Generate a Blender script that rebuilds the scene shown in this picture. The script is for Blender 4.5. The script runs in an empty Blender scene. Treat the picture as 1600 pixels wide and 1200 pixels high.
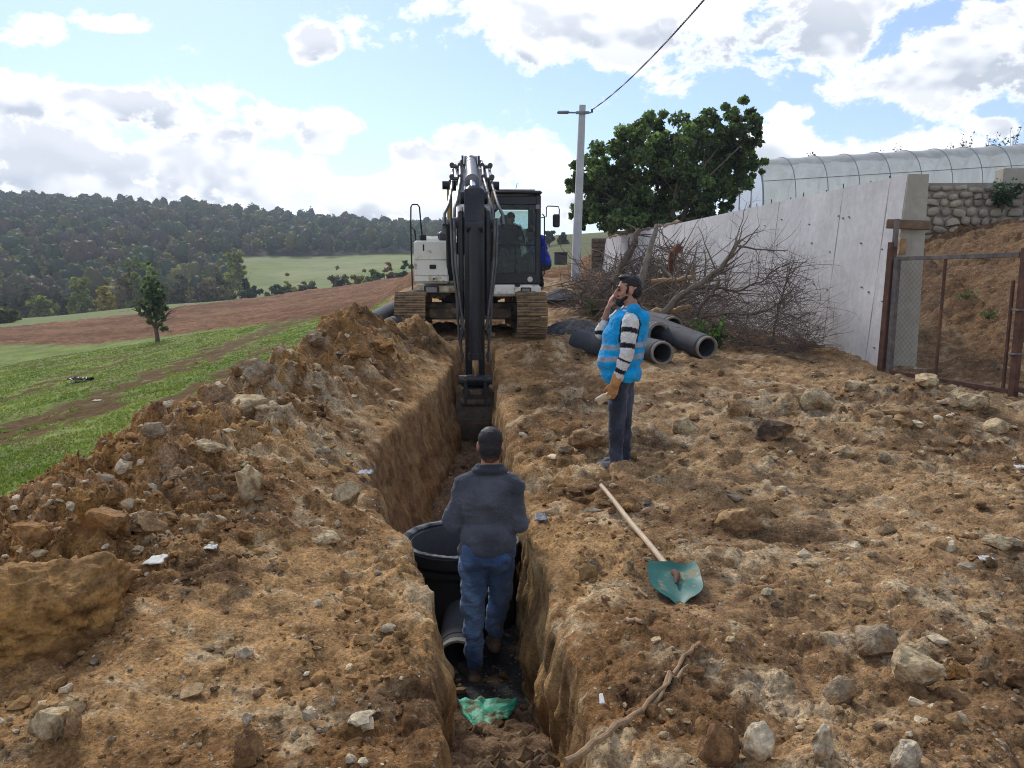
import bpy, bmesh, math, random
import numpy as np
from mathutils import Vector, Matrix

SC = bpy.context.scene
COL = SC.collection
R = math.radians
random.seed(7)
RNG = np.random.default_rng(7)

# ------------------------------------------------------------------ camera
PITCH = R(7.4)
EYE = 1.65
cam_d = bpy.data.cameras.new('camera')
cam_d.sensor_width = 36.0
cam_d.lens = 27.0
cam_d.clip_start = 0.05
cam_d.clip_end = 4000
cam = bpy.data.objects.new('camera', cam_d)
cam.location = (0, 0, EYE)
cam.rotation_euler = (math.pi/2 - PITCH, 0, 0)
COL.objects.link(cam)
SC.camera = cam

# ------------------------------------------------------------------ sky, sun, exposure
SUN_AZ, SUN_EL = R(-24), R(38)          # azimuth from +Y (towards -X), elevation
W = bpy.data.worlds.new('World')
SC.world = W
W.use_nodes = True

def build_world():
    nt = W.node_tree
    N, L = nt.nodes, nt.links
    N.clear()
    def node(t, **kw):
        n = N.new(t)
        for k, v in kw.items():
            setattr(n, k, v)
        return n
    def math_(op, a, b=None, clamp=False):
        n = node('ShaderNodeMath', operation=op, use_clamp=clamp)
        for i, v in enumerate((a, b)):
            if v is None: continue
            if isinstance(v, (int, float)): n.inputs[i].default_value = v
            else: L.new(v, n.inputs[i])
        return n.outputs[0]
    def vmath(op, a, b=None):
        n = node('ShaderNodeVectorMath', operation=op)
        for i, v in enumerate((a, b)):
            if v is None: continue
            if isinstance(v, tuple): n.inputs[i].default_value = v
            else: L.new(v, n.inputs[i])
        return n
    def mrange(v, a, b, c, d, smooth=False):
        n = node('ShaderNodeMapRange', interpolation_type='SMOOTHSTEP' if smooth else 'LINEAR')
        L.new(v, n.inputs[0])
        for i, q in enumerate((a, b, c, d)):
            n.inputs[i+1].default_value = q
        return n.outputs[0]
    tc = node('ShaderNodeTexCoord')
    d = tc.outputs['Generated']
    sx = node('ShaderNodeSeparateXYZ'); L.new(d, sx.inputs[0])
    az = math_('ARCTAN2', sx.outputs[0], sx.outputs[1])
    el = math_('ARCSINE', sx.outputs[2])
    ae = node('ShaderNodeCombineXYZ'); L.new(az, ae.inputs[0]); L.new(el, ae.inputs[1])
    AE = ae.outputs[0]
    # clouds the photograph shows: centre and half size in degrees (azimuth, elevation)
    def px(x, y, hw, hh):
        xc, yc = (x-800)/1200, (600-y)/1200
        dx, dy, dz = xc, math.cos(PITCH)+yc*math.sin(PITCH), -math.sin(PITCH)+yc*math.cos(PITCH)
        a = math.atan2(dx, dy); e = math.asin(dz/math.sqrt(dx*dx+dy*dy+dz*dz))
        return a, e, hw/1200.0, hh/1200.0
    blobs = [px(1180, 10, 520, 95), px(1410, 120, 90, 62), px(1560, 60, 200, 90), px(820, 60, 90, 55),
             px(70, 155, 180, 50), px(255, 165, 105, 48), px(15, 45, 50, 42), px(150, 8, 80, 18),
             px(455, 205, 120, 50), px(110, 258, 260, 50), px(330, 275, 190, 56), px(520, 310, 170, 46),
             px(745, 265, 120, 58), px(860, 290, 70, 50), px(468, 60, 50, 32),
             px(1215, 215, 110, 52), px(1265, 160, 55, 22), px(1560, 195, 50, 18), px(1490, 232, 50, 18),
             px(700, 335, 200, 34), px(1010, 320, 240, 40), px(1330, 250, 160, 34), px(60, 300, 500, 30)]
    wn = node('ShaderNodeTexNoise'); wn.inputs['Scale'].default_value = 4.5; wn.inputs['Detail'].default_value = 4
    L.new(d, wn.inputs['Vector'])
    warp = vmath('MULTIPLY', vmath('SUBTRACT', wn.outputs['Color'], (.5, .5, .5)).outputs[0], (.22, .10, 0)).outputs[0]
    AE = vmath('ADD', AE, warp).outputs[0]
    field = None; sumw = None; sumy = None
    for (a, e, sa, se) in blobs:
        v = vmath('SUBTRACT', AE, (a, e, 0)).outputs[0]
        v = vmath('MULTIPLY', v, (1/sa, 1/se, 0)).outputs[0]
        yrel = vmath('DOT_PRODUCT', v, (0, 1, 0)).outputs['Value']
        v = vmath('LENGTH', v).outputs['Value']
        b = mrange(v, 0.1, 1.55, 1.0, 0.0, True)
        field = b if field is None else math_('MAXIMUM', field, b)
        w_ = math_('MULTIPLY', b, b); wy = math_('MULTIPLY', w_, yrel)
        sumw = w_ if sumw is None else math_('ADD', sumw, w_); sumy = wy if sumy is None else math_('ADD', sumy, wy)
    # everywhere else the same broken cumulus goes on as plain noise
    outside = math_('MAXIMUM', mrange(math_('ABSOLUTE', az), 0.66, 0.95, 0, 1, True), mrange(el, 0.42, 0.62, 0, 1, True))
    bign = node('ShaderNodeTexNoise'); bign.inputs['Scale'].default_value = 2.6; bign.inputs['Detail'].default_value = 2
    L.new(vmath('MULTIPLY', d, (1, 1, 2.2)).outputs[0], bign.inputs['Vector'])
    general = mrange(bign.outputs['Fac'], 0.42, 0.62, 0.0, 0.95, True)
    mixf = node('ShaderNodeMix'); L.new(outside, mixf.inputs[0]); L.new(field, mixf.inputs[2]); L.new(general, mixf.inputs[3])
    field = mixf.outputs[0]
    def density(off):
        v = vmath('ADD', d, off).outputs[0]
        v = vmath('MULTIPLY', v, (1, 1, 1.5)).outputs[0]
        n = node('ShaderNodeTexNoise'); n.inputs['Scale'].default_value = 9; n.inputs['Detail'].default_value = 10
        n.inputs['Roughness'].default_value = 0.66; n.inputs['Distortion'].default_value = 0.25
        L.new(v, n.inputs['Vector'])
        return n.outputs['Fac']
    n0 = density((0, 0, 0))
    def soft(off):
        v = vmath('MULTIPLY', vmath('ADD', d, off).outputs[0], (1, 1, 1.5)).outputs[0]
        n = node('ShaderNodeTexNoise'); n.inputs['Scale'].default_value = 6.5; n.inputs['Detail'].default_value = 3.5
        n.inputs['Roughness'].default_value = 0.56; n.inputs['Distortion'].default_value = 0.25
        L.new(v, n.inputs['Vector'])
        return n.outputs['Fac']
    dens = math_('ADD', math_('MULTIPLY', math_('SUBTRACT', n0, 0.5), 3.7), math_('MULTIPLY', math_('SUBTRACT', field, 0.45), 1.05))
    alpha = mrange(dens, -0.06, 0.32, 0, 1, True)
    thick = mrange(dens, 0.10, 0.48, 0, 1, True)
    # the side away from the light is grey: there the cloud thickens upwards and to the sun
    lee = mrange(math_('SUBTRACT', soft((-0.015, 0, 0.045)), soft((0, 0, -0.004))), -0.05, 0.08, 0.0, 1.0, True)
    under = mrange(math_('DIVIDE', sumy, math_('ADD', sumw, .02)), .35, -.55, 0, 1, True)
    shade = math_('MULTIPLY', thick, math_('ADD', math_('MULTIPLY', under, .5), math_('MULTIPLY', lee, .62)), True)
    cr = node('ShaderNodeMix', data_type='RGBA'); L.new(shade, cr.inputs[0])
    cr.inputs[6].default_value = (CLOUD_W*1.0, CLOUD_W*1.0, CLOUD_W*1.02, 1)
    cr.inputs[7].default_value = (CLOUD_W*.46, CLOUD_W*.505, CLOUD_W*.575, 1)
    sky = node('ShaderNodeTexSky', sky_type='NISHITA')
    sky.sun_disc = False
    sky.sun_elevation = SUN_EL
    sky.sun_rotation = SUN_AZ
    sky.air_density = 1.0; sky.dust_density = 0.25; sky.ozone_density = 1.2
    gain = node('ShaderNodeMix', data_type='RGBA', blend_type='MULTIPLY'); gain.inputs[0].default_value = 1
    L.new(sky.outputs[0], gain.inputs[6]); gain.inputs[7].default_value = (SKY_G*.84, SKY_G*.875, SKY_G*1.08, 1)
    # a thin veil of high cloud lightens the blue
    veil = node('ShaderNodeMix', data_type='RGBA'); veil.inputs[0].default_value = 0.12
    L.new(gain.outputs[2], veil.inputs[6]); veil.inputs[7].default_value = (CLOUD_W*.8, CLOUD_W*.9, CLOUD_W, 1)
    mx = node('ShaderNodeMix', data_type='RGBA')
    L.new(math_('MULTIPLY', alpha, 0.97), mx.inputs[0]); L.new(veil.outputs[2], mx.inputs[6]); L.new(cr.outputs[2], mx.inputs[7])
    bg = node('ShaderNodeBackground'); bg.inputs[1].default_value = 0.1
    L.new(mx.outputs[2], bg.inputs[0])
    out = node('ShaderNodeOutputWorld'); L.new(bg.outputs[0], out.inputs[0])
CLOUD_W, SKY_G = 6.8, .84
build_world()
W.cycles.sampling_method = 'MANUAL'
W.cycles.sample_map_resolution = 512

sun_d = bpy.data.lights.new('sun', 'SUN')
sun_d.energy = 1.5
sun_d.angle = R(11)
sun_d.color = (1.0, 0.95, 0.87)
sun = bpy.data.objects.new('sun', sun_d)
sdir = Vector((math.sin(SUN_AZ)*math.cos(SUN_EL), math.cos(SUN_AZ)*math.cos(SUN_EL), math.sin(SUN_EL)))
sun.rotation_euler = sdir.to_track_quat('Z', 'Y').to_euler()
COL.objects.link(sun)

vs = SC.view_settings
SC.display_settings.display_device = 'sRGB'
vs.view_transform = 'Standard'
vs.look = 'None'
vs.exposure = 0.98
vs.gamma = 1.0
vs.use_curve_mapping = False
cy = SC.cycles
cy.max_bounces = 6; cy.diffuse_bounces = 3; cy.glossy_bounces = 2; cy.transmission_bounces = 4
cy.transparent_max_bounces = 12; cy.volume_bounces = 0
cy.sample_clamp_indirect = 6.0
cy.use_denoising = True
cy.denoising_prefilter = 'NONE'
cy.pixel_filter_type = 'BLACKMAN_HARRIS'
cy.filter_width = 1.05

# ------------------------------------------------------------------ layout helper: a pixel of the photograph at depth Y
def at(px, py, Y):
    xc, yc = (px-800)/1200, (600-py)/1200
    dy = math.cos(PITCH)+yc*math.sin(PITCH); dz = -math.sin(PITCH)+yc*math.cos(PITCH)
    k = Y/dy
    return Vector((xc*k, Y, EYE+dz*k))

# ------------------------------------------------------------------ noise in numpy
def _h(ix, iy, iz, seed):
    h = (ix.astype(np.int64)*374761393 + iy.astype(np.int64)*668265263 + iz.astype(np.int64)*2147483647 + seed*1274126177) & 0xffffffff
    h = ((h ^ (h >> 13))*1274126177) & 0xffffffff
    h = ((h ^ (h >> 16))*2246822519) & 0xffffffff
    return ((h ^ (h >> 15)) & 0xffffff)/float(0xffffff)

def noise2(x, y, seed=0):
    x = np.asarray(x, float); y = np.asarray(y, float)
    x, y = np.broadcast_arrays(x, y)
    x0 = np.floor(x); y0 = np.floor(y); fx = x-x0; fy = y-y0
    z = np.zeros_like(x0)
    def g(ix, iy, dx, dy):
        a = _h(ix, iy, z, seed)*2*np.pi
        return np.cos(a)*dx+np.sin(a)*dy
    u = fx*fx*fx*(fx*(fx*6-15)+10); v = fy*fy*fy*(fy*(fy*6-15)+10)
    a = g(x0, y0, fx, fy); b = g(x0+1, y0, fx-1, fy); c = g(x0, y0+1, fx, fy-1); d = g(x0+1, y0+1, fx-1, fy-1)
    return ((a+(b-a)*u)+((c+(d-c)*u)-(a+(b-a)*u))*v)*1.4

def noise3(x, y, z, seed=0):
    x, y, z = np.broadcast_arrays(np.asarray(x, float), np.asarray(y, float), np.asarray(z, float))
    x0 = np.floor(x); y0 = np.floor(y); z0 = np.floor(z)
    fx = x-x0; fy = y-y0; fz = z-z0
    u = fx*fx*(3-2*fx); v = fy*fy*(3-2*fy); w = fz*fz*(3-2*fz)
    def q(i, j, k): return _h(x0+i, y0+j, z0+k, seed)
    def lerp(a, b, t): return a+(b-a)*t
    r = lerp(lerp(lerp(q(0,0,0), q(1,0,0), u), lerp(q(0,1,0), q(1,1,0), u), v),
             lerp(lerp(q(0,0,1), q(1,0,1), u), lerp(q(0,1,1), q(1,1,1), u), v), w)
    return r*2-1

def fbm2(x, y, octs=4, seed=0, gain=.5):
    s = 0; a = 1.0; f = 1.0
    for o in range(octs):
        s = s+a*noise2(np.asarray(x)*f+o*17.3, np.asarray(y)*f-o*9.1, seed+o); a *= gain; f *= 2.03
    return s

def fbm3(x, y, z, octs=3, seed=0, gain=.5):
    s = 0; a = 1.0; f = 1.0
    for o in range(octs):
        s = s+a*noise3(np.asarray(x)*f+o*7.7, np.asarray(y)*f-o*3.1, np.asarray(z)*f+o*5.3, seed+o); a *= gain; f *= 2.03
    return s

def lumps(x, y, seed=0):
    """rounded clods: 1 at the middle of a cell, 0 at its rim, each clod with its own height"""
    x = np.asarray(x, float); y = np.asarray(y, float)
    ix = np.floor(x); iy = np.floor(y); best = np.full(x.shape, 9.0); hh = np.zeros(x.shape); z = np.zeros(x.shape)
    for i in (-1, 0, 1):
        for j in (-1, 0, 1):
            cx = ix+i; cyy = iy+j
            dx = cx+_h(cx, cyy, z, seed)-x; dy = cyy+_h(cx, cyy, z, seed+1)-y
            d = dx*dx+dy*dy
            m = d < best
            best = np.where(m, d, best); hh = np.where(m, _h(cx, cyy, z, seed+2), hh)
    return np.clip(1-best*1.6, 0, 1)**.6*(.25+.75*hh)

def sstep(a, b, x):
    t = np.clip((np.asarray(x, float)-a)/(b-a), 0, 1)
    return t*t*(3-2*t)
# ------------------------------------------------------------------ terrain
def ip(x, pts):
    p = np.array(pts, float)
    return np.interp(np.asarray(x, float), p[:, 0], p[:, 1])

def xw(y): return 6.04 - (np.asarray(y, float)-12)*(1.44/26)          # top front edge line of the concrete wall
def walltop(y): return 3.31 + (np.asarray(y, float)-12)*(.54/26)
def zr(y): return ip(y, [(-5, 0), (4.5, 0), (7, -.03), (9.5, .13), (12, .36), (14, .53), (19, .66), (28, 1.75), (38, 2.15), (60, 2.85), (120, 5)])
def xl(y): return ip(y, [(-5, -.2), (1.5, -.2), (2.5, -.26), (3.5, -.37), (4.3, -.5), (5, -.72), (5.6, -.98), (6.4, -1.2), (7.2, -1.38), (8.8, -1.32), (11.5, -.98), (13.5, -.98), (16, -1.1), (900, -60)])
def xr(y): return ip(y, [(-5, .36), (1.5, .34), (2.6, .30), (3.5, .25), (4.9, .14), (7.4, .0), (10.7, -.2), (13.5, -.3), (16, -.45), (900, -59)])
def zfloor(y): return ip(y, [(-5, 3), (1.2, .05), (2, -.08), (3, -.42), (4.2, -.93), (5, -1.02), (9, -1.05), (12.4, -.8), (13.2, -.55), (13.9, .6), (20, 9), (900, 900)])
def batL(y): return ip(y, [(-5, .05), (4.5, .06), (6.0, .07), (7.0, .32), (8.8, .36), (11, .2), (13, .12), (20, .1), (900, 1)])
def trench_mask(y): return sstep(1.6, 2.6, y)*(1-sstep(13.3, 14.0, y))

FAR = [  # (x/y, [(distance, height above the eye)...])
 (-1.6,  [(60, -6), (110, -6), (150, -9), (200, -4), (300, 22), (450, 52), (560, 55), (900, 40)]),
 (-.667, [(60, -4.2), (110, -4.9), (140, -8), (170, -8.6), (200, -4), (300, 17), (450, 46), (520, 48), (900, 36)]),
 (-.417, [(60, -1), (105, -2.6), (140, -8), (180, -7.5), (220, -2), (300, 13), (450, 40), (500, 41), (900, 34)]),
 (-.333, [(60, -1), (98, -1.8), (140, -7), (180, -5), (220, 0), (290, 9.6), (450, 37), (500, 38), (900, 30)]),
 (-.25,  [(60, -.4), (98, -.6), (140, -6), (170, -4), (300, 10.4), (460, 34), (500, 35), (900, 28)]),
 (-.133, [(60, .6), (98, .9), (135, -3), (170, -1), (310, 11.8), (470, 31), (520, 32), (900, 26)]),
 (0,     [(60, 1.4), (98, 2.4), (140, 4), (310, 13), (470, 27), (900, 24)]),
 (.058,  [(60, 1.25), (90, 2.7), (130, 5.6), (200, 12.6), (260, 15), (900, 12)]),
 (.3,    [(60, 5), (100, 9), (200, 16), (260, 18), (900, 14)]),
 (1.6,   [(60, 9), (100, 13), (200, 20), (900, 20)])]

def far_z(x, y):
    t = np.asarray(x)/np.maximum(y, 1)
    ks = np.array([k for k, _ in FAR])
    t = np.clip(t, ks[0]+1e-4, ks[-1]-1e-4)
    idx = np.searchsorted(ks, t)-1
    cols = np.stack([ip(y, p) for _, p in FAR])
    a = np.take_along_axis(cols, idx[None], 0)[0]; b = np.take_along_axis(cols, (idx+1)[None], 0)[0]
    f = (t-ks[idx])/(ks[idx+1]-ks[idx]); f = f*f*(3-2*f)*.5+f*.5
    return a+(b-a)*f+EYE

def gate_d(x, y): return (x-5.85)*.967+(y-11.9)*.253

def base_z(x, y):
    x = np.asarray(x, float); y = np.asarray(y, float)
    yy = np.minimum(y, 120)
    bx = np.where(x > -25, .16*x, -4+.08*(x+25))
    left = .045*yy+bx
    b = sstep(-4.2, -.6, x - ip(y, [(0, 0), (14, 0), (30, -2), (60, -6), (100, -10)]))
    z = left+(zr(yy)-left)*b
    # retained ground on the right
    d = x-xw(yy)
    slope = zr(np.minimum(yy, 14))+2.6*sstep(.4, 8.5, gate_d(x, yy))
    rise = ip(d, [(-5, -.3), (.2, -.3), (4, -.1), (9, 2.0), (30, 3.6), (60, 5)])
    behind = walltop(np.minimum(yy, 40))+np.where(rise > 0, rise*(.18+.82*sstep(24, 46, yy)), rise)
    w = np.where(x > 8.5, sstep(19.9, 20.3, yy), sstep(13, 19, yy))
    right = slope+(behind-slope)*w
    step = np.where(yy > 12.0, sstep(-.02, .22, d), sstep(.0, 1.2, gate_d(x, yy)))
    step = step*(1-sstep(39, 60, y)*sstep(0, 12, 20-d))
    z = np.where(right > z, z+(right-z)*step, z)
    f = sstep(66, 104, y)
    z = z+(far_z(x, y)-z)*f
    return z

def heap(x, y):
    """spoil thrown out along the left of the trench and a few low heaps on the right"""
    xc = ip(y, [(2, -3.0), (5, -3.0), (7, -2.95), (9, -2.75), (11.5, -2.55), (13, -2.35), (15, -2.5)])+.18*noise2(y*.9, y*0, 3)
    hc = ip(y, [(2, 0), (3, .12), (4, .40), (5, .57), (7, .73), (9, .74), (10.2, .80), (11.4, 1.06), (12.4, .86), (13.4, .3), (14.6, 0)])
    hc = hc*(1+.22*noise2(y*1.3, y*0+4, 5))
    wl_ = 1.25+.3*noise2(y*1.1, y*0+9, 8); wr_ = np.maximum((xl(y)-xc)*.92, .8)
    t = np.where(x < xc, (xc-x)/wl_, (x-xc)/wr_)
    h = hc*np.clip(1-t, 0, 1)**1.15*np.where(t < 1, 1, 0)
    h = h+.16*np.exp(-((x-2.7)/1.0)**2-((y-8.7)/.7)**2)+.18*np.exp(-((x-4.2)/.9)**2-((y-8.2)/.6)**2)
    h = h+.2*np.exp(-((x-5.2)/1.1)**2-((y-9.4)/.7)**2)+.10*np.exp(-((x-1.5)/.3)**2-((y-6.0)/1.4)**2)
    h = h+.14*np.exp(-((x-1.1)/.45)**2-((y-2.1)/.5)**2)
    h = h+.45*np.exp(-((x+1.7)/.5)**2-((y-13.3)/.7)**2)
    h = h+.25*np.exp(-((x-.5)/.6)**2-((y-13.0)/.6)**2)
    return h

def zones(x, y):
    """soil, meadow, plough weights (0..1)"""
    x = np.asarray(x, float); y = np.asarray(y, float)
    wob = .45*fbm2(x*.7, y*.7, 3, 41)
    edge = ip(y, [(0, -3.4), (5, -3.95), (7, -4.0), (9, -3.85), (11, -3.75), (13, -3.6), (16, -3.6), (20, -4.6), (32, -5.0), (900, -5)])
    meadow = sstep(-.25, .25, edge-x+wob)
    pb = ip(-x, [(-60, 31), (0, 31), (6, 32), (16.5, 40), (35, 52), (70, 75), (500, 300)])
    pl = sstep(-.8, .8, y-pb+2*wob)
    pend = ip(x/np.maximum(y, 1), [(-1.6, 76), (-.667, 77), (-.475, 78), (-.36, 90), (-.33, 200), (0, 200), (.0, 60), (.2, 58), (1.6, 58)])
    plough = pl*(1-sstep(-1.2, 1.2, y-pend))*np.where(x > 4.2+.02*(y-30), 0, 1)
    meadow = np.maximum(meadow*(1-pl), np.where(y > pend, 1, 0)*pl)
    farm = sstep(60, 66, y)
    soil = np.clip(1-meadow-plough, 0, 1)
    # behind the concrete wall: rough grass and soil
    return soil, meadow, plough

# tyre ruts and scraped earth across the meadow
def hit(px, py):
    ys = np.concatenate([np.arange(1.5, 60, .05), np.arange(60, 700, 1.0)])
    p = at(px, py, 1.0); dx, dz = p.x, p.z-EYE
    gz = base_z(dx*ys, ys)+heap(dx*ys, ys)
    k = np.argmax(EYE+dz*ys < gz)
    return (dx*ys[k], ys[k])
RUTS = []
for a, b, wd in [((-60, 700), (120, 640), .5), ((-40, 690), (250, 585), .32), ((250, 585), (450, 505), .38), ((-40, 640), (200, 560), .14), ((60, 600), (330, 545), .12), ((330, 545), (430, 515), .3), ((240, 640), (420, 545), .13), ((-20, 580), (200, 555), .08)]:
    RUTS.append((hit(*a), hit(*b), wd*2.6))

def rut_mask(x, y):
    m = np.zeros(np.shape(x))
    n = fbm2(x*1.6, y*1.6, 3, 77)
    for (a, b, w) in RUTS:
        ax, ay = a; bx, by = b; vx, vy = bx-ax, by-ay; L2 = vx*vx+vy*vy
        t = np.clip(((x-ax)*vx+(y-ay)*vy)/L2, 0, 1)
        d = np.hypot(x-ax-t*vx, y-ay-t*vy)
        m = np.maximum(m, np.clip(1.15-d/(w*(1.1+.8*n)+.02), 0, 1)*sstep(-.8, -.1, n))
    return np.clip(m, 0, 1)

SHV = (hit(1064, 930)[0], hit(1064, 930)[1])    # trodden flat where the shovel lies
def detail(x, y):
    soil, meadow, plough = zones(x, y)
    near = 1-sstep(30, 44, y)
    h = heap(x, y)
    rough = np.clip(.42+1.0*sstep(.05, .4, h)+.3*sstep(.4, 2, gate_d(x, y))*sstep(4, 7, y)-.30*np.exp(-((x+1.3)/1.0)**4-((y-2.9)/1.2)**4)-.12*np.exp(-((x-2.2)/1.2)**4-((y-5.2)/1.3)**4)+.35*sstep(.0, .5, fbm2(x*.5, y*.5, 2, 12))-.0, 0, 1.5)
    xa = x+.08*noise2(x*3, y*3, 61); ya = y+.08*noise2(x*3+9, y*3, 62)
    a = .075*fbm2(x*.9, y*.9, 3, 1)*(.5+.5*rough)
    b = rough*(.14*lumps(xa*2.1, ya*2.1, 21)*sstep(-.1, .5, noise2(x*.8, y*.8, 15)) + .11*lumps(xa*4.6, ya*4.6, 31)+.065*lumps(xa*10, ya*10, 41)+.034*lumps(xa*23, ya*23, 51)+.015*lumps(xa*52, ya*52, 55))
    c = .022*fbm2(x*5, y*5, 4, 71)+.006*noise2(x*60, y*60, 81)+.012*np.abs(noise2(x*18, y*18, 82))
    # crawler tread print beside the trench on the right
    tr = np.exp(-((x-1.55-(y-7)*-.05)/.32)**4)*sstep(4.2, 5, y)*(1-sstep(7.6, 9, y))
    c = c-.05*tr+.03*tr*np.sin(y*2*np.pi/.19)*sstep(-.3, .3, noise2(x*3, y*2, 6))
    s = (a+b*1.15+c-.115*rough-.01)*soil
    s = s*(1-.9*np.exp(-((x-SHV[0])/.34)**4-((y-SHV[1])/.38)**4))
    rut = rut_mask(x, y)
    m = meadow*(.05*fbm2(x*.6, y*.6, 3, 91)+.015*noise2(x*6, y*6, 92)-.07*rut+.05*rut*lumps(x*6, y*6, 93))
    p = plough*(.16*lumps(x*1.3, y*2.2, 94)+.10*noise2(x*2.5, y*4, 95))
    return (s+m)*near+p

def H(x, y):
    return base_z(x, y)+heap(x, y)+detail(x, y)

_YS = np.concatenate([1.2*np.exp(np.arange(0, 3.3, .006))])
def hit2(px, py):
    """where the ray through a pixel meets the finished ground"""
    p = at(px, py, 1.0); dx, dz = p.x, p.z-EYE
    y0 = hit(px, py)[1]; ys = _YS[(_YS > y0*.75) & (_YS < y0*1.35)]
    g = H(dx*ys, ys); m = EYE+dz*ys < g
    if not m.any(): return hit(px, py)
    k = np.argmax(m); return (dx*ys[k], ys[k])

# ------------------------------------------------------------------ ground colours (albedo)
def lerp3(a, b, t): return np.asarray(a)*(1-t[..., None])+np.asarray(b)*t[..., None]
C_TAN = np.array((.36, .212, .088)); C_BROWN = np.array((.195, .102, .038)); C_DARK = np.array((.075, .042, .019))
C_OCHRE = np.array((.36, .185, .05)); C_CREAM = np.array((.52, .42, .265)); C_RED = np.array((.22, .098, .040)); C_GREY = np.array((.27, .235, .19))
def soil_col(x, y):
    n1 = fbm2(x*.55, y*.55, 3, 101); n2 = fbm2(x*1.9, y*1.9, 4, 111); n3 = fbm2(x*7, y*7, 3, 121); n4 = fbm2(x*1.1+5, y*1.1, 3, 131)
    c = lerp3(C_BROWN, C_TAN, sstep(-.55, .45, n1+.5*n2+.35*n3))
    c = lerp3(c, C_CREAM, sstep(.24, .75, n2+.35*n4+.65*n3)*.5)
    c = lerp3(c, C_DARK, sstep(.16, .62, n4-.3*n2+.45*n3)*.72)
    left = sstep(-1.7, -2.9, x)*(1-sstep(9, 12, y))
    ridge = np.exp(-((y-11.6)/1.6)**2)*sstep(-1.6, -2.2, x)
    o = np.clip(left*.8*sstep(-.35, .35, n4+.3)+ridge*.7*sstep(-.5, .3, n2+.2), 0, 1)
    c = lerp3(c, lerp3(C_OCHRE, C_RED, sstep(-.3, .4, n2+.4*n3)), o*.85)
    pale = np.exp(-((x+2.6)/.8)**2-((y-8.6)/1.1)**2)+.8*np.exp(-((x+2.0)/.6)**2-((y-7.3)/.7)**2)+.7*np.exp(-((x-2.8)/1.2)**2-((y-8.6)/.7)**2)+.6*np.exp(-((x-5)/1.3)**2-((y-9.6)/.8)**2)
    c = lerp3(c, C_CREAM*.85, np.clip(pale*.75*sstep(-.4, .4, n3+n2), 0, .8))
    lum = (c*np.array((.3, .55, .15))).sum(-1, keepdims=True)
    c = c+(lum*np.array((1.12, 1.0, .78))-c)*(sstep(.2, 1.2, x)*.18)[..., None]
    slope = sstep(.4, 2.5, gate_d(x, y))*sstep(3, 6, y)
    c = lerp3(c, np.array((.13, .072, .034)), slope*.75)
    return c
def plough_col(x, y):
    n = fbm2(x*.35, y*1.2, 4, 141); n2 = fbm2(x*.08, y*.2, 3, 145)
    c = lerp3(np.array((.165, .078, .034)), np.array((.30, .155, .075)), sstep(-.6, .7, n+.6*n2))
    return c
def meadow_col(x, y):
    n = fbm2(x*.5, y*.5, 4, 151); n2 = fbm2(x*3, y*3, 3, 161)
    c = lerp3(np.array((.14, .19, .036)), np.array((.225, .265, .07)), sstep(-.5, .5, n+.3*n2))
    c = lerp3(c, np.array((.20, .19, .085)), sstep(.0, .7, n2*.7+fbm2(x*.25, y*.25, 2, 171))*.7)
    return c
def hill_col(x, y):
    t = x/np.maximum(y, 1)
    n = fbm2(x*.03, y*.03, 4, 181)
    field = lerp3(np.array((.20, .235, .085)), np.array((.26, .27, .13)), sstep(-.5, .5, n+.5*fbm2(x*.02, y*.15, 3, 5)))
    wood = np.array((.05, .045, .025))
    c = lerp3(field, np.broadcast_to(wood, field.shape), forest_mask(x, y))
    c = lerp3(c, np.array((.20, .165, .11)), sstep(.02, .04, t)*sstep(84, 90, y)*(1-sstep(150, 190, y)))
    c = lerp3(c, np.array((.13, .22, .03)), sstep(.02, .04, t)*(1-sstep(84, 90, y)))
    return c
def forest_mask(x, y):
    t = np.asarray(x)/np.maximum(y, 1)
    lo = ip(t, [(-1.6, 150), (-.667, 168), (-.42, 172), (-.36, 200), (-.352, 292), (-.25, 302), (-.13, 312), (.02, 318), (.03, 900), (2, 900)])
    return sstep(-3, 3, np.asarray(y)-lo)
def ground_col(x, y):
    soil, meadow, plough = zones(x, y)
    rut = rut_mask(x, y)
    m = lerp3(meadow_col(x, y), C_BROWN*.62, sstep(.15, .6, rut)*.92)
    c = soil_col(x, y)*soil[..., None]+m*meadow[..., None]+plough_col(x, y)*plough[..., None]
    # strip of paler field beyond the ploughed land, then the valley and hills
    c = lerp3(c, np.array((.19, .21, .08)), sstep(74, 80, y)*meadow*(1-sstep(.0, .03, x/np.maximum(y, 1))))
    c = lerp3(c, hill_col(x, y), np.where(x/np.maximum(y, 1) > .02, sstep(58, 61, y), sstep(100, 125, y)))
    back = sstep(.3, 1, x-xw(y))*sstep(20, 22, y)
    c = lerp3(c, np.array((.12, .13, .05)), back*.8)
    rub = soil*(1-sstep(40, 60, y))
    return c, rub

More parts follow.
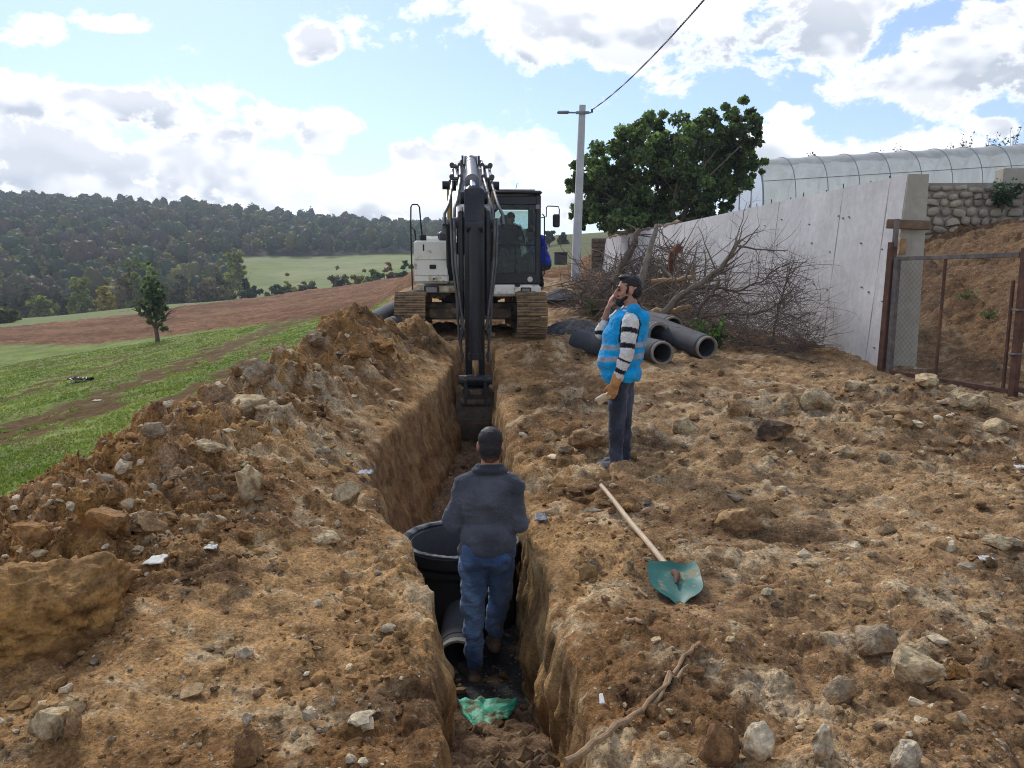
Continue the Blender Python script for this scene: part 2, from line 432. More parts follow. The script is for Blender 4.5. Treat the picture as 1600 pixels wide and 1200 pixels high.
# ------------------------------------------------------------------ object helpers
def tag(o, label=None, cat=None, group=None, kind=None):
    if label: o['label'] = label
    if cat: o['category'] = cat
    if group: o['group'] = group
    if kind: o['kind'] = kind
    return o
def link(name, me, parent=None):
    o = bpy.data.objects.new(name, me)
    COL.objects.link(o)
    if parent is not None: o.parent = parent
    return o
def empty(name, loc=(0, 0, 0), rz=0, label=None, cat=None, group=None):
    o = bpy.data.objects.new(name, None)
    o.empty_display_size = .2
    o.location = loc; o.rotation_euler = (0, 0, rz)
    COL.objects.link(o)
    return tag(o, label, cat, group)
def np_mesh(name, V, F, mat=None, col=None, smooth=False):
    """V (n,3), F (m,3|4) arrays; col (n,4) vertex colours"""
    me = bpy.data.meshes.new(name)
    V = np.ascontiguousarray(V, np.float32); F = np.ascontiguousarray(F, np.int32)
    k = F.shape[1]
    me.vertices.add(len(V)); me.vertices.foreach_set('co', V.ravel())
    me.loops.add(F.size); me.loops.foreach_set('vertex_index', F.ravel())
    me.polygons.add(len(F)); me.polygons.foreach_set('loop_start', np.arange(0, F.size, k, dtype=np.int32))
    me.polygons.foreach_set('use_smooth', np.full(len(F), smooth))
    me.update(calc_edges=True)
    if col is not None:
        if col.shape[1] == 3: col = np.concatenate([col, np.ones((len(col), 1))], 1)
        at_ = me.color_attributes.new('Col', 'FLOAT_COLOR', 'POINT')
        at_.data.foreach_set('color', np.ascontiguousarray(col, np.float32).ravel())
    if mat: me.materials.append(mat)
    return me

# ------------------------------------------------------------------ materials
class MT:
    def __init__(s, name):
        s.m = bpy.data.materials.new(name); s.m.use_nodes = True
        s.N = s.m.node_tree.nodes; s.L = s.m.node_tree.links
        s.b = s.N['Principled BSDF']; s.out = s.N['Material Output']
        s.b.inputs['Specular IOR Level'].default_value = .3
        s._pos = None
    def n(s, t, **kw):
        n = s.N.new(t)
        for k, v in kw.items(): setattr(n, k, v)
        return n
    def set(s, n, i, v):
        if isinstance(v, (int, float, tuple)): n.inputs[i].default_value = v
        else: s.L.new(v, n.inputs[i])
    def coord(s, which='Object'):
        return s.n('ShaderNodeTexCoord').outputs[which]
    def pos(s):
        if s._pos is None: s._pos = s.n('ShaderNodeNewGeometry').outputs['Position']
        return s._pos
    def noise(s, vec, scale, detail=3, rough=.55, stretch=None, dist=0):
        if stretch:
            mp = s.n('ShaderNodeMapping'); s.L.new(vec, mp.inputs[0]); mp.inputs['Scale'].default_value = stretch; vec = mp.outputs[0]
        n = s.n('ShaderNodeTexNoise'); s.L.new(vec, n.inputs['Vector'])
        n.inputs['Scale'].default_value = scale; n.inputs['Detail'].default_value = detail; n.inputs['Roughness'].default_value = rough
        n.inputs['Distortion'].default_value = dist
        return n.outputs['Fac']
    def ramp(s, fac, stops):
        r = s.n('ShaderNodeValToRGB'); s.L.new(fac, r.inputs[0])
        e = r.color_ramp.elements
        while len(e) < len(stops): e.new(.5)
        for i, (p, c) in enumerate(stops):
            e[i].position = p; e[i].color = c if len(c) == 4 else (*c, 1)
        return r.outputs[0]
    def mr(s, v, a, b, c=0., d=1.):
        n = s.n('ShaderNodeMapRange', interpolation_type='SMOOTHSTEP'); s.L.new(v, n.inputs[0])
        for i, q in enumerate((a, b, c, d)): n.inputs[i+1].default_value = q
        return n.outputs[0]
    def mix(s, f, a, b, blend='MIX'):
        n = s.n('ShaderNodeMix', data_type='RGBA', blend_type=blend)
        s.set(n, 0, f)
        for i, v in ((6, a), (7, b)):
            if isinstance(v, tuple) and len(v) == 3: v = (*v, 1)
            s.set(n, i, v)
        return n.outputs[2]
    def m_(s, op, a, b):
        n = s.n('ShaderNodeMath', operation=op); s.set(n, 0, a); s.set(n, 1, b); return n.outputs[0]
    def attr(s, name='Col'):
        return s.n('ShaderNodeAttribute', attribute_name=name)
    def bump(s, h, strength=.4, dist=.01):
        b = s.n('ShaderNodeBump'); s.L.new(h, b.inputs['Height']); b.inputs['Strength'].default_value = strength; b.inputs['Distance'].default_value = dist
        s.L.new(b.outputs[0], s.b.inputs['Normal'])
    def color(s, c): s.set(s.b, 'Base Color', (*c, 1) if isinstance(c, tuple) and len(c) == 3 else c)
    def rough(s, r): s.set(s.b, 'Roughness', r)

def mat_soil(name, crumbs=True):
    t = MT(name); P = t.pos(); A = t.attr(); c = A.outputs['Color']; rub = A.outputs['Alpha']
    n1 = t.noise(P, 9, 5, .65); n2 = t.noise(P, 55, 4, .7); n3 = t.noise(P, 240, 2)
    c = t.mix(.85, c, t.ramp(n1, [(.32, (.48, .44, .39)), (.5, (1, 1, 1)), (.68, (1.5, 1.46, 1.38))]), 'MULTIPLY')
    c = t.mix(rub, c, t.mix(1.0, c, t.ramp(n2, [(.32, (.46, .41, .37)), (.52, (1, 1, 1)), (.70, (1.5, 1.46, 1.4))]), 'MULTIPLY'))
    hgt = t.m_('ADD', t.m_('MULTIPLY', n1, 1.2), t.m_('ADD', t.m_('MULTIPLY', n2, .55), t.m_('MULTIPLY', n3, .16)))
    if crumbs:
        for sc, th, k in ((38, .80, .62), (95, .72, .5)):
            v = t.n('ShaderNodeTexVoronoi'); v.inputs['Scale'].default_value = sc; t.L.new(P, v.inputs['Vector'])
            sep = t.n('ShaderNodeSeparateColor'); t.L.new(v.outputs['Color'], sep.inputs[0])
            mk = t.m_('MULTIPLY', t.m_('GREATER_THAN', sep.outputs[0], th), t.mr(v.outputs['Distance'], .22, .42, 1, 0))
            mk = t.m_('MULTIPLY', mk, t.mr(n1, .4, .6))
            mk = t.m_('MULTIPLY', t.m_('MULTIPLY', mk, rub), k)
            c = t.mix(mk, c, t.ramp(sep.outputs[1], [(0, (.30, .23, .15)), (.5, (.50, .43, .32)), (1, (.62, .58, .50))]))
            hgt = t.m_('ADD', hgt, t.m_('MULTIPLY', mk, .8))
    t.color(c); t.rough(.95); t.b.inputs['Specular IOR Level'].default_value = .15
    t.bump(hgt, .75, .02)
    return t.m
M = {}
M['soil'] = mat_soil('soil')
def mat_meadow():
    t = MT('turf'); P = t.pos(); c = t.attr().outputs['Color']
    n1 = t.noise(P, 3, 5, .7); n2 = t.noise(P, 25, 3, .7)
    c = t.mix(.9, c, t.ramp(n1, [(.3, (.62, .66, .55)), (.5, (1, 1, 1)), (.7, (1.25, 1.2, 1.15))]), 'MULTIPLY')
    c = t.mix(.7, c, t.ramp(n2, [(.3, (.55, .6, .5)), (.52, (1, 1, 1)), (.7, (1.35, 1.3, 1.2))]), 'MULTIPLY')
    t.color(c); t.rough(.95); t.b.inputs['Specular IOR Level'].default_value = .1
    t.bump(t.m_('ADD', n1, n2), .8, .04); return t.m
M['turf'] = mat_meadow()
def mat_plough():
    t = MT('ploughed_soil'); P = t.pos(); c = t.attr().outputs['Color']
    n1 = t.noise(P, 1.6, 6, .75, (1, 2.2, 1)); n2 = t.noise(P, 7, 4, .7)
    c = t.mix(1.0, c, t.ramp(n1, [(.32, (.5, .48, .46)), (.5, (1, 1, 1)), (.68, (1.5, 1.45, 1.4))]), 'MULTIPLY')
    c = t.mix(.8, c, t.ramp(n2, [(.3, (.6, .58, .55)), (.5, (1, 1, 1)), (.7, (1.3, 1.3, 1.3))]), 'MULTIPLY')
    t.color(c); t.rough(.95); t.b.inputs['Specular IOR Level'].default_value = .1
    t.bump(t.m_('ADD', n1, t.m_('MULTIPLY', n2, .4)), 1.0, .25); return t.m
M['plough'] = mat_plough()
def mat_hill():
    t = MT('hill_grass'); P = t.pos(); c = t.attr().outputs['Color']
    n1 = t.noise(P, .12, 6, .7); n2 = t.noise(P, .5, 4, .7, (.35, 1.6, 1))
    c = t.mix(.7, c, t.ramp(n1, [(.3, (.7, .72, .66)), (.5, (1, 1, 1)), (.7, (1.22, 1.18, 1.15))]), 'MULTIPLY')
    c = t.mix(.5, c, t.ramp(n2, [(.3, (.75, .75, .7)), (.5, (1, 1, 1)), (.7, (1.2, 1.2, 1.15))]), 'MULTIPLY')
    t.color(c); t.rough(1.0); t.b.inputs['Specular IOR Level'].default_value = .05; return t.m
M['hill'] = mat_hill()

# ------------------------------------------------------------------ ground sheet with the trench cut into it
def build_ground():
    ys = [-4.0]
    while ys[-1] < 1.4: ys.append(ys[-1]+(.12 if ys[-1] < .6 else .03))
    while ys[-1] < 24: ys.append(ys[-1]+max(.0085, ys[-1]*.0050))
    while ys[-1] < 900: ys.append(ys[-1]*1.0155)
    ys = np.array(ys)
    s_in = np.arange(0, .80, .0036)
    s_out = .80*np.cumprod(np.full(26, 1.06))
    S = np.concatenate([s_in, s_out])
    nw, nf = 30, 26
    w = np.maximum(ys, 2.2)[:, None]
    tm = trench_mask(ys)[:, None]
    yy = ys[:, None]
    jl = tm*(.055*fbm2(yy*1.7, yy*0+1, 5, 201, .62)); jr = tm*(.05*fbm2(yy*1.7, yy*0+7, 5, 211, .62))
    XL = xl(yy)+jl; XR = xr(yy)+jr
    Xl = XL-S[::-1][None]*w; Xr = XR+S[None]*w
    Yl = np.broadcast_to(yy, Xl.shape); Yr = np.broadcast_to(yy, Xr.shape)
    Zl = H(Xl, Yl); Zr = H(Xr, Yr)
    tr = tm*np.clip((Zl[:, -1:]-zfloor(yy))*2, 0, 1)
    Zl = Zl-tr*.07*np.exp(-((XL-Xl)/.07)); Zr = Zr-tr*.06*np.exp(-((Xr-XR)/.06))
    Ztl, Ztr = Zl[:, -1:], Zr[:, :1]
    zf = np.minimum(zfloor(yy), np.minimum(Ztl, Ztr))
    zf = np.where(yy > 20, np.minimum(Ztl, Ztr), zf)
    f = (np.arange(1, nw+1)/nw)[None]
    bl = batL(yy); br = .05+0*yy
    depthL = Ztl-zf; depthR = Ztr-zf
    kf = f**.8
    Xwl = XL+bl*f; Zwl = Ztl-depthL*kf
    Ywl = np.broadcast_to(yy, Xwl.shape)
    act = np.clip(depthL*2, 0, 1)
    rag = np.sin(np.pi*np.clip(f, 0, 1))**.5
    d = .05*fbm2(Ywl*4.5, Zwl*.9, 4, 221)+.02*noise2(Ywl*22, Zwl*3, 225)+.05*fbm2(Ywl*1.5, Zwl*2.5, 3, 227)+.018*np.abs(noise2(Ywl*14, Zwl*14, 229))+.022*np.abs(np.sin(Ywl*np.pi/.16+1.5*noise2(Ywl*.8, Zwl*.8, 228)))*sstep(-.3, .3, noise2(Ywl*.9, Zwl*.7, 230))+.03*lumps(Ywl*6, Zwl*6, 232)*sstep(.0, .5, noise2(Ywl*1.3, Zwl*1.5, 233))
    Xwl = Xwl+d*act*rag
    fr = f[:, ::-1]*1.0
    fr = (np.arange(nw, 0, -1)/nw)[None]; kr = fr**.8
    Xwr = XR-br*fr; Zwr = Ztr-depthR*kr; Ywr = np.broadcast_to(yy, Xwr.shape)
    actr = np.clip(depthR*2, 0, 1); ragr = np.sin(np.pi*np.clip(fr, 0, 1))**.5
    d = .045*fbm2(Ywr*4.5, Zwr*.9, 4, 231)+.02*noise2(Ywr*22, Zwr*3, 235)+.05*fbm2(Ywr*1.5, Zwr*2.5, 3, 237)+.018*np.abs(noise2(Ywr*14, Zwr*14, 239))-.022*np.abs(np.sin(Ywr*np.pi/.16+1.5*noise2(Ywr*.8, Zwr*.8, 238)))*sstep(-.3, .3, noise2(Ywr*.9, Zwr*.7, 240))-.03*lumps(Ywr*6, Zwr*6, 242)*sstep(.0, .5, noise2(Ywr*1.3, Zwr*1.5, 243))
    Xwr = Xwr+d*actr*ragr
    g = (np.arange(1, nf)/nf)[None]
    x0 = Xwl[:, -1:]; x1 = Xwr[:, :1]
    Xf = x0+(x1-x0)*g; Yf = np.broadcast_to(yy, Xf.shape)
    Zf0 = Zwl[:, -1:]+(Zwr[:, :1]-Zwl[:, -1:])*g
    rub = 1-.75*sstep(4.3, 4.6, Yf)*(1-sstep(5.6, 6.5, Yf))
    Zf = Zf0+act*rub*(.07*fbm2(Xf*3, Yf*3, 4, 241)+.08*lumps(Xf*5, Yf*5, 242)+.04*lumps(Xf*12, Yf*12, 243)-.02)
    X = np.concatenate([Xl, Xwl, Xf, Xwr, Xr], 1); Y = np.concatenate([Yl, Ywl, Yf, Ywr, Yr], 1); Z = np.concatenate([Zl, Zwl, Zf, Zwr, Zr], 1)
    n, mcol = X.shape
    V = np.stack([X, Y, Z], -1).reshape(-1, 3)
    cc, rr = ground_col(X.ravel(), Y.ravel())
    cc = cc.reshape(n, mcol, 3).copy(); rr = rr.reshape(n, mcol).copy()
    a, b = len(S), len(S)+nw
    # cut faces: layered subsoil with vertical scrape marks
    for sl, Ys, Zs, ac in ((slice(a, b), Ywl, Zwl, act), (slice(b+nf-1, b+nf-1+nw), Ywr, Zwr, actr)):
        q = fbm2(Ys*5, Zs*.8, 4, 251)+.5*noise2(Ys*20, Zs*1.6, 255); q2 = fbm2(Ys*1.1, Zs*1.8, 3, 257)
        wc = lerp3(np.array((.18, .098, .04)), np.array((.40, .25, .105)), sstep(-.6, .6, q))
        wc = lerp3(wc, np.array((.48, .36, .18)), sstep(.2, .6, q2)*.75); wc = lerp3(wc, np.array((.10, .058, .028)), sstep(.25, .6, fbm2(Ys*2.3+4, Zs*3.1, 3, 259))*.55)
        if sl.start == a:
            wc = lerp3(wc, np.array((.225, .12, .058)), (sstep(6, 7, Ys)*.6)*np.ones_like(q))
        cc[:, sl] = lerp3(cc[:, sl], wc, np.broadcast_to(ac, q.shape)); rr[:, sl] *= .45
    sl = slice(b, b+nf-1)
    fl = np.broadcast_to(np.array((.17, .105, .06)), cc[:, sl].shape)
    wet = (sstep(4.25, 4.5, Yf)*(1-sstep(6.3, 6.8, Yf)))
    fl = lerp3(fl, np.array((.035, .036, .038)), wet*sstep(-.5, .1, noise2(Xf*4, Yf*4, 261)+.3))
    cc[:, sl] = lerp3(cc[:, sl], fl, np.broadcast_to(act, wet.shape))
    C = np.concatenate([cc.reshape(-1, 3), rr.reshape(-1, 1)], 1)
    idx = np.arange(n*mcol).reshape(n, mcol)
    F = np.stack([idx[:-1, :-1], idx[:-1, 1:], idx[1:, 1:], idx[1:, :-1]], -1).reshape(-1, 4)
    fc = V[F].mean(1)
    s_, m_, p_ = zones(fc[:, 0], fc[:, 1])
    zone = np.argmax(np.stack([s_, m_, p_], 1), 1)
    hill = (fc[:, 1] > np.where(fc[:, 0]/np.maximum(fc[:, 1], 1) > .02, 60, 112))
    zone = np.where(hill, 3, zone)
    for k, (nm, mat, lab) in enumerate([('ground', 'soil', 'churned brown soil and rubble of the work site with the trench cut through it'),
                                        ('meadow', 'turf', 'bright green grass slope left of the spoil heap'),
                                        ('ploughed_field', 'plough', 'reddish brown ploughed field on the slope'),
                                        ('hills', 'hill', 'pale green fields and wooded hillside across the valley')]):
        f = F[zone == k]
        u, inv = np.unique(f, return_inverse=True)
        me = np_mesh(nm, V[u], inv.reshape(f.shape), M[mat], C[u], True)
        tag(link(nm, me), lab, nm.replace('_', ' '), kind='structure')
build_ground()
# ------------------------------------------------------------------ mesh collector
class MB:
    def __init__(s): s.v = []; s.f = []; s.c = []
    def add(s, V, F, col=None):
        k = len(s.v); s.v += [tuple(p) for p in V]; s.f += [tuple(i+k for i in f) for f in F]
        if col is not None: s.c += [tuple(col)]*len(V)
        return s
    def box(s, c, size, bev=.0, rot=None, taper=1.0):
        hx, hy, hz = [q/2 for q in size]; b = min(bev, hx*.9, hy*.9, hz*.9)
        V = []; F = []
        if b <= 0:
            for z in (-hz, hz):
                k = taper if z > 0 else 1
                V += [(-hx*k, -hy*k, z), (hx*k, -hy*k, z), (hx*k, hy*k, z), (-hx*k, hy*k, z)]
            F = [(3, 2, 1, 0), (4, 5, 6, 7), (0, 1, 5, 4), (1, 2, 6, 5), (2, 3, 7, 6), (3, 0, 4, 7)]
        else:
            for z, i in ((-hz, b), (-hz+b, 0), (hz-b, 0), (hz, b)):
                k = taper if z > 0 else 1
                x, y = (hx-i)*k, (hy-i)*k; q = b*k
                if i:
                    ring = [(-x, -y), (-x, -y), (x, -y), (x, -y), (x, y), (x, y), (-x, y), (-x, y)]
                    ring = [(-x, -y+.0), (-x+.0, -y), (x-.0, -y), (x, -y+.0), (x, y-.0), (x-.0, y), (-x+.0, y), (-x, y-.0)]
                    ring = [(-x, -y+q*.3), (-x+q*.3, -y), (x-q*.3, -y), (x, -y+q*.3), (x, y-q*.3), (x-q*.3, y), (-x+q*.3, y), (-x, y-q*.3)]
                else:
                    ring = [(-x, -y+q), (-x+q, -y), (x-q, -y), (x, -y+q), (x, y-q), (x-q, y), (-x+q, y), (-x, y-q)]
                V += [(p, r, z) for p, r in ring]
            F = [tuple(range(7, -1, -1)), tuple(range(24, 32))]
            for r in range(3):
                for i in range(8):
                    j = (i+1) % 8
                    F.append((r*8+i, r*8+j, r*8+8+j, r*8+8+i))
        m = rot if rot is not None else Matrix.Identity(3)
        if isinstance(m, Matrix) and len(m) == 4: m = m.to_3x3()
        return s.add([m @ Vector(p)+Vector(c) for p in V], F)
    def cyl(s, p0, p1, r0, r1=None, n=16, cap=True):
        r1 = r0 if r1 is None else r1
        p0, p1 = Vector(p0), Vector(p1); d = (p1-p0).normalized()
        a = d.orthogonal().normalized(); b = d.cross(a)
        V = []
        for p, r in ((p0, r0), (p1, r1)):
            V += [p+(a*math.cos(2*math.pi*i/n)+b*math.sin(2*math.pi*i/n))*r for i in range(n)]
        F = [(i, (i+1) % n, n+(i+1) % n, n+i) for i in range(n)]
        if cap: F += [tuple(range(n-1, -1, -1)), tuple(range(n, 2*n))]
        return s.add(V, F)
    def tube(s, pts, r, n=8, cap=True):
        pts = [Vector(p) for p in pts]; m = len(pts)
        rs = r if isinstance(r, (list, tuple)) else [r]*m
        V = []; F = []; a = None
        for i, p in enumerate(pts):
            d = (pts[min(i+1, m-1)]-pts[max(i-1, 0)])
            d = d.normalized() if d.length > 1e-9 else Vector((0, 0, 1))
            a = d.orthogonal().normalized() if a is None else (a-d*a.dot(d)).normalized()
            b = d.cross(a)
            V += [p+(a*math.cos(2*math.pi*k/n)+b*math.sin(2*math.pi*k/n))*rs[i] for k in range(n)]
        for i in range(m-1):
            for k in range(n):
                q = (k+1) % n
                F.append((i*n+k, i*n+q, i*n+n+q, i*n+n+k))
        if cap: F += [tuple(range(n-1, -1, -1)), tuple(range((m-1)*n, m*n))]
        return s.add(V, F)
    def prism(s, poly, x0, x1, axis='x', bev=0):
        """poly in the (y,z) plane pushed along x (or in (x,z) along y); bev chamfers both rims"""
        n = len(poly); cx = sum(p[0] for p in poly)/n; cz = sum(p[1] for p in poly)/n
        def shrink(b):
            out = []
            for (a, c) in poly:
                l = math.hypot(a-cx, c-cz) or 1
                out.append((a-(a-cx)/l*b, c-(c-cz)/l*b))
            return out
        rings = [(x0, shrink(bev)), (x0+bev, poly), (x1-bev, poly), (x1, shrink(bev))] if bev else [(x0, poly), (x1, poly)]
        V = []
        for x, ring in rings:
            V += [(x, a, c) if axis == 'x' else (a, x, c) for a, c in ring]
        F = [tuple(range(n-1, -1, -1)), tuple(range((len(rings)-1)*n, len(rings)*n))]
        for r in range(len(rings)-1):
            for i in range(n):
                j = (i+1) % n
                F.append((r*n+i, r*n+j, r*n+n+j, r*n+n+i))
        return s.add(V, F)
    def lathe(s, prof, c=(0, 0, 0), n=40, axis=None):
        """closed profile [(r,z)...] turned about z"""
        V = []; m = len(prof); c = Vector(c)
        M3 = axis.to_3x3() if axis is not None else Matrix.Identity(3)
        for i in range(n):
            a = 2*math.pi*i/n
            V += [c+M3 @ Vector((r*math.cos(a), r*math.sin(a), z)) for r, z in prof]
        F = []
        for i in range(n):
            j = (i+1) % n
            for k in range(m):
                q = (k+1) % m
                F.append((i*m+k, j*m+k, j*m+q, i*m+q))
        return s.add(V, F)
    def ball(s, c, r, sub=2, scale=(1, 1, 1)):
        bm = bmesh.new(); bmesh.ops.create_icosphere(bm, subdivisions=sub, radius=1)
        c = Vector(c); V = [Vector((v.co.x*r*scale[0], v.co.y*r*scale[1], v.co.z*r*scale[2]))+c for v in bm.verts]
        F = [tuple(v.index for v in f.verts) for f in bm.faces]; bm.free()
        return s.add(V, F)
    def mesh(s, name, mat, smooth=False, angle=None):
        me = bpy.data.meshes.new(name); me.from_pydata(s.v, [], s.f)
        bm = bmesh.new(); bm.from_mesh(me); bmesh.ops.recalc_face_normals(bm, faces=bm.faces); bm.to_mesh(me); bm.free()
        if mat: me.materials.append(mat)
        if smooth:
            me.polygons.foreach_set('use_smooth', [True]*len(me.polygons))
            try: me.set_sharp_from_angle(angle=R(angle or 40))
            except Exception: pass
        return me
    def build(s, name, mat, parent=None, smooth=True, angle=None):
        return link(name, s.mesh(name, mat, smooth, angle), parent)

# ------------------------------------------------------------------ more materials
def mat_plain(name, col, rough=.6, metal=0, var=.25, scale=6, dirt=None, dirt_amt=.5, bump=.15, spec=.35, coord='Object', dscale=2.2, bdist=.004):
    t = MT(name); P = t.coord(coord)
    n1 = t.noise(P, scale, 5, .65); n2 = t.noise(P, scale*8, 3, .6)
    lo = tuple(q*(1-var) for q in col); hi = tuple(min(q*(1+var), .95) for q in col)
    c = t.ramp(n1, [(.3, lo), (.7, hi)])
    c = t.mix(var, c, t.ramp(n2, [(.3, (.7, .7, .7)), (.7, (1.25, 1.25, 1.25))]), 'MULTIPLY')
    r = rough
    if dirt:
        d = t.mr(t.noise(P, dscale, 6, .7), .62-.3*dirt_amt, .72-.2*dirt_amt)
        c = t.mix(t.m_('MULTIPLY', d, .9), c, dirt)
        r = t.mr(d, 0, 1, rough, .9)
    t.color(c); t.rough(r); t.b.inputs['Metallic'].default_value = metal; t.b.inputs['Specular IOR Level'].default_value = spec
    t.bump(t.m_('ADD', n1, t.m_('MULTIPLY', n2, .5)), bump, bdist)
    return t.m
MUD = (.25, .155, .08)
M['white_paint'] = mat_plain('cream_white_paint', (.74, .71, .61), .42, dirt=(.38, .29, .18), dirt_amt=.28, var=.06, dscale=3.5)
M['white_low'] = mat_plain('cream_paint_muddy', (.60, .54, .42), .5, dirt=(.36, .26, .14), dirt_amt=.75, var=.1, dscale=4)
M['black_paint'] = mat_plain('black_paint', (.011, .012, .016), .4, var=.35, dirt=(.07, .06, .05), dirt_amt=.10, spec=.4)
M['dark_steel'] = mat_plain('dark_steel', (.055, .055, .058), .5, .3, var=.3, dirt=(.16, .11, .07), dirt_amt=.35)
M['cyl_grey'] = mat_plain('cylinder_grey', (.22, .22, .225), .45, .2, var=.2, dirt=(.10, .085, .07), dirt_amt=.25)
M['pipe_grey'] = mat_plain('steel_line', (.12, .12, .125), .4, .5, var=.25, dirt=(.12, .10, .08), dirt_amt=.3)
M['chrome'] = mat_plain('chromed_rod', (.72, .72, .74), .16, 1.0, var=.05, bump=.02)
M['track'] = mat_plain('muddy_track_steel', (.16, .115, .075), .8, .1, var=.3, dirt=(.33, .22, .115), dirt_amt=.75, bump=.5, dscale=5, bdist=.01)
M['under'] = mat_plain('muddy_frame', (.10, .078, .055), .85, 0, var=.35, dirt=(.27, .18, .095), dirt_amt=.55, bump=.5, dscale=3, bdist=.01)
M['rubber'] = mat_plain('black_rubber', (.018, .018, .019), .6, var=.2)
M['bucket'] = mat_plain('earthy_bucket_steel', (.11, .085, .06), .7, .3, var=.35, dirt=(.24, .16, .09), dirt_amt=.55, bump=.4, dscale=4, bdist=.006)
M['lens'] = mat_plain('lamp_lens', (.16, .14, .14), .2, var=.1, spec=.6)
M['seat'] = mat_plain('seat_cloth', (.03, .032, .036), .9, var=.2)
def mat_glass(name, tint=(.82, .9, .9), dust=.12):
    t = MT(name); t.N.remove(t.b)
    tr = t.n('ShaderNodeBsdfTransparent'); tr.inputs[0].default_value = (*tint, 1)
    gl = t.n('ShaderNodeBsdfGlossy'); gl.inputs['Roughness'].default_value = .04; gl.inputs[0].default_value = (.4, .42, .45, 1)
    df = t.n('ShaderNodeBsdfDiffuse'); df.inputs[0].default_value = (.35, .34, .31, 1)
    fr = t.n('ShaderNodeFresnel'); fr.inputs[0].default_value = 1.45
    m1 = t.n('ShaderNodeMixShader'); t.L.new(fr.outputs[0], m1.inputs[0]); t.L.new(tr.outputs[0], m1.inputs[1]); t.L.new(gl.outputs[0], m1.inputs[2])
    m2 = t.n('ShaderNodeMixShader'); t.L.new(t.mr(t.noise(t.coord(), 2.5, 4), .4, .8, dust*.3, dust), m2.inputs[0])
    t.L.new(m1.outputs[0], m2.inputs[1]); t.L.new(df.outputs[0], m2.inputs[2]); t.L.new(m2.outputs[0], t.out.inputs[0])
    return t.m
M['glass'] = mat_glass('cab_glass', (.74, .82, .80), .015)
def mat_rust(name, base=(.10, .052, .035)):
    t = MT(name); P = t.coord()
    n = t.noise(P, 7, 6, .7); n2 = t.noise(P, 60, 3)
    t.color(t.ramp(n, [(.3, tuple(q*.55 for q in base)), (.5, base), (.7, (base[0]*1.8, base[1]*1.5, base[2]*1.3))]))
    t.rough(.85); t.bump(t.m_('ADD', n, n2), .4, .003); return t.m
M['rust'] = mat_rust('rusty_brown_steel')
M['rust_grey'] = mat_rust('weathered_grey_steel', (.13, .115, .105))
def mat_concrete(name, base=(.50, .49, .50), stain=(.30, .28, .25), var=.12, scale=1.0, streak=True):
    t = MT(name); P = t.pos()
    n1 = t.noise(P, .9*scale, 6, .65); n2 = t.noise(P, 9*scale, 4, .6); n3 = t.noise(P, 70*scale, 2)
    c = t.ramp(n1, [(.3, tuple(q*(1-var) for q in base)), (.7, tuple(min(q*(1+var), .9) for q in base))])
    c = t.mix(.5, c, t.ramp(n2, [(.35, (.82, .82, .82)), (.65, (1.1, 1.1, 1.1))]), 'MULTIPLY')
    if streak:
        s_ = t.noise(P, 2.6, 5, .7, (3, 3, .16)); s2 = t.noise(P, 1.3, 4, .6)
        c = t.mix(t.m_('MULTIPLY', t.mr(s_, .5, .72), .36), c, stain)
        c = t.mix(t.m_('MULTIPLY', t.mr(s2, .56, .75), .3), c, (.56, .52, .44))
    t.color(c); t.rough(.9); t.bump(t.m_('ADD', n2, t.m_('MULTIPLY', n3, .4)), .35, .006)
    t.b.inputs['Specular IOR Level'].default_value = .2
    return t.m
M['wall'] = mat_concrete('cast_concrete', (.52, .50, .485), (.36, .33, .29), .16)
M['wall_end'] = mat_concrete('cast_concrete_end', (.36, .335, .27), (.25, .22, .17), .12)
M['pole'] = mat_concrete('pole_concrete', (.42, .42, .42), (.3, .3, .3), .1, 3, True)
M['pipe'] = mat_plain('grey_concrete_pipe', (.052, .055, .062), .8, var=.3, scale=3, dirt=(.30, .235, .16), dirt_amt=.18, bump=.35, bdist=.006)
M['pipe_rim'] = mat_plain('pipe_socket_rim', (.22, .205, .18), .9, var=.3, scale=7, dirt=(.28, .19, .10), dirt_amt=.5, bump=.5, bdist=.008)
M['bitumen'] = mat_plain('black_coated_concrete', (.016, .017, .019), .48, var=.4, scale=4, dirt=(.10, .10, .10), dirt_amt=.16, bump=.3, spec=.4)
M['chamber'] = mat_plain('chamber_inside', (.085, .09, .098), .8, var=.25, scale=3, bump=.3)
M['rim_worn'] = mat_plain('worn_rim', (.12, .13, .14), .7, var=.35, scale=14, dirt=(.025, .025, .028), dirt_amt=.6, dscale=9, bump=.5, bdist=.006)
M['wood'] = mat_plain('pale_wood', (.50, .37, .235), .65, var=.18, scale=12, dirt=(.30, .20, .11), dirt_amt=.25)
M['oldwood'] = mat_plain('weathered_board', (.15, .10, .062), .85, var=.35, scale=9, bump=.5)
M['stick'] = mat_plain('dry_stick', (.30, .19, .10), .85, var=.3, scale=14, bump=.6, bdist=.006)
M['shovel'] = mat_plain('green_shovel_paint', (.018, .12, .095), .5, var=.25, scale=9, dirt=(.33, .235, .135), dirt_amt=.38, dscale=7, bump=.2)
M['cloth_green'] = mat_plain('green_plastic', (.015, .33, .19), .45, var=.25, scale=14, dirt=(.20, .13, .075), dirt_amt=.5, dscale=9, bump=.5, bdist=.01)
M['litter'] = mat_plain('white_litter', (.56, .54, .49), .7, var=.08, dirt=(.45, .38, .28), dirt_amt=.2)
M['black_sheet'] = mat_plain('black_sheet', (.02, .022, .026), .3, var=.3, bump=.5, bdist=.01, spec=.6)
M['blue_sheet'] = mat_plain('blue_grey_sheet', (.10, .125, .16), .55, var=.3, dirt=(.28, .2, .12), dirt_amt=.3)
M['gravel'] = mat_soil('dark_gravel', False)
M['rock'] = mat_soil('loose_stone', False)
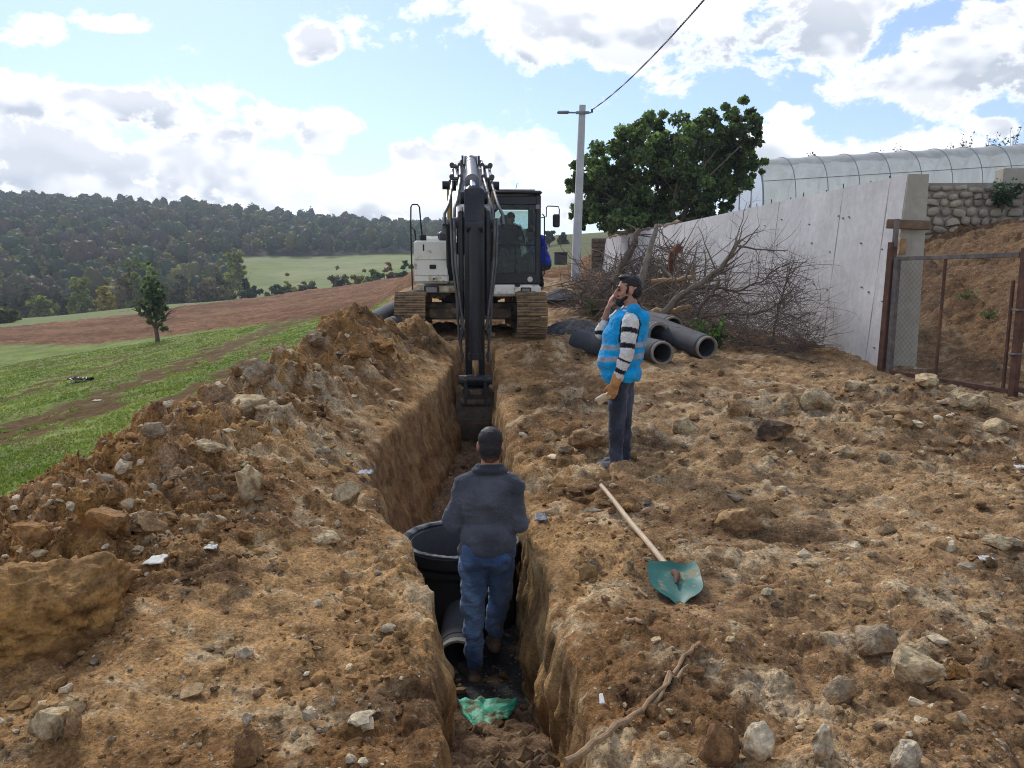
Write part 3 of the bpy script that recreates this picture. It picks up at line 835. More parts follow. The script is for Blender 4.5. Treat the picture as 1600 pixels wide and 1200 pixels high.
def mat_leaf(name, trans=.35):
    t = MT(name); t.N.remove(t.b); c = t.attr().outputs['Color']
    d = t.n('ShaderNodeBsdfDiffuse'); tl = t.n('ShaderNodeBsdfTranslucent'); t.L.new(c, d.inputs[0])
    t.L.new(t.mix(1.0, c, (1.35, 1.5, .7), 'MULTIPLY'), tl.inputs[0])
    m = t.n('ShaderNodeMixShader'); m.inputs[0].default_value = trans
    t.L.new(d.outputs[0], m.inputs[1]); t.L.new(tl.outputs[0], m.inputs[2])
    g = t.n('ShaderNodeBsdfGlossy'); g.inputs['Roughness'].default_value = .45; g.inputs[0].default_value = (.5, .55, .6, 1)
    m2 = t.n('ShaderNodeMixShader'); m2.inputs[0].default_value = .035; t.L.new(m.outputs[0], m2.inputs[1]); t.L.new(g.outputs[0], m2.inputs[2])
    t.L.new(m2.outputs[0], t.out.inputs[0]); return t.m
M['leaf'] = mat_leaf('leaves', .45)
M['grass'] = mat_leaf('grass_blades', .3)
M['bark'] = mat_plain('bark', (.12, .085, .06), .9, var=.4, scale=10, bump=.8, bdist=.02)
M['bark_grey'] = mat_plain('grey_bark', (.19, .155, .115), .9, var=.4, scale=9, bump=.8, bdist=.015, dirt=(.1, .11, .05), dirt_amt=.3)
M['twig'] = mat_plain('dry_twigs', (.17, .128, .095), .9, var=.45, scale=3)
M['twig_purple'] = mat_plain('purple_brown_twigs', (.155, .118, .098), .9, var=.35, scale=3)
M['wood_cut'] = mat_plain('torn_wood', (.34, .21, .105), .8, var=.35, scale=12, bump=.6, bdist=.01)
M['root'] = mat_plain('red_root', (.20, .07, .04), .9, var=.4, scale=12, bump=.6, bdist=.01)
# ------------------------------------------------------------------ excavator (front faces -Y in its own frame)
EX_LOC = Vector((-.93, 17.0, .55)); EX_RZ = R(4)
def excavator():
    ex = empty('excavator', EX_LOC, EX_RZ, 'large white and black crawler excavator straddling the trench', 'excavator')
    def B(): return MB()
    # ---- crawler tracks
    shoe = MB(); shoe.box((0, 0, 0), (.60, .178, .028), .004)
    for q in (-.062, 0, .062): shoe.box((0, q, .026), (.60, .016, .036), .004)
    shoe_me = shoe.mesh('track_shoe', M['track'])
    half, rad, zc = 1.62, .40, .475
    per = 4*half+2*math.pi*rad; n = int(per/.186)
    rr_ = random.Random(3)
    for sx in (-1, 1):
        cx = sx*1.19
        fr = B()
        fr.prism([(-1.55, .26), (1.55, .26), (1.7, .46), (1.5, .62), (-1.5, .62), (-1.7, .46)], cx-.17, cx+.17, bev=.02)
        for k in range(7): fr.cyl((cx-.2, -1.2+k*.4, .19), (cx+.2, -1.2+k*.4, .19), .11, n=14)
        for k in (-.5, .6): fr.cyl((cx-.14, k, .72), (cx+.14, k, .72), .075, n=12)
        for k in (-1, 1): fr.cyl((cx-.13, k*half, zc), (cx+.13, k*half, zc), .375, n=24); fr.cyl((cx-.2, k*half, zc), (cx+.2, k*half, zc), .14, n=14)
        # link chain under the shoes
        pts = []
        for i in range(64):
            s = per*i/64
            pts.append(track_pt(s, half, rad-.035, zc))
        fr.prism([(y, z) for y, z, _ in pts], cx-.1, cx+.1)
        tr = fr.build('track', M['under'], ex)
        for i in range(n):
            y, z, a = track_pt(per*i/n, half, rad+.03, zc)
            o = link('track_shoe', shoe_me, tr)
            o.location = (cx, y, z); o.rotation_euler = (a+rr_.uniform(-.03, .03), 0, 0)
    # ---- undercarriage frame
    u = B(); u.prism([(-.75, .42), (-.6, .36), (.6, .36), (.75, .42), (.7, .70), (-.7, .70)], -1.05, 1.05, bev=.03)
    u.box((0, -.85, .50), (1.75, .22, .26), .04); u.box((0, .85, .5), (1.75, .22, .26), .04)
    u.build('undercarriage_frame', M['under'], ex)
    t = B(); t.cyl((0, 0, .70), (0, 0, .93), .62, n=36); t.cyl((0, 0, .76), (0, 0, .83), .68, n=36)
    t.build('slew_ring', M['dark_steel'], ex)
    # mud that hangs on the track tops and under the deck
    for (mx, my, mz, w, l) in ((1.12, -1.25, .93, .5, .7), (-1.1, -1.3, .9, .45, .6), (.75, -.95, .90, .5, .3), (-.62, -1.0, .90, .5, .3)):
        bm = bmesh.new(); bmesh.ops.create_icosphere(bm, subdivisions=3, radius=1)
        co = np.array([v.co for v in bm.verts]); d = 1+.35*fbm3(co[:, 0]*2+mx*9, co[:, 1]*2, co[:, 2]*2, 3, 5)
        V = co*d[:, None]*np.array((w*.5, l*.5, .09))+np.array((mx, my, mz)); F = [tuple(v.index for v in f.verts) for f in bm.faces]; bm.free()
        q = B(); q.add(V, F); q.build('mud_cake', M['under'], ex)
    # ---- deck
    d = B(); d.box((0.12, .35, 1.0), (2.5, 3.0, .15), .03); d.box((-.78, -1.2, .995), (.72, .14, .13), .025)
    d.build('deck', M['white_low'], ex)
    db = B(); db.box((.1, -.2, 1.02), (.62, 2.3, .36), .03); db.build('boom_seat', M['dark_steel'], ex)
    # counterweight and engine hood behind
    cw = B(); poly = [(-1.2, 1.75), (1.35, 1.75), (1.35, 2.25), (1.05, 2.6), (.4, 2.75), (-.3, 2.75), (-.95, 2.6), (-1.2, 2.25)]
    V = [(x, y, z) for z in (1.0, 1.12, 1.9, 2.02) for x, y in poly]
    for i, v in enumerate(V):
        if i < 8 or i >= 24: V[i] = (v[0]*.96, 1.75+(v[1]-1.75)*.94, v[2])
    F = [tuple(range(7, -1, -1)), tuple(range(24, 32))]+[(r*8+i, r*8+(i+1) % 8, r*8+8+(i+1) % 8, r*8+8+i) for r in range(3) for i in range(8)]
    cw.add(V, F); cw.build('counterweight', M['white_paint'], ex)
    h = B(); h.box((.1, 1.1, 1.62), (2.3, 1.25, 1.1), .06); h.build('engine_hood', M['white_paint'], ex)
    e = B(); e.tube([(-.55, 1.05, 2.1), (-.55, 1.05, 2.5), (-.55, 1.12, 2.62)], .055, 12); e.build('exhaust_pipe', M['dark_steel'], ex)
    # ---- front left cabinet
    cab = B(); cab.box((-.79, -.28, 1.545), (.70, 1.95, .86), .045)
    cb = cab.build('tool_cabinet', M['white_paint'], ex)
    g = B(); g.box((-.79, -1.265, 1.77), (.66, .03, .36), .012); g.build('cabinet_panel', M['white_paint'], cb)
    g = B(); g.box((-.79, -1.265, 1.425), (.66, .03, .30), .012); g.build('cabinet_panel', M['white_paint'], cb)
    g = B(); g.box((-.79, -1.262, 1.205), (.66, .024, .10), .01); g.build('cabinet_panel', M['white_paint'], cb)
    g = B(); g.box((-.76, -1.29, 1.45), (.13, .03, .085), .012); g.box((-.76, -1.308, 1.45), (.09, .014, .05), .006); g.build('latch', M['rubber'], cb)
    g = B(); g.box((-.94, -1.285, 1.83), (.03, .02, .13), .008); g.build('latch', M['rubber'], cb)
    g = B(); g.cyl((-.74, -1.27, 1.21), (-.74, -1.295, 1.21), .02, n=12); g.build('lock', M['rubber'], cb)
    g = B(); g.box((-.79, -1.29, .985), (.30, .10, .17), .02); hl = g.build('headlight', M['rubber'], ex)
    g = B(); g.box((-.79, -1.35, .985), (.23, .03, .115), .012); g.build('lens', M['lens'], hl)
    g = B(); g.box((-.48, -.75, 2.07), (.36, .5, .19), .05, Matrix.Rotation(.12, 3, 'Y')); g.build('air_intake', M['dark_steel'], ex)
    # handrail
    g = B(); g.tube([(-1.17, -1.24, .95), (-1.18, -1.25, 1.3), (-1.19, -1.25, 2.25), (-1.18, -1.25, 2.63), (-1.15, -1.25, 2.68), (-1.05, -1.25, 2.68), (-1.01, -1.25, 2.63), (-.98, -1.22, 2.2), (-.96, -1.2, 1.98)], .015, 8)
    g.box((-.95, -1.15, 2.03), (.13, .12, .13), .02); g.build('handrail', M['rubber'], ex)
    g = B(); g.tube([(-1.19, -1.25, 2.25), (-1.17, -.2, 2.25), (-1.15, -.1, 2.0)], .017, 8); g.build('handrail', M['rubber'], ex)
    # ---- cab
    x0, x1, yf, yb, z0, z1 = .40, 1.42, -1.42, .28, 1.05, 2.93
    root = B()
    root.box(((x0+x1)/2, (yf+yb)/2+.02, z0+.06), (x1-x0-.02, yb-yf-.06, .12), .02)
    P_ = .085
    for (x, y, w, l) in ((x0+.05, yf+.06, .09, .12), (x1-.06, yf+.06, .11, .12), (x0+.05, yb-.06, .09, .12), (x1-.06, yb-.06, .11, .12), (x1-.045, -.55, .07, .1)):
        root.box((x, y, (z0+z1)/2), (w, l, z1-z0-.12), .02)
    for (y, zz, hh) in ((yf+.05, z1-.17, .17), (yb-.05, z1-.13, .14), (yb-.05, z0+.38, .56), (yf+.05, z0+.17, .22)):
        root.box(((x0+x1)/2, y, zz), (x1-x0-.14, .085, hh), .015)
    for x in (x0+.045, x1-.045):
        root.box((x, (yf+yb)/2, z1-.15), (.08, yb-yf-.2, .16), .015); root.box((x, (yf+yb)/2, z0+.26), (.07, yb-yf-.2, .34), .012)
    # gusset corners of the front opening
    for sx, xx in ((1, x0+.09), (-1, x1-.11)):
        root.prism([(xx, z1-.26), (xx+sx*.17, z1-.26), (xx, z1-.42)], yf+.03, yf+.09, axis='y')
    cabo = root.build('cab', M['black_paint'], ex)
    g = B(); g.box(((x0+x1)/2, (yf+yb)/2, z1-.015), (x1-x0+.04, yb-yf+.04, .075), .035); g.box(((x0+x1)/2, (yf+yb)/2+.1, z1+.035), (x1-x0-.25, yb-yf-.4, .05), .02)
    g.build('roof', M['black_paint'], cabo)
    g = B(); g.box(((x0+x1)/2+.0, yf+.12, z1+.036), (x1-x0-.24, .22, .032), .014); g.build('roof_edge', M['white_paint'], cabo)
    g = B(); g.tube([(.92, yf+.3, z1+.04), (.96, yf+.3, z1+.2)], .006, 6); g.build('antenna', M['rubber'], cabo)
    def pane(name, c, s): q = B(); q.box(c, s); q.build(name, M['glass'], cabo, False)
    xm = (x0+x1)/2
    pane('windscreen', (xm-.01, yf+.03, 2.28), (x1-x0-.19, .008, .80)); pane('lower_windscreen', (xm-.01, yf+.036, 1.6), (x1-x0-.19, .008, .54))
    pane('rear_window', (xm, yb-.045, 2.2), (x1-x0-.2, .008, 1.0))
    pane('side_window', (x0+.04, (yf+yb)/2, 2.1), (.008, yb-yf-.26, 1.25)); pane('side_window', (x1-.035, -1.0, 2.1), (.008, .66, 1.25)); pane('side_window', (x1-.035, -.16, 2.2), (.008, .66, 1.0))
    g = B(); g.tube([(xm-.01, yf+.015, 1.33), (xm+.005, yf+.015, 1.86)], .008, 6); g.tube([(x0+.1, yf+.022, 1.88), (x1-.12, yf+.022, 1.88)], .011, 6); g.build('windscreen_bar', M['rubber'], cabo)
    # work lamps in the cab corners, white lip, step light
    for xx in (x0+.065, x1-.075):
        g = B(); g.box((xx, yf-.01, z1-.30), (.085, .03, .10), .012); g.build('work_lamp', M['lens'], cabo)
    g = B(); g.box((xm+.01, yf+.04, .975), (x1-x0-.02, .16, .235), .055); lip = g.build('bumper', M['white_paint'], ex)
    g = B(); g.box((xm+.20, yf-.05, .965), (.21, .05, .145), .02); hl = g.build('headlight', M['rubber'], lip)
    g = B(); g.box((xm+.20, yf-.078, .965), (.16, .02, .10), .01); g.build('lens', M['lens'], hl)
    g = B(); g.box((xm+.03, yf-.01, 1.08), (.11, .06, .07), .015); g.build('hinge', M['rubber'], cabo)
    g = B(); g.cyl((xm+.29, yf+.02, 1.20), (xm+.29, yf-.005, 1.20), .055, n=14); g.build('sticker', M['litter'], cabo)
    # seat and controls
    g = B(); g.box((xm-.06, -.38, 1.62), (.52, .5, .14), .05); g.box((xm-.06, -.12, 2.0), (.5, .14, .72), .06); g.box((xm-.12, -.1, 2.48), (.26, .11, .22), .05); g.box((xm-.06, -.38, 1.4), (.4, .4, .35), .03)
    g.build('seat', M['seat'], cabo)
    for xx in (xm-.4, xm+.28):
        g = B(); g.box((xx, -.65, 1.68), (.12, .42, .14), .03); g.tube([(xx, -.8, 1.72), (xx, -.83, 1.9), (xx, -.82, 1.98)], [.012, .012, .026], 8); g.build('control_console', M['rubber'], cabo)
    # door handrail and mirror
    g = B(); g.tube([(x1+.03, yf+.06, 1.25), (x1+.07, yf+.04, 1.3), (x1+.07, yf+.04, 2.45), (x1+.03, yf+.06, 2.5)], .013, 8); g.build('grab_rail', M['rubber'], cabo)
    g = B(); g.tube([(x1+.0, yf+.02, 2.42), (x1+.10, yf-.02, 2.44), (x1+.10, yf-.02, 2.62), (x1+.13, yf-.02, 2.65), (x1+.34, yf-.03, 2.64), (x1+.36, yf-.03, 2.58), (x1+.355, yf-.03, 2.4)], .011, 8); g.build('mirror_bracket', M['rubber'], cabo)
    g = B(); g.box((x1+.30, yf-.03, 2.36), (.145, .06, .26), .03); g.build('mirror', M['rubber'], cabo)

    # ---- boom: side profile in (y, z), y negative is towards the front
    bw = .27
    top = [(-.45, 2.02), (-1.1, 2.62), (-1.7, 3.03), (-2.2, 3.22), (-2.75, 3.17), (-3.5, 2.86), (-4.3, 2.47), (-5.02, 2.12)]
    bot = [(-5.06, 1.92), (-4.5, 2.02), (-3.6, 2.36), (-2.9, 2.60), (-2.35, 2.68), (-1.8, 2.5), (-1.2, 2.12), (-.55, 1.72)]
    g = B(); g.prism(top+bot, -bw, bw, bev=.018); boom = g.build('boom', M['black_paint'], ex, angle=25)
    g = B(); g.cyl((-.36, -.5, 1.86), (.36, -.5, 1.86), .13, n=20); g.build('pin', M['dark_steel'], boom)
    g = B(); g.cyl((-.36, -2.3, 2.93), (.36, -2.3, 2.93), .10, n=20)
    for s in (-1, 1): g.box((s*.36, -2.35, 2.93), (.10, .26, .22), .03)
    g.build('pin', M['dark_steel'], boom)
    g = B(); g.cyl((-.33, -5.0, 2.03), (.33, -5.0, 2.03), .085, n=20); g.build('pin', M['dark_steel'], boom)
    def ram(name, p0, p1, r, frac, rod_r, x=0, barrel='cyl_grey'):
        p0, p1 = Vector((x, *p0)), Vector((x, *p1)); d = (p1-p0).normalized(); m = p0+(p1-p0)*frac
        q = B(); q.cyl(p0, m, r, n=24); q.cyl(m-d*.09, m+d*.01, r*1.22, n=24); q.cyl(p0-d*.02, p0+d*.1, r*1.1, n=24)
        q.cyl(p0+Vector((-.12, 0, 0)), p0+Vector((.12, 0, 0)), r*.95, n=16); o = q.build(name, M[barrel], ex)
        q = B(); q.cyl(m-d*.03, p1, rod_r, n=20); q.build('piston_rod', M['chrome'], o)
        q = B(); q.cyl(p1+Vector((-.13, 0, 0)), p1+Vector((.13, 0, 0)), rod_r*1.55, n=18); q.build('rod_eye', M['black_paint'], o)
    ram('arm_cylinder', (-2.25, 3.38), (-4.86, 2.40), .10, .56, .056)
    for s in (-1, 1): ram('boom_cylinder', (-1.1, 1.25), (-2.3, 2.93), .085, .62, .05, s*.40, 'black_paint')
    # brackets for the arm cylinder foot
    g = B()
    for s in (-1, 1): g.prism([(-1.95, 3.1), (-2.5, 3.15), (-2.32, 3.47), (-2.15, 3.47)], s*.15-.02, s*.15+.02)
    g.build('cylinder_bracket', M['black_paint'], boom)
    # hydraulic lines over the boom: they run down both sides to the arm
    for s in (-1, 1):
        for (xa, xb, zt, r) in ((.20, .245, 3.40, .024), (.335, .375, 3.32, .026), (.15, .17, 3.33, .018)):
            xs = s*xa; xe = s*xb
            g = B(); g.tube([(xs*.7, -1.9, zt-.12), (xs*.85, -2.12, zt-.0), (xs, -2.3, zt-.03), (xs, -2.6, zt-.12), (xs, -3.5, zt-.50), (xe, -4.2, zt-.83), (xe*1.06, -4.42, zt-.96), (xe*1.22, -4.62, zt-1.12), (xe*1.24, -4.78, zt-1.3)], r, 8)
            g.build('hydraulic_line', M['pipe_grey'], boom)
        for yy, zz in ((-2.75, 3.2), (-3.45, 2.9)):
            g = B(); g.box((s*.27, yy, zz), (.21, .05, .05), .012)
            for q in (.2, .345): g.cyl((s*q, yy-.02, zz+.03), (s*q, yy+.02, zz+.03), .045, n=12)
            g.build('line_clamp', M['dark_steel'], boom)
    # ---- arm hanging down almost straight
    ay = -4.92
    def arm_poly():
        return [(ay-.24, 2.52), (ay+.02, 2.60), (ay+.16, 2.46), (ay+.28, 2.12), (ay+.30, 1.8), (ay+.24, 1.2), (ay+.18, .3), (ay+.16, -.42), (ay+.06, -.52), (ay-.07, -.5), (ay-.12, -.3), (ay-.2, .5), (ay-.30, 1.3), (ay-.34, 1.9), (ay-.32, 2.3)]
    g = B(); g.prism(arm_poly(), -.15, .15, bev=.015)
    for s in (-1, 1):
        # side cheeks round the boom tip, widest at the pivot
        g.prism([(ay-.24, 2.2), (ay+.12, 2.3), (ay+.3, 2.0), (ay+.25, 1.3), (ay+.1, .6), (ay-.16, .6), (ay-.28, 1.4)], s*.205-.04, s*.205+.04, bev=.02)
    arm = g.build('arm', M['black_paint'], ex, angle=25)
    g = B(); g.box((0, ay-.1, 2.47), (.26, .34, .22), .05); g.cyl((-.21, ay-.02, 2.42), (.21, ay-.02, 2.42), .10, n=20); g.build('arm_head', M['black_paint'], arm)
    # lines down the arm
    for s in (-1, 1):
        for (xa, xb, y0, z0_, z1_) in ((.335, .22, ay-.10, 2.15, .42), (.285, .19, ay-.30, 2.1, .40), (.31, .25, ay+.12, 2.05, .1)):
            g = B(); g.tube([(s*xa, y0+.25, z0_-.1), (s*(xa+.02), y0+.05, z0_-.05), (s*(xa+.015), y0-.02, z0_-.28), (s*xa, y0, 1.4), (s*(xa+xb)/2, y0+.02, .95), (s*xb, y0+.05, z1_+.15), (s*(xb-.03), y0+.06, z1_)], [.02, .02, .021, .021, .021, .019, .019], 8)
            g.build('hydraulic_line', M['pipe_grey'], arm)
        g = B(); g.tube([(s*.2, ay-.14, .42), (s*.215, ay-.16, .2), (s*.205, ay-.12, -.1)], .018, 8); g.box((s*.2, ay-.14, .0), (.05, .06, .09), .01); g.box((s*.205, ay-.15, .38), (.06, .06, .1), .01); g.build('hose_end', M['dark_steel'], arm)
    ram('bucket_cylinder', (ay-.42, 1.95), (ay-.33, -.36), .088, .86, .05, 0, 'black_paint')
    # linkage
    g = B()
    for s in (-1, 1):
        g.prism([(ay-.38, -.30), (ay-.28, -.30), (ay-.02, -.36), (ay-.02, -.46), (ay-.3, -.42)], s*.2-.02, s*.2+.02)
        g.prism([(ay-.40, -.31), (ay-.27, -.31), (ay-.22, -.72), (ay-.33, -.76)], s*.15-.025, s*.15+.025)
    g.cyl((-.25, ay-.33, -.36), (.25, ay-.33, -.36), .07, n=18)
    lk = g.build('bucket_link', M['dark_steel'], ex)
    g = B(); g.box((0, ay-.36, -.56), (.17, .03, .07), .01); g.build('link_plate', M['bucket'], lk)
    # ---- bucket curled in, its back to the viewer
    prof = [(.05, -.52), (-.14, -.62), (-.27, -.78), (-.34, -1.0), (-.31, -1.2), (-.20, -1.37), (.0, -1.47), (.22, -1.46), (.40, -1.38)]
    inn = [(p[0]+.03, p[1]+.02) for p in prof][::-1]
    bx = .29
    g = B(); g.prism([(ay+a, c) for a, c in prof+inn], -bx, bx)
    for s in (-1, 1):
        g.prism([(ay+a, c) for a, c in prof+[(.43, -1.3), (.2, -.9), (.12, -.6)]], s*bx-.015, s*bx+.015)
    g.box((0, ay-.19, -.62), (.34, .1, .2), .03)
    bk = g.build('bucket', M['bucket'], ex, angle=30)
    g = B()
    for s in (-1, 1): g.prism([(ay-.3, -.5), (ay+.08, -.36), (ay+.12, -.55), (ay-.05, -.85), (ay-.3, -.85)], s*.175-.025, s*.175+.025, bev=.008)
    g.cyl((-.22, ay+.03, -.45), (.22, ay+.03, -.45), .06, n=16); g.cyl((-.22, ay-.27, -.72), (.22, ay-.27, -.72), .06, n=16); g.build('bucket_lug', M['bucket'], bk)
    g = B(); g.box((0, ay-.335, -1.02), (.5, .03, .1), .01, Matrix.Rotation(.05, 3, 'X')); g.build('wear_strip', M['bucket'], bk)
    for k in range(4):
        g = B(); g.box((-.22+k*.147, ay+.46, -1.35), (.07, .18, .06), .015, Matrix.Rotation(.3, 3, 'X'), 1); g.build('tooth', M['bucket'], bk)
    return ex
def track_pt(s, half, rad, zc):
    """point, height and tangent angle on the belt at length s (starts at bottom rear going forward)"""
    L1 = 2*half; L2 = math.pi*rad
    per0 = 2*(L1+math.pi*.40); s = s/per0*2*(L1+L2)
    if s < L1: return (-half+s, zc-rad, math.pi)
    s -= L1
    if s < L2: a = s/rad; return (half+math.sin(a)*rad, zc-math.cos(a)*rad, math.pi+a)
    s -= L2
    if s < L1: return (half-s, zc+rad-.03*math.sin(math.pi*s/L1), 0)
    s -= L1
    a = s/rad; return (-half-math.sin(a)*rad, zc+math.cos(a)*rad, a)
EX = excavator()
# ------------------------------------------------------------------ people: bodies and garments grown as one skin from tapered limbs
def capsule(mb, p0, p1, r0, r1, sq=None):
    """tapered limb with round ends; sq=(axis vector, factor) flattens it"""
    p0, p1 = Vector(p0), Vector(p1); d = p1-p0; L_ = d.length
    d = d/L_ if L_ > 1e-6 else Vector((0, 0, 1))
    a = d.orthogonal().normalized(); b = d.cross(a); n = 14
    prof = [(-r0, .0)]+[(-r0*math.cos(t), r0*math.sin(t)) for t in (.5, 1.0, 1.4)]+[(L_+r1*math.sin(t), r1*math.cos(t)) for t in (.1, .55, 1.05)]+[(L_+r1, 0)]
    V = [p0+d*prof[0][0]]; F = []
    for (t, r) in prof[1:-1]:
        V += [p0+d*t+(a*math.cos(2*math.pi*k/n)+b*math.sin(2*math.pi*k/n))*r for k in range(n)]
    V.append(p0+d*prof[-1][0]); m = len(prof)-2
    for k in range(n):
        q = (k+1) % n
        F.append((0, 1+q, 1+k)); F.append((len(V)-1, 1+(m-1)*n+k, 1+(m-1)*n+q))
        for i in range(m-1): F.append((1+i*n+k, 1+i*n+q, 1+i*n+n+q, 1+i*n+n+k))
    if sq is not None:
        ax = Vector(sq[0]).normalized(); c = (p0+p1)/2
        V = [v+ax*((v-c).dot(ax)*(sq[1]-1)) for v in V]
    mb.add(V, F)

def skin(name, prims, mat, parent, voxel=.009, smooth=5, colf=None, wr=0, wrs=9, seed=1, shear=None):
    """union of prims -> one continuous remeshed surface"""
    mb = MB()
    for p in prims:
        if p[0] == 'c': capsule(mb, *p[1:])
        elif p[0] == 'e':   # ellipsoid: centre, radii, optional rotation
            tmp = MB(); tmp.ball((0, 0, 0), 1, 3, p[2]); m = p[3] if len(p) > 3 else Matrix.Identity(3)
            mb.add([m @ Vector(v)+Vector(p[1]) for v in tmp.v], tmp.f)
    me = mb.mesh('tmp', None)
    o = bpy.data.objects.new('tmp', me); COL.objects.link(o)
    r = o.modifiers.new('r', 'REMESH'); r.mode = 'VOXEL'; r.voxel_size = voxel; r.use_smooth_shade = True
    s = o.modifiers.new('s', 'SMOOTH'); s.factor = .5; s.iterations = smooth
    dg = bpy.context.evaluated_depsgraph_get()
    out = bpy.data.meshes.new_from_object(o.evaluated_get(dg))
    bpy.data.objects.remove(o); bpy.data.meshes.remove(me)
    out.name = name
    n = len(out.vertices); co = np.empty(n*3); out.vertices.foreach_get('co', co); co = co.reshape(-1, 3)
    if wr:
        no = np.empty(n*3); out.vertices.foreach_get('normal', no); no = no.reshape(-1, 3)
        f = fbm3(co[:, 0]*wrs, co[:, 1]*wrs, co[:, 2]*wrs*1.7, 3, seed)
        f = np.sign(f)*np.abs(f)**.7
        co = co+no*(f*wr)[:, None]
        out.vertices.foreach_set('co', co.ravel())
    if colf is not None:
        c = colf(co); c = np.concatenate([c, np.ones((n, 1))], 1)
        a = out.color_attributes.new('Col', 'FLOAT_COLOR', 'POINT'); a.data.foreach_set('color', np.ascontiguousarray(c, np.float32).ravel())
    out.polygons.foreach_set('use_smooth', [True]*len(out.polygons))
    out.materials.clear(); out.materials.append(mat); out.update()
    return link(name, out, parent)

def mat_cloth(name, col=None, rough=.9, weave=90, fade=.22, bump=.35):
    t = MT(name); P = t.coord()
    c = t.attr().outputs['Color'] if col is None else None
    n1 = t.noise(P, 9, 4, .6); n2 = t.noise(P, weave, 2)
    if c is None: c = t.mix(0.0, (*col, 1), (*col, 1))
    c = t.mix(1.0, c, t.ramp(n1, [(.3, (1-fade,)*3), (.7, (1+fade,)*3)]), 'MULTIPLY')
    c = t.mix(.5, c, t.ramp(n2, [(.3, (.8,)*3), (.7, (1.2,)*3)]), 'MULTIPLY')
    t.color(c); t.rough(rough); t.b.inputs['Specular IOR Level'].default_value = .15
    t.b.inputs['Sheen Weight'].default_value = .15
    n3 = t.noise(P, 6.5, 3, .5, (1, 1, 1.6), 1.6); cr = t.mr(t.m_('ABSOLUTE', t.m_('SUBTRACT', n3, .5), 0.0), .0, .055, 0, 1)
    t.bump(t.m_('ADD', t.m_('ADD', n1, t.m_('MULTIPLY', cr, .45)), t.m_('MULTIPLY', n2, .25)), bump*1.3, .02); return t.m
def mat_skin():
    t = MT('skin'); P = t.coord(); n = t.noise(P, 25, 3)
    t.color(t.ramp(n, [(.3, (.34, .165, .105)), (.7, (.47, .255, .17))])); t.rough(.55)
    t.b.inputs['Subsurface Weight'].default_value = .08; t.b.inputs['Subsurface Radius'].default_value = (.01, .005, .003); t.bump(n, .1, .003); return t.m
M['skin'] = mat_skin()
M['hair'] = mat_plain('black_hair', (.014, .012, .012), .62, var=.5, scale=60, bump=.5, bdist=.004)
M['hair_grey'] = mat_plain('dark_grey_hair', (.026, .024, .025), .65, var=.5, scale=60, bump=.5, bdist=.004)
M['vcloth'] = mat_cloth('dyed_cloth')
def mat_vhair():
    t = MT('short_hair'); P = t.coord(); n = t.noise(P, 90, 3, .7); t.color(t.mix(.8, t.attr().outputs['Color'], t.ramp(n, [(.3, (.4, .4, .4)), (.7, (1.7, 1.65, 1.6))]), 'MULTIPLY')); t.rough(.6); t.bump(n, .5, .004); return t.m
M['vhair'] = mat_vhair()
def hair_fade(P, m, lo=-.06, hi=.012):
    c0 = np.array(P(0, 0, 0)); u = np.array(m.col[2])
    def f(co):
        h = (co-c0) @ u; return lerp3(np.array((.17, .085, .058)), np.array((.014, .012, .012)), sstep(lo, hi, h+.006*noise3(co[:, 0]*90, co[:, 1]*90, co[:, 2]*90, 4)))
    return f
M['fleece'] = mat_cloth('charcoal_fleece', (.036, .039, .048), .95, 130, .2)
M['jeans_blue'] = mat_cloth('blue_denim', (.045, .085, .17), .9, 120, .35, .5)
M['jeans_dark'] = mat_cloth('dark_denim', (.040, .044, .062), .9, 120, .3, .5)
M['shoe'] = mat_plain('muddy_shoe', (.06, .052, .045), .8, var=.3, scale=10, dirt=(.27, .18, .10), dirt_amt=.6, bump=.4)
M['shoe_grey'] = mat_plain('grey_trainer', (.12, .13, .15), .7, var=.3, scale=10, dirt=(.30, .21, .12), dirt_amt=.4, bump=.4)
M['glove'] = mat_plain('leather_glove', (.45, .22, .075), .75, var=.25, scale=14, dirt=(.40, .32, .2), dirt_amt=.3, bump=.4)
M['dark_cloth'] = mat_cloth('black_cloth', (.014, .016, .022), .9, 120, .3)
M['blue_cloth'] = mat_cloth('royal_blue_cloth', (.018, .04, .34), .85, 120, .25)
M['eye'] = mat_plain('eye', (.05, .035, .03), .25, var=.1)

def head_prims(c, face, neck, k=1.0):
    """skull, jaw, nose, ears; face = unit direction the head looks to"""
    c = Vector(c); f = Vector(face).normalized(); u = Vector((0, 0, 1)); u = (u-f*u.dot(f)).normalized(); s = f.cross(u)
    m = Matrix((s, f, u)).transposed()
    P = lambda a, b, d: c+s*a*k+f*b*k+u*d*k
    pr = [('e', P(0, -.012, .03), (.077*k, .098*k, .095*k), m), ('e', P(0, .018, -.045), (.058*k, .072*k, .078*k), m),
          ('e', P(0, .055, -.088), (.034*k, .03*k, .026*k), m),
          ('c', P(0, .088, .012), P(0, .112, -.026), .011*k, .016*k), ('c', P(-.03, .082, .028), P(.03, .082, .028), .014*k, .014*k),
          ('c', P(-.02, .088, -.058), P(.02, .088, -.058), .011*k, .011*k),
          ('c', P(-.045, .05, -.02), P(-.05, .055, -.025), .022*k, .022*k), ('c', P(.045, .05, -.02), P(.05, .055, -.025), .022*k, .022*k),
          ('c', c-u*.05*k-f*.02*k, neck, .054*k, .062*k)]
    for q in (-1, 1):
        pr += [('e', P(q*.081, -.012, -.005), (.010*k, .021*k, .034*k), m)]
    return pr, P, m

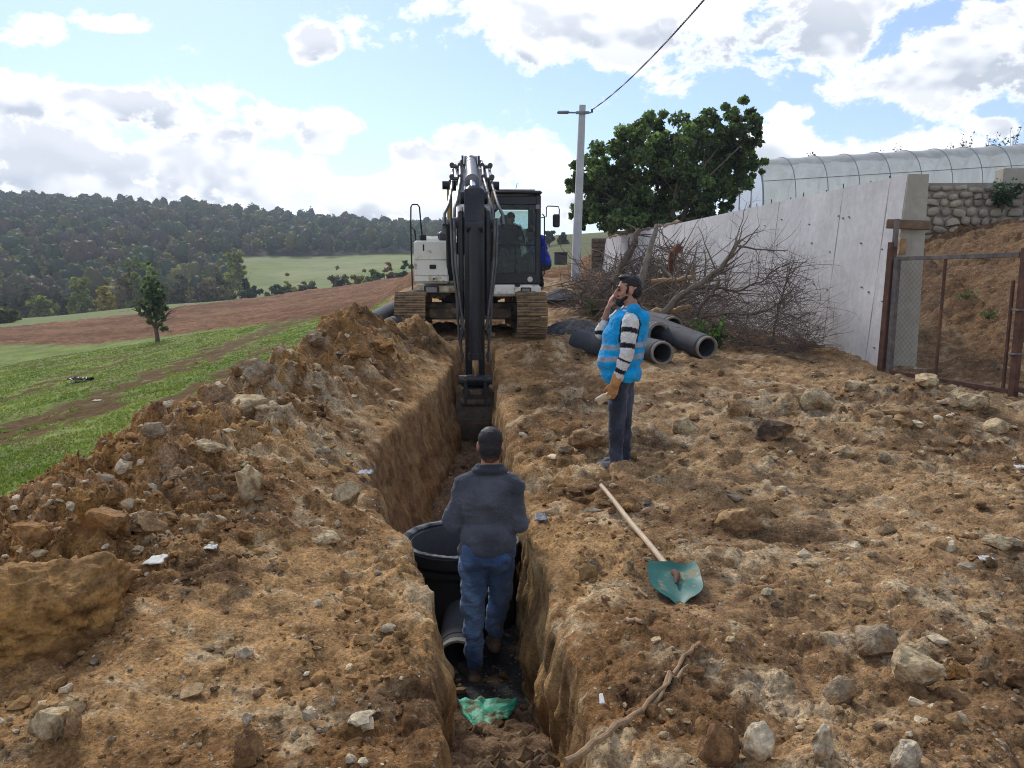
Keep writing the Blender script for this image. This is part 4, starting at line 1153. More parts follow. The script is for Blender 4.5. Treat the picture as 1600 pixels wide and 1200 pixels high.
def hand_prims(wrist, tip_dir, palm_n, side=1, curl=.5, k=1.0):
    """palm, four fingers of unequal length bent at the knuckles, thumb off the side"""
    w = Vector(wrist); d = Vector(tip_dir).normalized(); nrm = Vector(palm_n); nrm = (nrm-d*nrm.dot(d)).normalized(); s = d.cross(nrm)*side
    pr = []
    for i in range(4):
        o = (i-1.5)*.021*k
        pr.append(('c', w+d*.012*k+s*o*.7, w+d*.085*k+s*o, .017*k, .0135*k))
        L_ = (.036, .044, .041, .032)[i]*k; base = w+d*.088*k+s*o
        b1 = base+(d*math.cos(curl*.6)+nrm*math.sin(curl*.6))*L_
        b2 = b1+(d*math.cos(curl*1.5)+nrm*math.sin(curl*1.5))*L_*.75
        b3 = b2+(d*math.cos(curl*2.1)+nrm*math.sin(curl*2.1))*L_*.55
        pr += [('c', base, b1, .0108*k, .010*k), ('c', b1, b2, .010*k, .0094*k), ('c', b2, b3, .0094*k, .0082*k)]
    t0 = w+d*.022*k-s*.026*k; t1 = t0+(d*.75-s*.55+nrm*.35).normalized()*.046*k; t2 = t1+(d*.85-s*.1+nrm*.5).normalized()*.036*k
    pr += [('c', t0, t1, .0155*k, .0125*k), ('c', t1, t2, .0125*k, .0098*k)]
    return pr

def figure(name, loc, label, J, face, *, palette, parts):
    root = empty('person', loc, 0, label, 'person', None)
    return root

def body_core(J):
    """continuous body under the clothes"""
    V = Vector
    pr = [('e', J['pelvis'], (.15, .11, .12), J['yaw']), ('e', J['waist'], (.135, .10, .13), J['yaw']), ('e', J['chest'], (.165, .115, .17), J['yaw'])]
    pr += [('c', J['chest'], J['neck'], .09, .06)]
    for q in 'LR':
        pr += [('c', J['neck']+(J['sh'+q]-J['neck'])*.3, J['sh'+q], .055, .058), ('c', J['sh'+q], J['el'+q], .052, .041), ('c', J['el'+q], J['wr'+q], .040, .027),
               ('c', J['hip'+q], J['kn'+q], .082, .056), ('c', J['kn'+q], J['an'+q], .055, .037), ('c', J['an'+q]-Vector((0, 0, .03)), J['toe'+q], .038, .028)]
    return pr

# ---- worker in the blue vest, in profile facing left, hand over his mouth
def worker_vest():
    p = at(957, 724, 7.05); loc = (p.x, 7.05, float(H(np.array([p.x]), np.array([7.05]))[0])-.02)
    root = empty('person', loc, 0, 'bearded man in bright blue hi-vis vest and striped sleeves covering his mouth', 'person', 'men on the site')
    root.scale = (1.0, 1.05, 1.03)
    yaw = Matrix.Rotation(R(68), 3, 'Z')
    J = dict(yaw=yaw, pelvis=Vector((.06, 0, .93)), waist=Vector((.075, 0, 1.05)), chest=Vector((.11, 0, 1.27)), neck=Vector((.145, 0, 1.45)),
             shL=Vector((.115, -.185, 1.335)), elL=Vector((.075, -.245, 1.065)), wrL=Vector((-.01, -.225, .835)),
             shR=Vector((.10, .185, 1.39)), elR=Vector((-.105, .17, 1.225)), wrR=Vector((-.055, .075, 1.445)),
             hipL=Vector((.055, -.085, .90)), knL=Vector((.02, -.085, .49)), anL=Vector((.025, -.09, .085)), toeL=Vector((-.13, -.12, .035)),
             hipR=Vector((.10, .085, .90)), knR=Vector((.12, .09, .49)), anR=Vector((.115, .08, .085)), toeR=Vector((-.04, .06, .035)))
    hc = Vector((.118, .0, 1.605)); face = Vector((-1, .05, .02))
    hp, P, m = head_prims(hc, face, J['neck'], 1.06)
    pr = body_core(J)+hp
    pr += hand_prims(J['wrR'], (.25, -.28, .95), (.9, -.1, .1), 1, .55)
    body = skin('body', pr, M['skin'], root, .0085, 4)
    # jeans
    leg = []
    for q in 'LR':
        leg += [('c', J['hip'+q], J['kn'+q], .104, .080), ('c', J['kn'+q], J['an'+q]+Vector((0, 0, .0)), .078, .066), ('c', J['an'+q]+Vector((0, 0, .02)), J['an'+q]+Vector((-.01, 0, -.03)), .070, .072)]
    leg += [('e', J['pelvis'], (.178, .145, .13), yaw)]
    def jc(co):
        n = fbm3(co[:, 0]*6, co[:, 1]*6, co[:, 2]*3, 3, 9)
        return lerp3(np.array((.030, .033, .048)), np.array((.075, .08, .105)), sstep(-.3, .6, n))
    skin('jeans', leg, M['vcloth'], root, .009, 5, jc, .011, 8, 3)
    # sweater: white with black hoops down the sleeves
    sw = [('e', J['waist']+Vector((0, 0, -.03)), (.165, .135, .16), yaw), ('e', J['chest'], (.19, .14, .19), yaw), ('c', J['chest']+Vector((0, 0, .08)), J['neck']+Vector((-.0, 0, -.01)), .11, .075)]
    for q in 'LR': sw += [('c', J['neck']+(J['sh'+q]-J['neck'])*.5, J['sh'+q], .06, .078)]
    sw += [('c', J['shL'], J['elL'], .078, .066), ('c', J['elL'], J['wrL']+Vector((.01, 0, .02)), .066, .048), ('c', J['shR'], J['elR'], .080, .062), ('c', J['elR'], J['elR']+(J['wrR']-J['elR'])*.42, .060, .050)]
    def sc(co):
        c = np.tile(np.array((.62, .60, .56)), (len(co), 1))
        sh, el, wr = [np.array(J[k]) for k in ('shL', 'elL', 'wrL')]
        ua = (el-sh)/np.linalg.norm(el-sh); la = (wr-el)/np.linalg.norm(wr-el)
        tu = (co-sh) @ ua; tl = (co-el) @ la; near = co[:, 1] < -.13
        Lu = np.linalg.norm(el-sh)
        t = np.where(tu < Lu*.98, tu, Lu+np.maximum(tl, 0))
        blk = np.zeros(len(co), bool)
        for a, b in ((.055, .10), (.19, .235), (.325, .345), (.415, .455), (.545, .555)): blk |= (t > a) & (t < b)
        blk &= near
        blk |= (~near) & (np.mod(co[:, 2]*1.0, .11) < .035) & (co[:, 1] > .1)
        c[blk] = (.012, .012, .014)
        return c
    skin('sweater', sw, M['vcloth'], root, .0085, 4, sc, .005, 14, 4)
    # vest: loose, open at the arms, two reflective bands
    ve = [('e', Vector((.045, 0, .985)), (.21, .205, .17), yaw), ('e', Vector((.062, 0, .88)), (.205, .19, .16), yaw), ('e', J['waist']+Vector((.0, 0, .02)), (.21, .205, .2), yaw), ('e', J['chest']+Vector((.015, 0, .0)), (.21, .19, .2), yaw),
          ('c', Vector((.155, -.13, 1.43)), Vector((.145, .13, 1.43)), .066, .066), ('c', Vector((.22, -.11, 1.36)), Vector((.21, .11, 1.36)), .085, .085), ('c', Vector((.07, -.1, 1.33)), Vector((.06, .1, 1.33)), .08, .08)]
    def vc(co):
        c = np.tile(np.array((.004, .30, .62)), (len(co), 1))
        z = co[:, 2]-.10*(co[:, 0]-.1)
        for a, b in ((1.005, 1.05), (1.105, 1.15)): c[(z > a) & (z < b)] = (.27, .30, .34)
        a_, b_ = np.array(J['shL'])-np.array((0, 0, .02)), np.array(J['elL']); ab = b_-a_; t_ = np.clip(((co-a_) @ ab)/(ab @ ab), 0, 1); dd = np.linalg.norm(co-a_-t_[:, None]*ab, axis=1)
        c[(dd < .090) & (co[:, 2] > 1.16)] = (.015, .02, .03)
        c = c*(1+.16*fbm3(co[:, 0]*10, co[:, 1]*10, co[:, 2]*6, 3, 4))[:, None]
        return c
    ve += [('e', Vector((.09, 0, 1.17)), (.21, .205, .22), yaw)]
    v = skin('vest', ve, M['vcloth'], root, .009, 9, vc, .007, 11, 7)
    # trim the vest's hem flat, and shoes, glove, hair, beard, eye
    co = np.empty(len(v.data.vertices)*3); v.data.vertices.foreach_get('co', co); co = co.reshape(-1, 3)
    co[:, 2] = np.maximum(co[:, 2], .80+.012*np.sin(co[:, 0]*40)+.01*np.sin(co[:, 1]*33)); v.data.vertices.foreach_set('co', co.ravel()); v.data.update()
    for q in 'LR':
        a, t = J['an'+q], J['toe'+q]
        skin('shoe', [('c', a+Vector((.03, 0, -.045)), t+Vector((0, 0, .012)), .046, .042), ('c', a+Vector((.0, 0, -.0)), a+Vector((-.03, 0, -.03)), .05, .045), ('c', t, t+Vector((-.03, 0, 0)), .044, .034)], M['shoe_grey'], root, .009, 3)
    gl = [('c', J['wrL']+Vector((.012, 0, .035)), J['wrL']+Vector((-.01, 0, -.03)), .052, .046)]+hand_prims(J['wrL']+Vector((-.005, 0, -.02)), (-.28, 0, -.95), (-.3, .9, 0), 1, .75, 1.15)
    skin('glove', gl, M['glove'], root, .0085, 3)
    hg = skin('work_glove', [('c', Vector((-.075, -.2, .70)), Vector((-.16, -.19, .66)), .034, .028), ('c', Vector((-.09, -.2, .68)), Vector((-.15, -.2, .625)), .026, .016), ('c', Vector((-.15, -.19, .66)), Vector((-.185, -.185, .655)), .018, .014)], M['wood'], None, .008, 3, None, .004, 30, 3)
    hg.location = loc; hg.scale = root.scale; tag(hg, 'pale spare work glove held in the hand of the vested man', 'glove')
    hr = [('e', P(0, -.018, .05), (.083, .100, .086), m), ('e', P(0, -.052, .0), (.077, .068, .09), m), ('e', P(0, .04, .108), (.062, .055, .026), m), ('c', P(-.074, .012, .02), P(-.07, .02, -.02), .014, .010), ('c', P(.074, .012, .02), P(.07, .02, -.02), .014, .010)]
    skin('hair', hr, M['vhair'], root, .0075, 2, hair_fade(P, m, -.09, -.05), .004, 45, 5)
    bd = [('c', P(-.066, .02, -.05), P(-.045, .06, -.085), .016, .02), ('c', P(.066, .02, -.05), P(.045, .06, -.085), .016, .02), ('e', P(0, .066, -.098), (.05, .042, .042), m), ('c', P(-.03, .092, -.045), P(.03, .092, -.045), .009, .009)]
    skin('beard', bd, M['hair'], root, .008, 3, None, .004, 40, 6)
    for q in (-1, 1):
        e = MB(); e.ball(P(q*.033, .085, .004), .0125, 2); e.build('eye', M['eye'], root)
        e = MB(); e.tube([P(q*.018, .099, .03), P(q*.035, .097, .036), P(q*.055, .083, .028)], .007, 6); e.build('eyebrow', M['hair'], root)
worker_vest()

# ---- worker standing in the trench, seen from behind
def worker_trench():
    loc = at(757, 1062, 4.95); loc.z -= .005
    root = empty('person', loc, 0, 'man in charcoal fleece and blue jeans standing in the trench, seen from behind', 'person', 'men on the site')
    yaw = Matrix.Rotation(R(4), 3, 'Z'); V = Vector
    J = dict(yaw=yaw, pelvis=V((.02, 0, .94)), waist=V((.025, 0, 1.05)), chest=V((.03, .02, 1.27)), neck=V((.04, .035, 1.47)),
             shL=V((-.13, .02, 1.37)), elL=V((-.205, -.01, 1.115)), wrL=V((-.125, .215, 1.06)),
             shR=V((.19, .02, 1.37)), elR=V((.235, -.015, 1.12)), wrR=V((.16, .21, 1.10)),
             hipL=V((-.07, 0, .91)), knL=V((-.075, .03, .50)), anL=V((-.065, -.04, .10)), toeL=V((-.15, .08, .04)),
             hipR=V((.11, .01, .91)), knR=V((.105, .13, .55)), anR=V((.065, .22, .20)), toeR=V((.06, .36, .15)))
    hp, P, m = head_prims(V((.045, .05, 1.625)), (-.03, 1, -.12), J['neck'], 1.03)
    pr = body_core(J)+hp+hand_prims(J['wrL'], (.3, .9, .1), (.4, 0, -.9), 1, .6)+hand_prims(J['wrR'], (-.3, .9, .1), (-.4, 0, -.9), -1, .6)
    skin('body', pr, M['skin'], root, .0085, 4)
    leg = [('e', J['pelvis']+V((0, -.01, .0)), (.182, .145, .135), yaw), ('e', V((-.06, -.045, .89)), (.095, .09, .1)), ('e', V((.10, -.04, .89)), (.095, .09, .1))]
    for q in 'LR': leg += [('c', J['hip'+q], J['kn'+q], .105, .082), ('c', J['kn'+q], J['an'+q]+V((0, 0, .06)), .080, .066)]
    def jc(co):
        n = fbm3(co[:, 0]*5, co[:, 1]*5, co[:, 2]*2.5, 3, 19)
        worn = np.exp(-((co[:, 2]-.62)/.22)**2)
        return lerp3(np.array((.045, .085, .18)), np.array((.21, .32, .50)), np.clip(sstep(-.5, .7, n)*.7+worn*.25, 0, 1))
    skin('jeans', leg, M['vcloth'], root, .009, 5, jc, .013, 8, 13)
    jk = [('e', J['waist']+V((0, 0, -.03)), (.195, .15, .17), yaw), ('e', V((.02, -.0, .955)), (.198, .155, .11), yaw), ('e', J['chest']+V((0, -.01, -.02)), (.205, .145, .21), yaw), ('e', J['chest']+V((0, -.0, .08)), (.19, .12, .12), yaw),
          ('c', J['chest']+V((0, 0, .1)), J['neck']+V((0, 0, -.03)), .13, .085)]
    for q in 'LR': jk += [('c', J['neck']+(J['sh'+q]-J['neck'])*.35+V((0, 0, -.03)), J['sh'+q]+V((0, 0, -.005)), .082, .080), ('c', J['sh'+q], J['el'+q], .080, .070), ('c', J['el'+q], J['wr'+q], .068, .052)]
    def fc(co):
        n = fbm3(co[:, 0]*3, co[:, 1]*3, co[:, 2]*3, 3, 29)
        return lerp3(np.array((.050, .053, .063)), np.array((.082, .087, .102)), sstep(-.5, .5, n))
    j = skin('fleece_jacket', jk, M['vcloth'], root, .009, 5, fc, .014, 6.5, 23)
    co = np.empty(len(j.data.vertices)*3); j.data.vertices.foreach_get('co', co); co = co.reshape(-1, 3)
    co[:, 2] = np.where(np.hypot(co[:, 0]-.02, co[:, 1]) < .3, np.maximum(co[:, 2], .875+.008*np.sin(co[:, 0]*50)), co[:, 2]); j.data.vertices.foreach_set('co', co.ravel()); j.data.update()
    cl = []
    for k in range(14):
        a0, a1 = 2*math.pi*k/14, 2*math.pi*(k+1)/14
        c0 = J['neck']+V((math.cos(a0)*.082, math.sin(a0)*.072, .022-.012*math.sin(a0))); c1 = J['neck']+V((math.cos(a1)*.082, math.sin(a1)*.072, .022-.012*math.sin(a1)))
        cl += [('c', c0, c1, .017, .017), ('c', c0+V((math.cos(a0)*.02, math.sin(a0)*.02, -.03)), c1+V((math.cos(a1)*.02, math.sin(a1)*.02, -.03)), .022, .022)]
    skin('collar', cl, M['fleece'], root, .008, 3)
    skin('hair', [('e', P(0, -.016, .040), (.0835, .104, .090), m), ('e', P(0, -.045, -.012), (.0745, .074, .085), m), ('e', P(0, -.047, -.06), (.064, .060, .05), m)], M['vhair'], root, .0075, 2, hair_fade(P, m, -.105, -.065), .002, 60, 35)
    for q in 'LR':
        a, t = J['an'+q], J['toe'+q]
        skin('shoe', [('c', a+V((0, -.02, -.055)), t+V((0, 0, .01)), .050, .044), ('c', a+V((0, 0, -.0)), a+V((-.02, .02, -.035)), .054, .048), ('c', t, t+(t-a)*.12, .045, .036)], M['shoe'], root, .009, 3)
worker_trench()

def exw(x, y, z):
    """excavator frame -> world"""
    return Matrix.Rotation(EX_RZ, 3, 'Z') @ Vector((x, y, z))+EX_LOC
# ---- operator in the cab, and the man in blue crouching on the track at its door
def operator():
    loc = exw(.84, -.42, 1.69); V = Vector
    root = empty('person', loc, EX_RZ, 'operator in black jacket sitting in the excavator cab with head bowed', 'person', 'men on the site')
    I3 = Matrix.Identity(3)
    J = dict(yaw=I3, pelvis=V((0, .05, .08)), waist=V((0, .06, .22)), chest=V((0, .04, .44)), neck=V((.01, -.0, .64)),
             shL=V((.19, .03, .57)), elL=V((.27, -.14, .32)), wrL=V((.22, -.38, .36)), shR=V((-.19, .03, .57)), elR=V((-.28, -.08, .30)), wrR=V((-.30, -.34, .27)),
             hipL=V((.10, .0, .08)), knL=V((.15, -.44, .08)), anL=V((.14, -.56, -.30)), toeL=V((.15, -.7, -.37)), hipR=V((-.10, .0, .08)), knR=V((-.15, -.44, .08)), anR=V((-.14, -.56, -.30)), toeR=V((-.15, -.7, -.37)))
    hp, P, m = head_prims(V((.035, -.05, .785)), (.45, -.85, -.45), J['neck'], 1.03)
    skin('body', body_core(J)+hp+hand_prims(J['wrL'], (-.1, -.9, .2), (0, .2, -1), 1, .9)+hand_prims(J['wrR'], (.1, -.9, -.1), (0, 0, -1), 1, .9), M['skin'], root, .011, 4)
    jk = [('e', J['waist'], (.20, .15, .18), I3), ('e', J['chest'], (.225, .155, .21), I3), ('c', J['chest'], J['neck'], .12, .08)]
    for q in 'LR': jk += [('c', J['neck'], J['sh'+q], .08, .092), ('c', J['sh'+q], J['el'+q], .088, .07), ('c', J['el'+q], J['wr'+q], .068, .05)]
    skin('jacket', jk, M['dark_cloth'], root, .012, 4, None, .012, 7, 3)
    lg = [('e', J['pelvis'], (.19, .15, .12), I3)]
    for q in 'LR': lg += [('c', J['hip'+q], J['kn'+q], .10, .078), ('c', J['kn'+q], J['an'+q], .075, .06)]
    skin('jeans', lg, M['jeans_dark'], root, .012, 4, None, .01, 8, 4)
    skin('hair', [('e', P(0, -.02, .05), (.085, .106, .085), m), ('e', P(0, -.06, .0), (.08, .066, .085), m)], M['hair_grey'], root, .01, 3)
    for q in 'LR': skin('shoe', [('c', J['an'+q]+V((0, 0, -.05)), J['toe'+q], .048, .042)], M['shoe'], root, .012, 3)
operator()
def helper():
    V = Vector; loc = exw(1.50, -.80, .985)
    root = empty('person', loc, EX_RZ, 'man in royal blue jacket crouching on the track and leaning into the cab door', 'person', 'men on the site')
    yaw = Matrix.Rotation(R(90), 3, 'Z')
    J = dict(yaw=yaw, pelvis=V((.06, .12, .52)), waist=V((.03, .10, .66)), chest=V((-.04, .08, .88)), neck=V((-.12, .08, 1.05)),
             shL=V((-.02, -.11, 1.04)), elL=V((-.02, -.30, .98)), wrL=V((-.19, -.38, 1.19)), shR=V((-.05, .27, 1.0)), elR=V((-.2, .30, .82)), wrR=V((-.3, .14, .95)),
             hipL=V((.06, .03, .50)), knL=V((-.08, -.18, .42)), anL=V((.0, .0, .08)), toeL=V((-.08, -.12, .03)), hipR=V((.06, .21, .50)), knR=V((-.05, .40, .42)), anR=V((.0, .26, .08)), toeR=V((-.1, .3, .03)))
    hp, P, m = head_prims(V((-.23, .06, 1.17)), (-.9, -.3, -.15), J['neck'], 1.0)
    skin('body', body_core(J)+hp+hand_prims(J['wrL'], (-.4, -.3, .8), (-.6, .4, -.1), 1, .7)+hand_prims(J['wrR'], (-.9, -.2, .2), (0, 0, -1), 1, .7), M['skin'], root, .011, 4)
    jk = [('e', J['waist'], (.19, .16, .19), yaw), ('e', J['chest'], (.21, .165, .21), yaw), ('c', J['chest'], J['neck'], .12, .08), ('e', J['pelvis']+V((0, 0, .05)), (.19, .17, .12), yaw)]
    for q in 'LR': jk += [('c', J['neck'], J['sh'+q], .08, .09), ('c', J['sh'+q], J['el'+q], .085, .07), ('c', J['el'+q], J['el'+q]+(J['wr'+q]-J['el'+q])*.85, .066, .05)]
    skin('jacket', jk, M['blue_cloth'], root, .012, 4, None, .014, 7, 8)
    lg = [('e', J['pelvis'], (.18, .16, .13), yaw)]
    for q in 'LR': lg += [('c', J['hip'+q], J['kn'+q], .10, .078), ('c', J['kn'+q], J['an'+q], .075, .06)]
    skin('trousers', lg, M['dark_cloth'], root, .012, 4, None, .01, 8, 4)
    skin('hair', [('e', P(0, -.02, .05), (.085, .104, .085), m), ('e', P(0, -.06, .0), (.08, .066, .085), m)], M['hair'], root, .01, 3)
    for q in 'LR': skin('shoe', [('c', J['an'+q]+V((0, 0, -.04)), J['toe'+q], .048, .042)], M['shoe'], root, .012, 3)
helper()
# ------------------------------------------------------------------ trench fittings: manhole chamber, pipe, cloth
def g1(x, y): return float(H(np.array([float(x)]), np.array([float(y)]))[0])
def manhole():
    c = Vector((-.41, 5.95, -1.12))
    root = empty('manhole_chamber', c, 0, 'black coated concrete manhole chamber with open top behind the man in the trench', 'manhole')
    top = .75
    V = MB(); V.lathe([(.445, 0), (.445, top-.20), (.475, top-.165), (.475, top-.13), (.43, top-.12), (.40, top-.12), (.40, .04), (.0005, .04), (.0005, 0)], n=64); V.build('body', M['bitumen'], root)
    V = MB(); V.lathe([(.452, top-.125), (.482, top-.09), (.482, top-.012), (.470, top-.004), (.44, top-.004), (.412, top-.02), (.405, top-.12)], n=96)
    V.v = [(x*(1+.004*math.sin(9*math.atan2(y, x))), y*(1+.004*math.sin(9*math.atan2(y, x))), z) for x, y, z in V.v]
    V.build('collar', M['bitumen'], root)
    V = MB(); V.lathe([(.474, top-.006), (.476, top+.010), (.462, top+.014), (.436, top+.011), (.420, top-.004), (.44, top-.012)], n=120)
    V.v = [(x, y, z+.006*float(noise2(x*9, y*9, 3))+.004*float(noise2(x*31, y*31, 5))) for x, y, z in V.v]
    V.build('rim', M['rim_worn'], root)
    V = MB(); V.lathe([(.402, .05), (.402, top-.02), (.398, top-.02), (.398, .05)], n=64); V.build('lining', M['chamber'], root)
    V = MB(); V.cyl((0, 0, .30), (0, 0, .31), .40, n=48); V.build('inside_floor', M['chamber'], root)
manhole()
def pipe(p0, p1, r, label, socket=.0, rim_at=1, group='concrete drain pipes'):
    """hollow spigot pipe from p0 to p1, its wall thick enough to see; p1 is the visible mouth"""
    p0, p1 = Vector(p0), Vector(p1); d = (p1-p0); L_ = d.length; d.normalize()
    q = d.to_track_quat('Z', 'Y'); root = empty('concrete_pipe', p0, 0, label, 'pipe', group)
    root.rotation_mode = 'QUATERNION'; root.rotation_quaternion = q
    V = MB(); ri = r*.74
    prof = [(ri, .0), (r, .0), (r, L_*.5), (r, L_-.13)]
    if socket: prof = [(ri, 0), (r, 0), (r, L_-.30), (r+socket, L_-.20), (r+socket, L_-.06), (ri, L_-.06)]
    else: prof = [(ri, 0), (r, 0), (r, L_-.10), (r*.96, L_-.09), (r*.96, L_-.05), (ri, L_-.05)]
    V.lathe(prof, n=36); V.build('barrel', M['pipe'], root, angle=30)
    V = MB(); ro = (r+socket) if socket else r*.97
    V.lathe([(ri+.004, L_-.052), (ro-.003, L_-.052), (ro-.006, L_-.008), (ro-.02, L_), (ri+.02, L_), (ri+.004, L_-.02)], n=40); V.build('socket_rim', M['pipe_rim'], root, angle=30)
    return root
pipe((-.36, 5.6, -.83), (-.37, 4.98, -.90), .15, 'short grey pipe running from the manhole beside the trench man\'s foot')
# pipes lying by the brush, and those by the left track
def lying(px0, py0, Y0, px1, py1, Y1, r, label, socket=0, dz=0):
    a, b = at(px0, py0, Y0), at(px1, py1, Y1)
    return pipe(a+Vector((0, 0, dz)), b+Vector((0, 0, dz)), r, label, socket)
lying(1010, 506, 14.6, 1106, 544, 12.6, .205, 'grey concrete pipe nearest the concrete wall with its open mouth facing the gate')
lying(985, 540, 13.6, 1036, 552, 12.2, .20, 'grey concrete pipe lying behind the blue-vested man, muddy mouth low in front')
lying(975, 512, 14.9, 1030, 523, 13.5, .21, 'grey concrete pipe in the middle of the pile with a pale rim', .02)
lying(1000, 500, 15.6, 1052, 512, 14.1, .215, 'grey concrete pipe at the back of the pile against the brush')
lying(905, 535, 13.4, 958, 543, 12.5, .215, 'grey concrete pipe mostly hidden in front of the blue-vested man')
lying(616, 487, 16.2, 578, 507, 14.4, .21, 'upper grey pipe lying on the grass left of the excavator track')
lying(640, 500, 15.6, 606, 512, 14.5, .18, 'lower grey pipe wedged between the spoil heap and the left track')

def sheet(name, pts, mat, label, cat, thick=.008, seed=1, amp=.03, n=16, group=None):
    """crumpled sheet over a quad given by four corners"""
    a, b, c, d = [np.array(p, float) for p in pts]
    u, v = np.meshgrid(np.linspace(0, 1, n), np.linspace(0, 1, n))
    P = (a*(1-u[..., None])+b*u[..., None])*(1-v[..., None])+(d*(1-u[..., None])+c*u[..., None])*v[..., None]
    P[..., 2] += amp*(np.abs(noise2(u*4+seed, v*4, seed))+.5*noise2(u*9, v*9+seed, seed+1))
    P[..., 0] += amp*.8*noise2(u*3+seed*3, v*3, seed+2); P[..., 1] += amp*.8*noise2(u*3, v*3+seed*3, seed+3)
    bot = P.copy(); bot[..., 2] -= thick
    V = np.concatenate([P.reshape(-1, 3), bot.reshape(-1, 3)]); ctr = V.mean(0); V = V-ctr
    idx = np.arange(n*n).reshape(n, n); F = []
    for i in range(n-1):
        for j in range(n-1):
            q = (idx[i, j], idx[i, j+1], idx[i+1, j+1], idx[i+1, j]); F.append(q); F.append(tuple(k+n*n for k in q[::-1]))
    rim = list(idx[0, :])+list(idx[1:, -1])+list(idx[-1, -2::-1])+list(idx[-2:0:-1, 0])
    for i in range(len(rim)): a_, b_ = rim[i], rim[(i+1) % len(rim)]; F.append((b_, a_, a_+n*n, b_+n*n))
    o = link(name, np_mesh(name, V, np.array(F), mat, None, True)); o.location = ctr
    return tag(o, label, cat, group)
fz = -.845
sheet('plastic_sheet', [at(722, 1122, 4.35)[:2].to_tuple()+(fz,) if False else (-.33, 4.36, fz), (.04, 4.36, fz+.01), (-.02, 4.16, fz+.0), (-.22, 4.02, fz)], M['cloth_green'], 'torn bright green plastic sheet on the trench floor', 'plastic sheet', .006, 5, .03, 22)

# ------------------------------------------------------------------ concrete retaining wall in cast panels
def wall_pt(y, h, back=False, inset=0):
    """h 0..1 from foot to top; front face leans back"""
    zt = float(walltop(y)); zb = float(zr(y))-.4; z = zb+(zt-zb)*h
    x = float(xw(y))-.26*(1-h)+inset if not back else float(xw(y))+.30
    return Vector((x, y, z))
def concrete_wall():
    root = empty('concrete_wall', (5.5, 12, .2), 0, 'long pale concrete retaining wall rising towards the gate', 'wall')
    off = Vector(root.location)
    ys = [12.0, 12.5, 14.05, 16.9, 19.8, 22.4, 25.4, 28.4, 31.4, 34.6, 38.0]
    core = MB()
    A = [wall_pt(12.01, 0, inset=.02), wall_pt(12.01, .995, inset=.02), wall_pt(12.01, .995, True), wall_pt(12.01, 0, True)]
    Bq = [wall_pt(37.99, 0, inset=.02), wall_pt(37.99, .995, inset=.02), wall_pt(37.99, .995, True), wall_pt(37.99, 0, True)]
    core.add([p-off for p in A+Bq], [(0, 1, 2, 3), (7, 6, 5, 4), (0, 4, 5, 1), (1, 5, 6, 2), (2, 6, 7, 3), (3, 7, 4, 0)])
    core.build('core', M['wall'], root, False)
    g = .013
    for i in range(len(ys)-1):
        y0, y1 = ys[i]+g, ys[i+1]-g
        rows = [(0, .52), (.526, 1.0)] if i in (3, 4, 5) else [(0, 1.0)]
        for (h0, h1) in rows:
            m = MB(); n = 6; k = 8; V = []; j = .004*math.sin(i*7.3)
            for a in range(n+1):
                for b in range(k+1):
                    p = wall_pt(y0+(y1-y0)*b/k, h0+(h1-h0)*a/n, inset=-.012+j); p.x += .004*math.sin(a*2.1+b*1.3+i)
                    V.append(p-off)
            V2 = [p+Vector((.04, 0, 0)) for p in V]; N_ = len(V); F = []
            for a in range(n):
                for b in range(k):
                    q = a*(k+1)+b; F.append((q, q+k+1, q+k+2, q+1)); 
            rim = [b for b in range(k+1)]+[a*(k+1)+k for a in range(1, n+1)]+[n*(k+1)+b for b in range(k-1, -1, -1)]+[a*(k+1) for a in range(n-1, 0, -1)]
            for q in range(len(rim)): a_, b_ = rim[q], rim[(q+1) % len(rim)]; F.append((a_, b_, b_+N_, a_+N_))
            m.add(V+V2, F); m.build('panel', M['wall'], root)
    # end face and cap
    e = MB(); q = [wall_pt(11.985, 0, inset=-.01), wall_pt(11.985, 1.0, inset=-.01), wall_pt(11.985, 1.0, True), wall_pt(11.985, 0, True)]
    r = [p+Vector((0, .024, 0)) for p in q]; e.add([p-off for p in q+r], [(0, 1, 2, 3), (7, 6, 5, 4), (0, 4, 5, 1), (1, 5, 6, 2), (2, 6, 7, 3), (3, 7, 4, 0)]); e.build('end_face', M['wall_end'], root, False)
    # steel stubs along the crest and form-tie ends in the face
    rn = random.Random(4)
    y = 12.8
    while y < 27:
        p = wall_pt(y, 1.0); p.x += .15; m = MB(); h = rn.uniform(.05, .13); m.tube([p-off-Vector((0, 0, .03)), p-off+Vector((rn.uniform(-.02, .02), rn.uniform(-.02, .02), h))], .010, 6); m.build('steel_stub', M['rust'], root)
        y += rn.uniform(.5, 1.1)
    for i in range(34):
        y = rn.uniform(12.2, 20); h = rn.choice([.2, .45, .68, .85])+rn.uniform(-.03, .03); p = wall_pt(y, h, inset=-.012)-off
        m = MB(); m.box(p, (.03, .05, .016), .004); m.build('tie_end', M['rust'], root)
    # earthy crust on the far crest
    m = MB(); pts = [wall_pt(y, 1.0)-off+Vector((.05, 0, .03+.03*math.sin(y*3))) for y in np.arange(25, 38, .35)]; m.tube(pts, [.07+.03*math.sin(i*1.7) for i in range(len(pts))], 7); m.build('crest_crust', M['oldwood'], root)
concrete_wall()
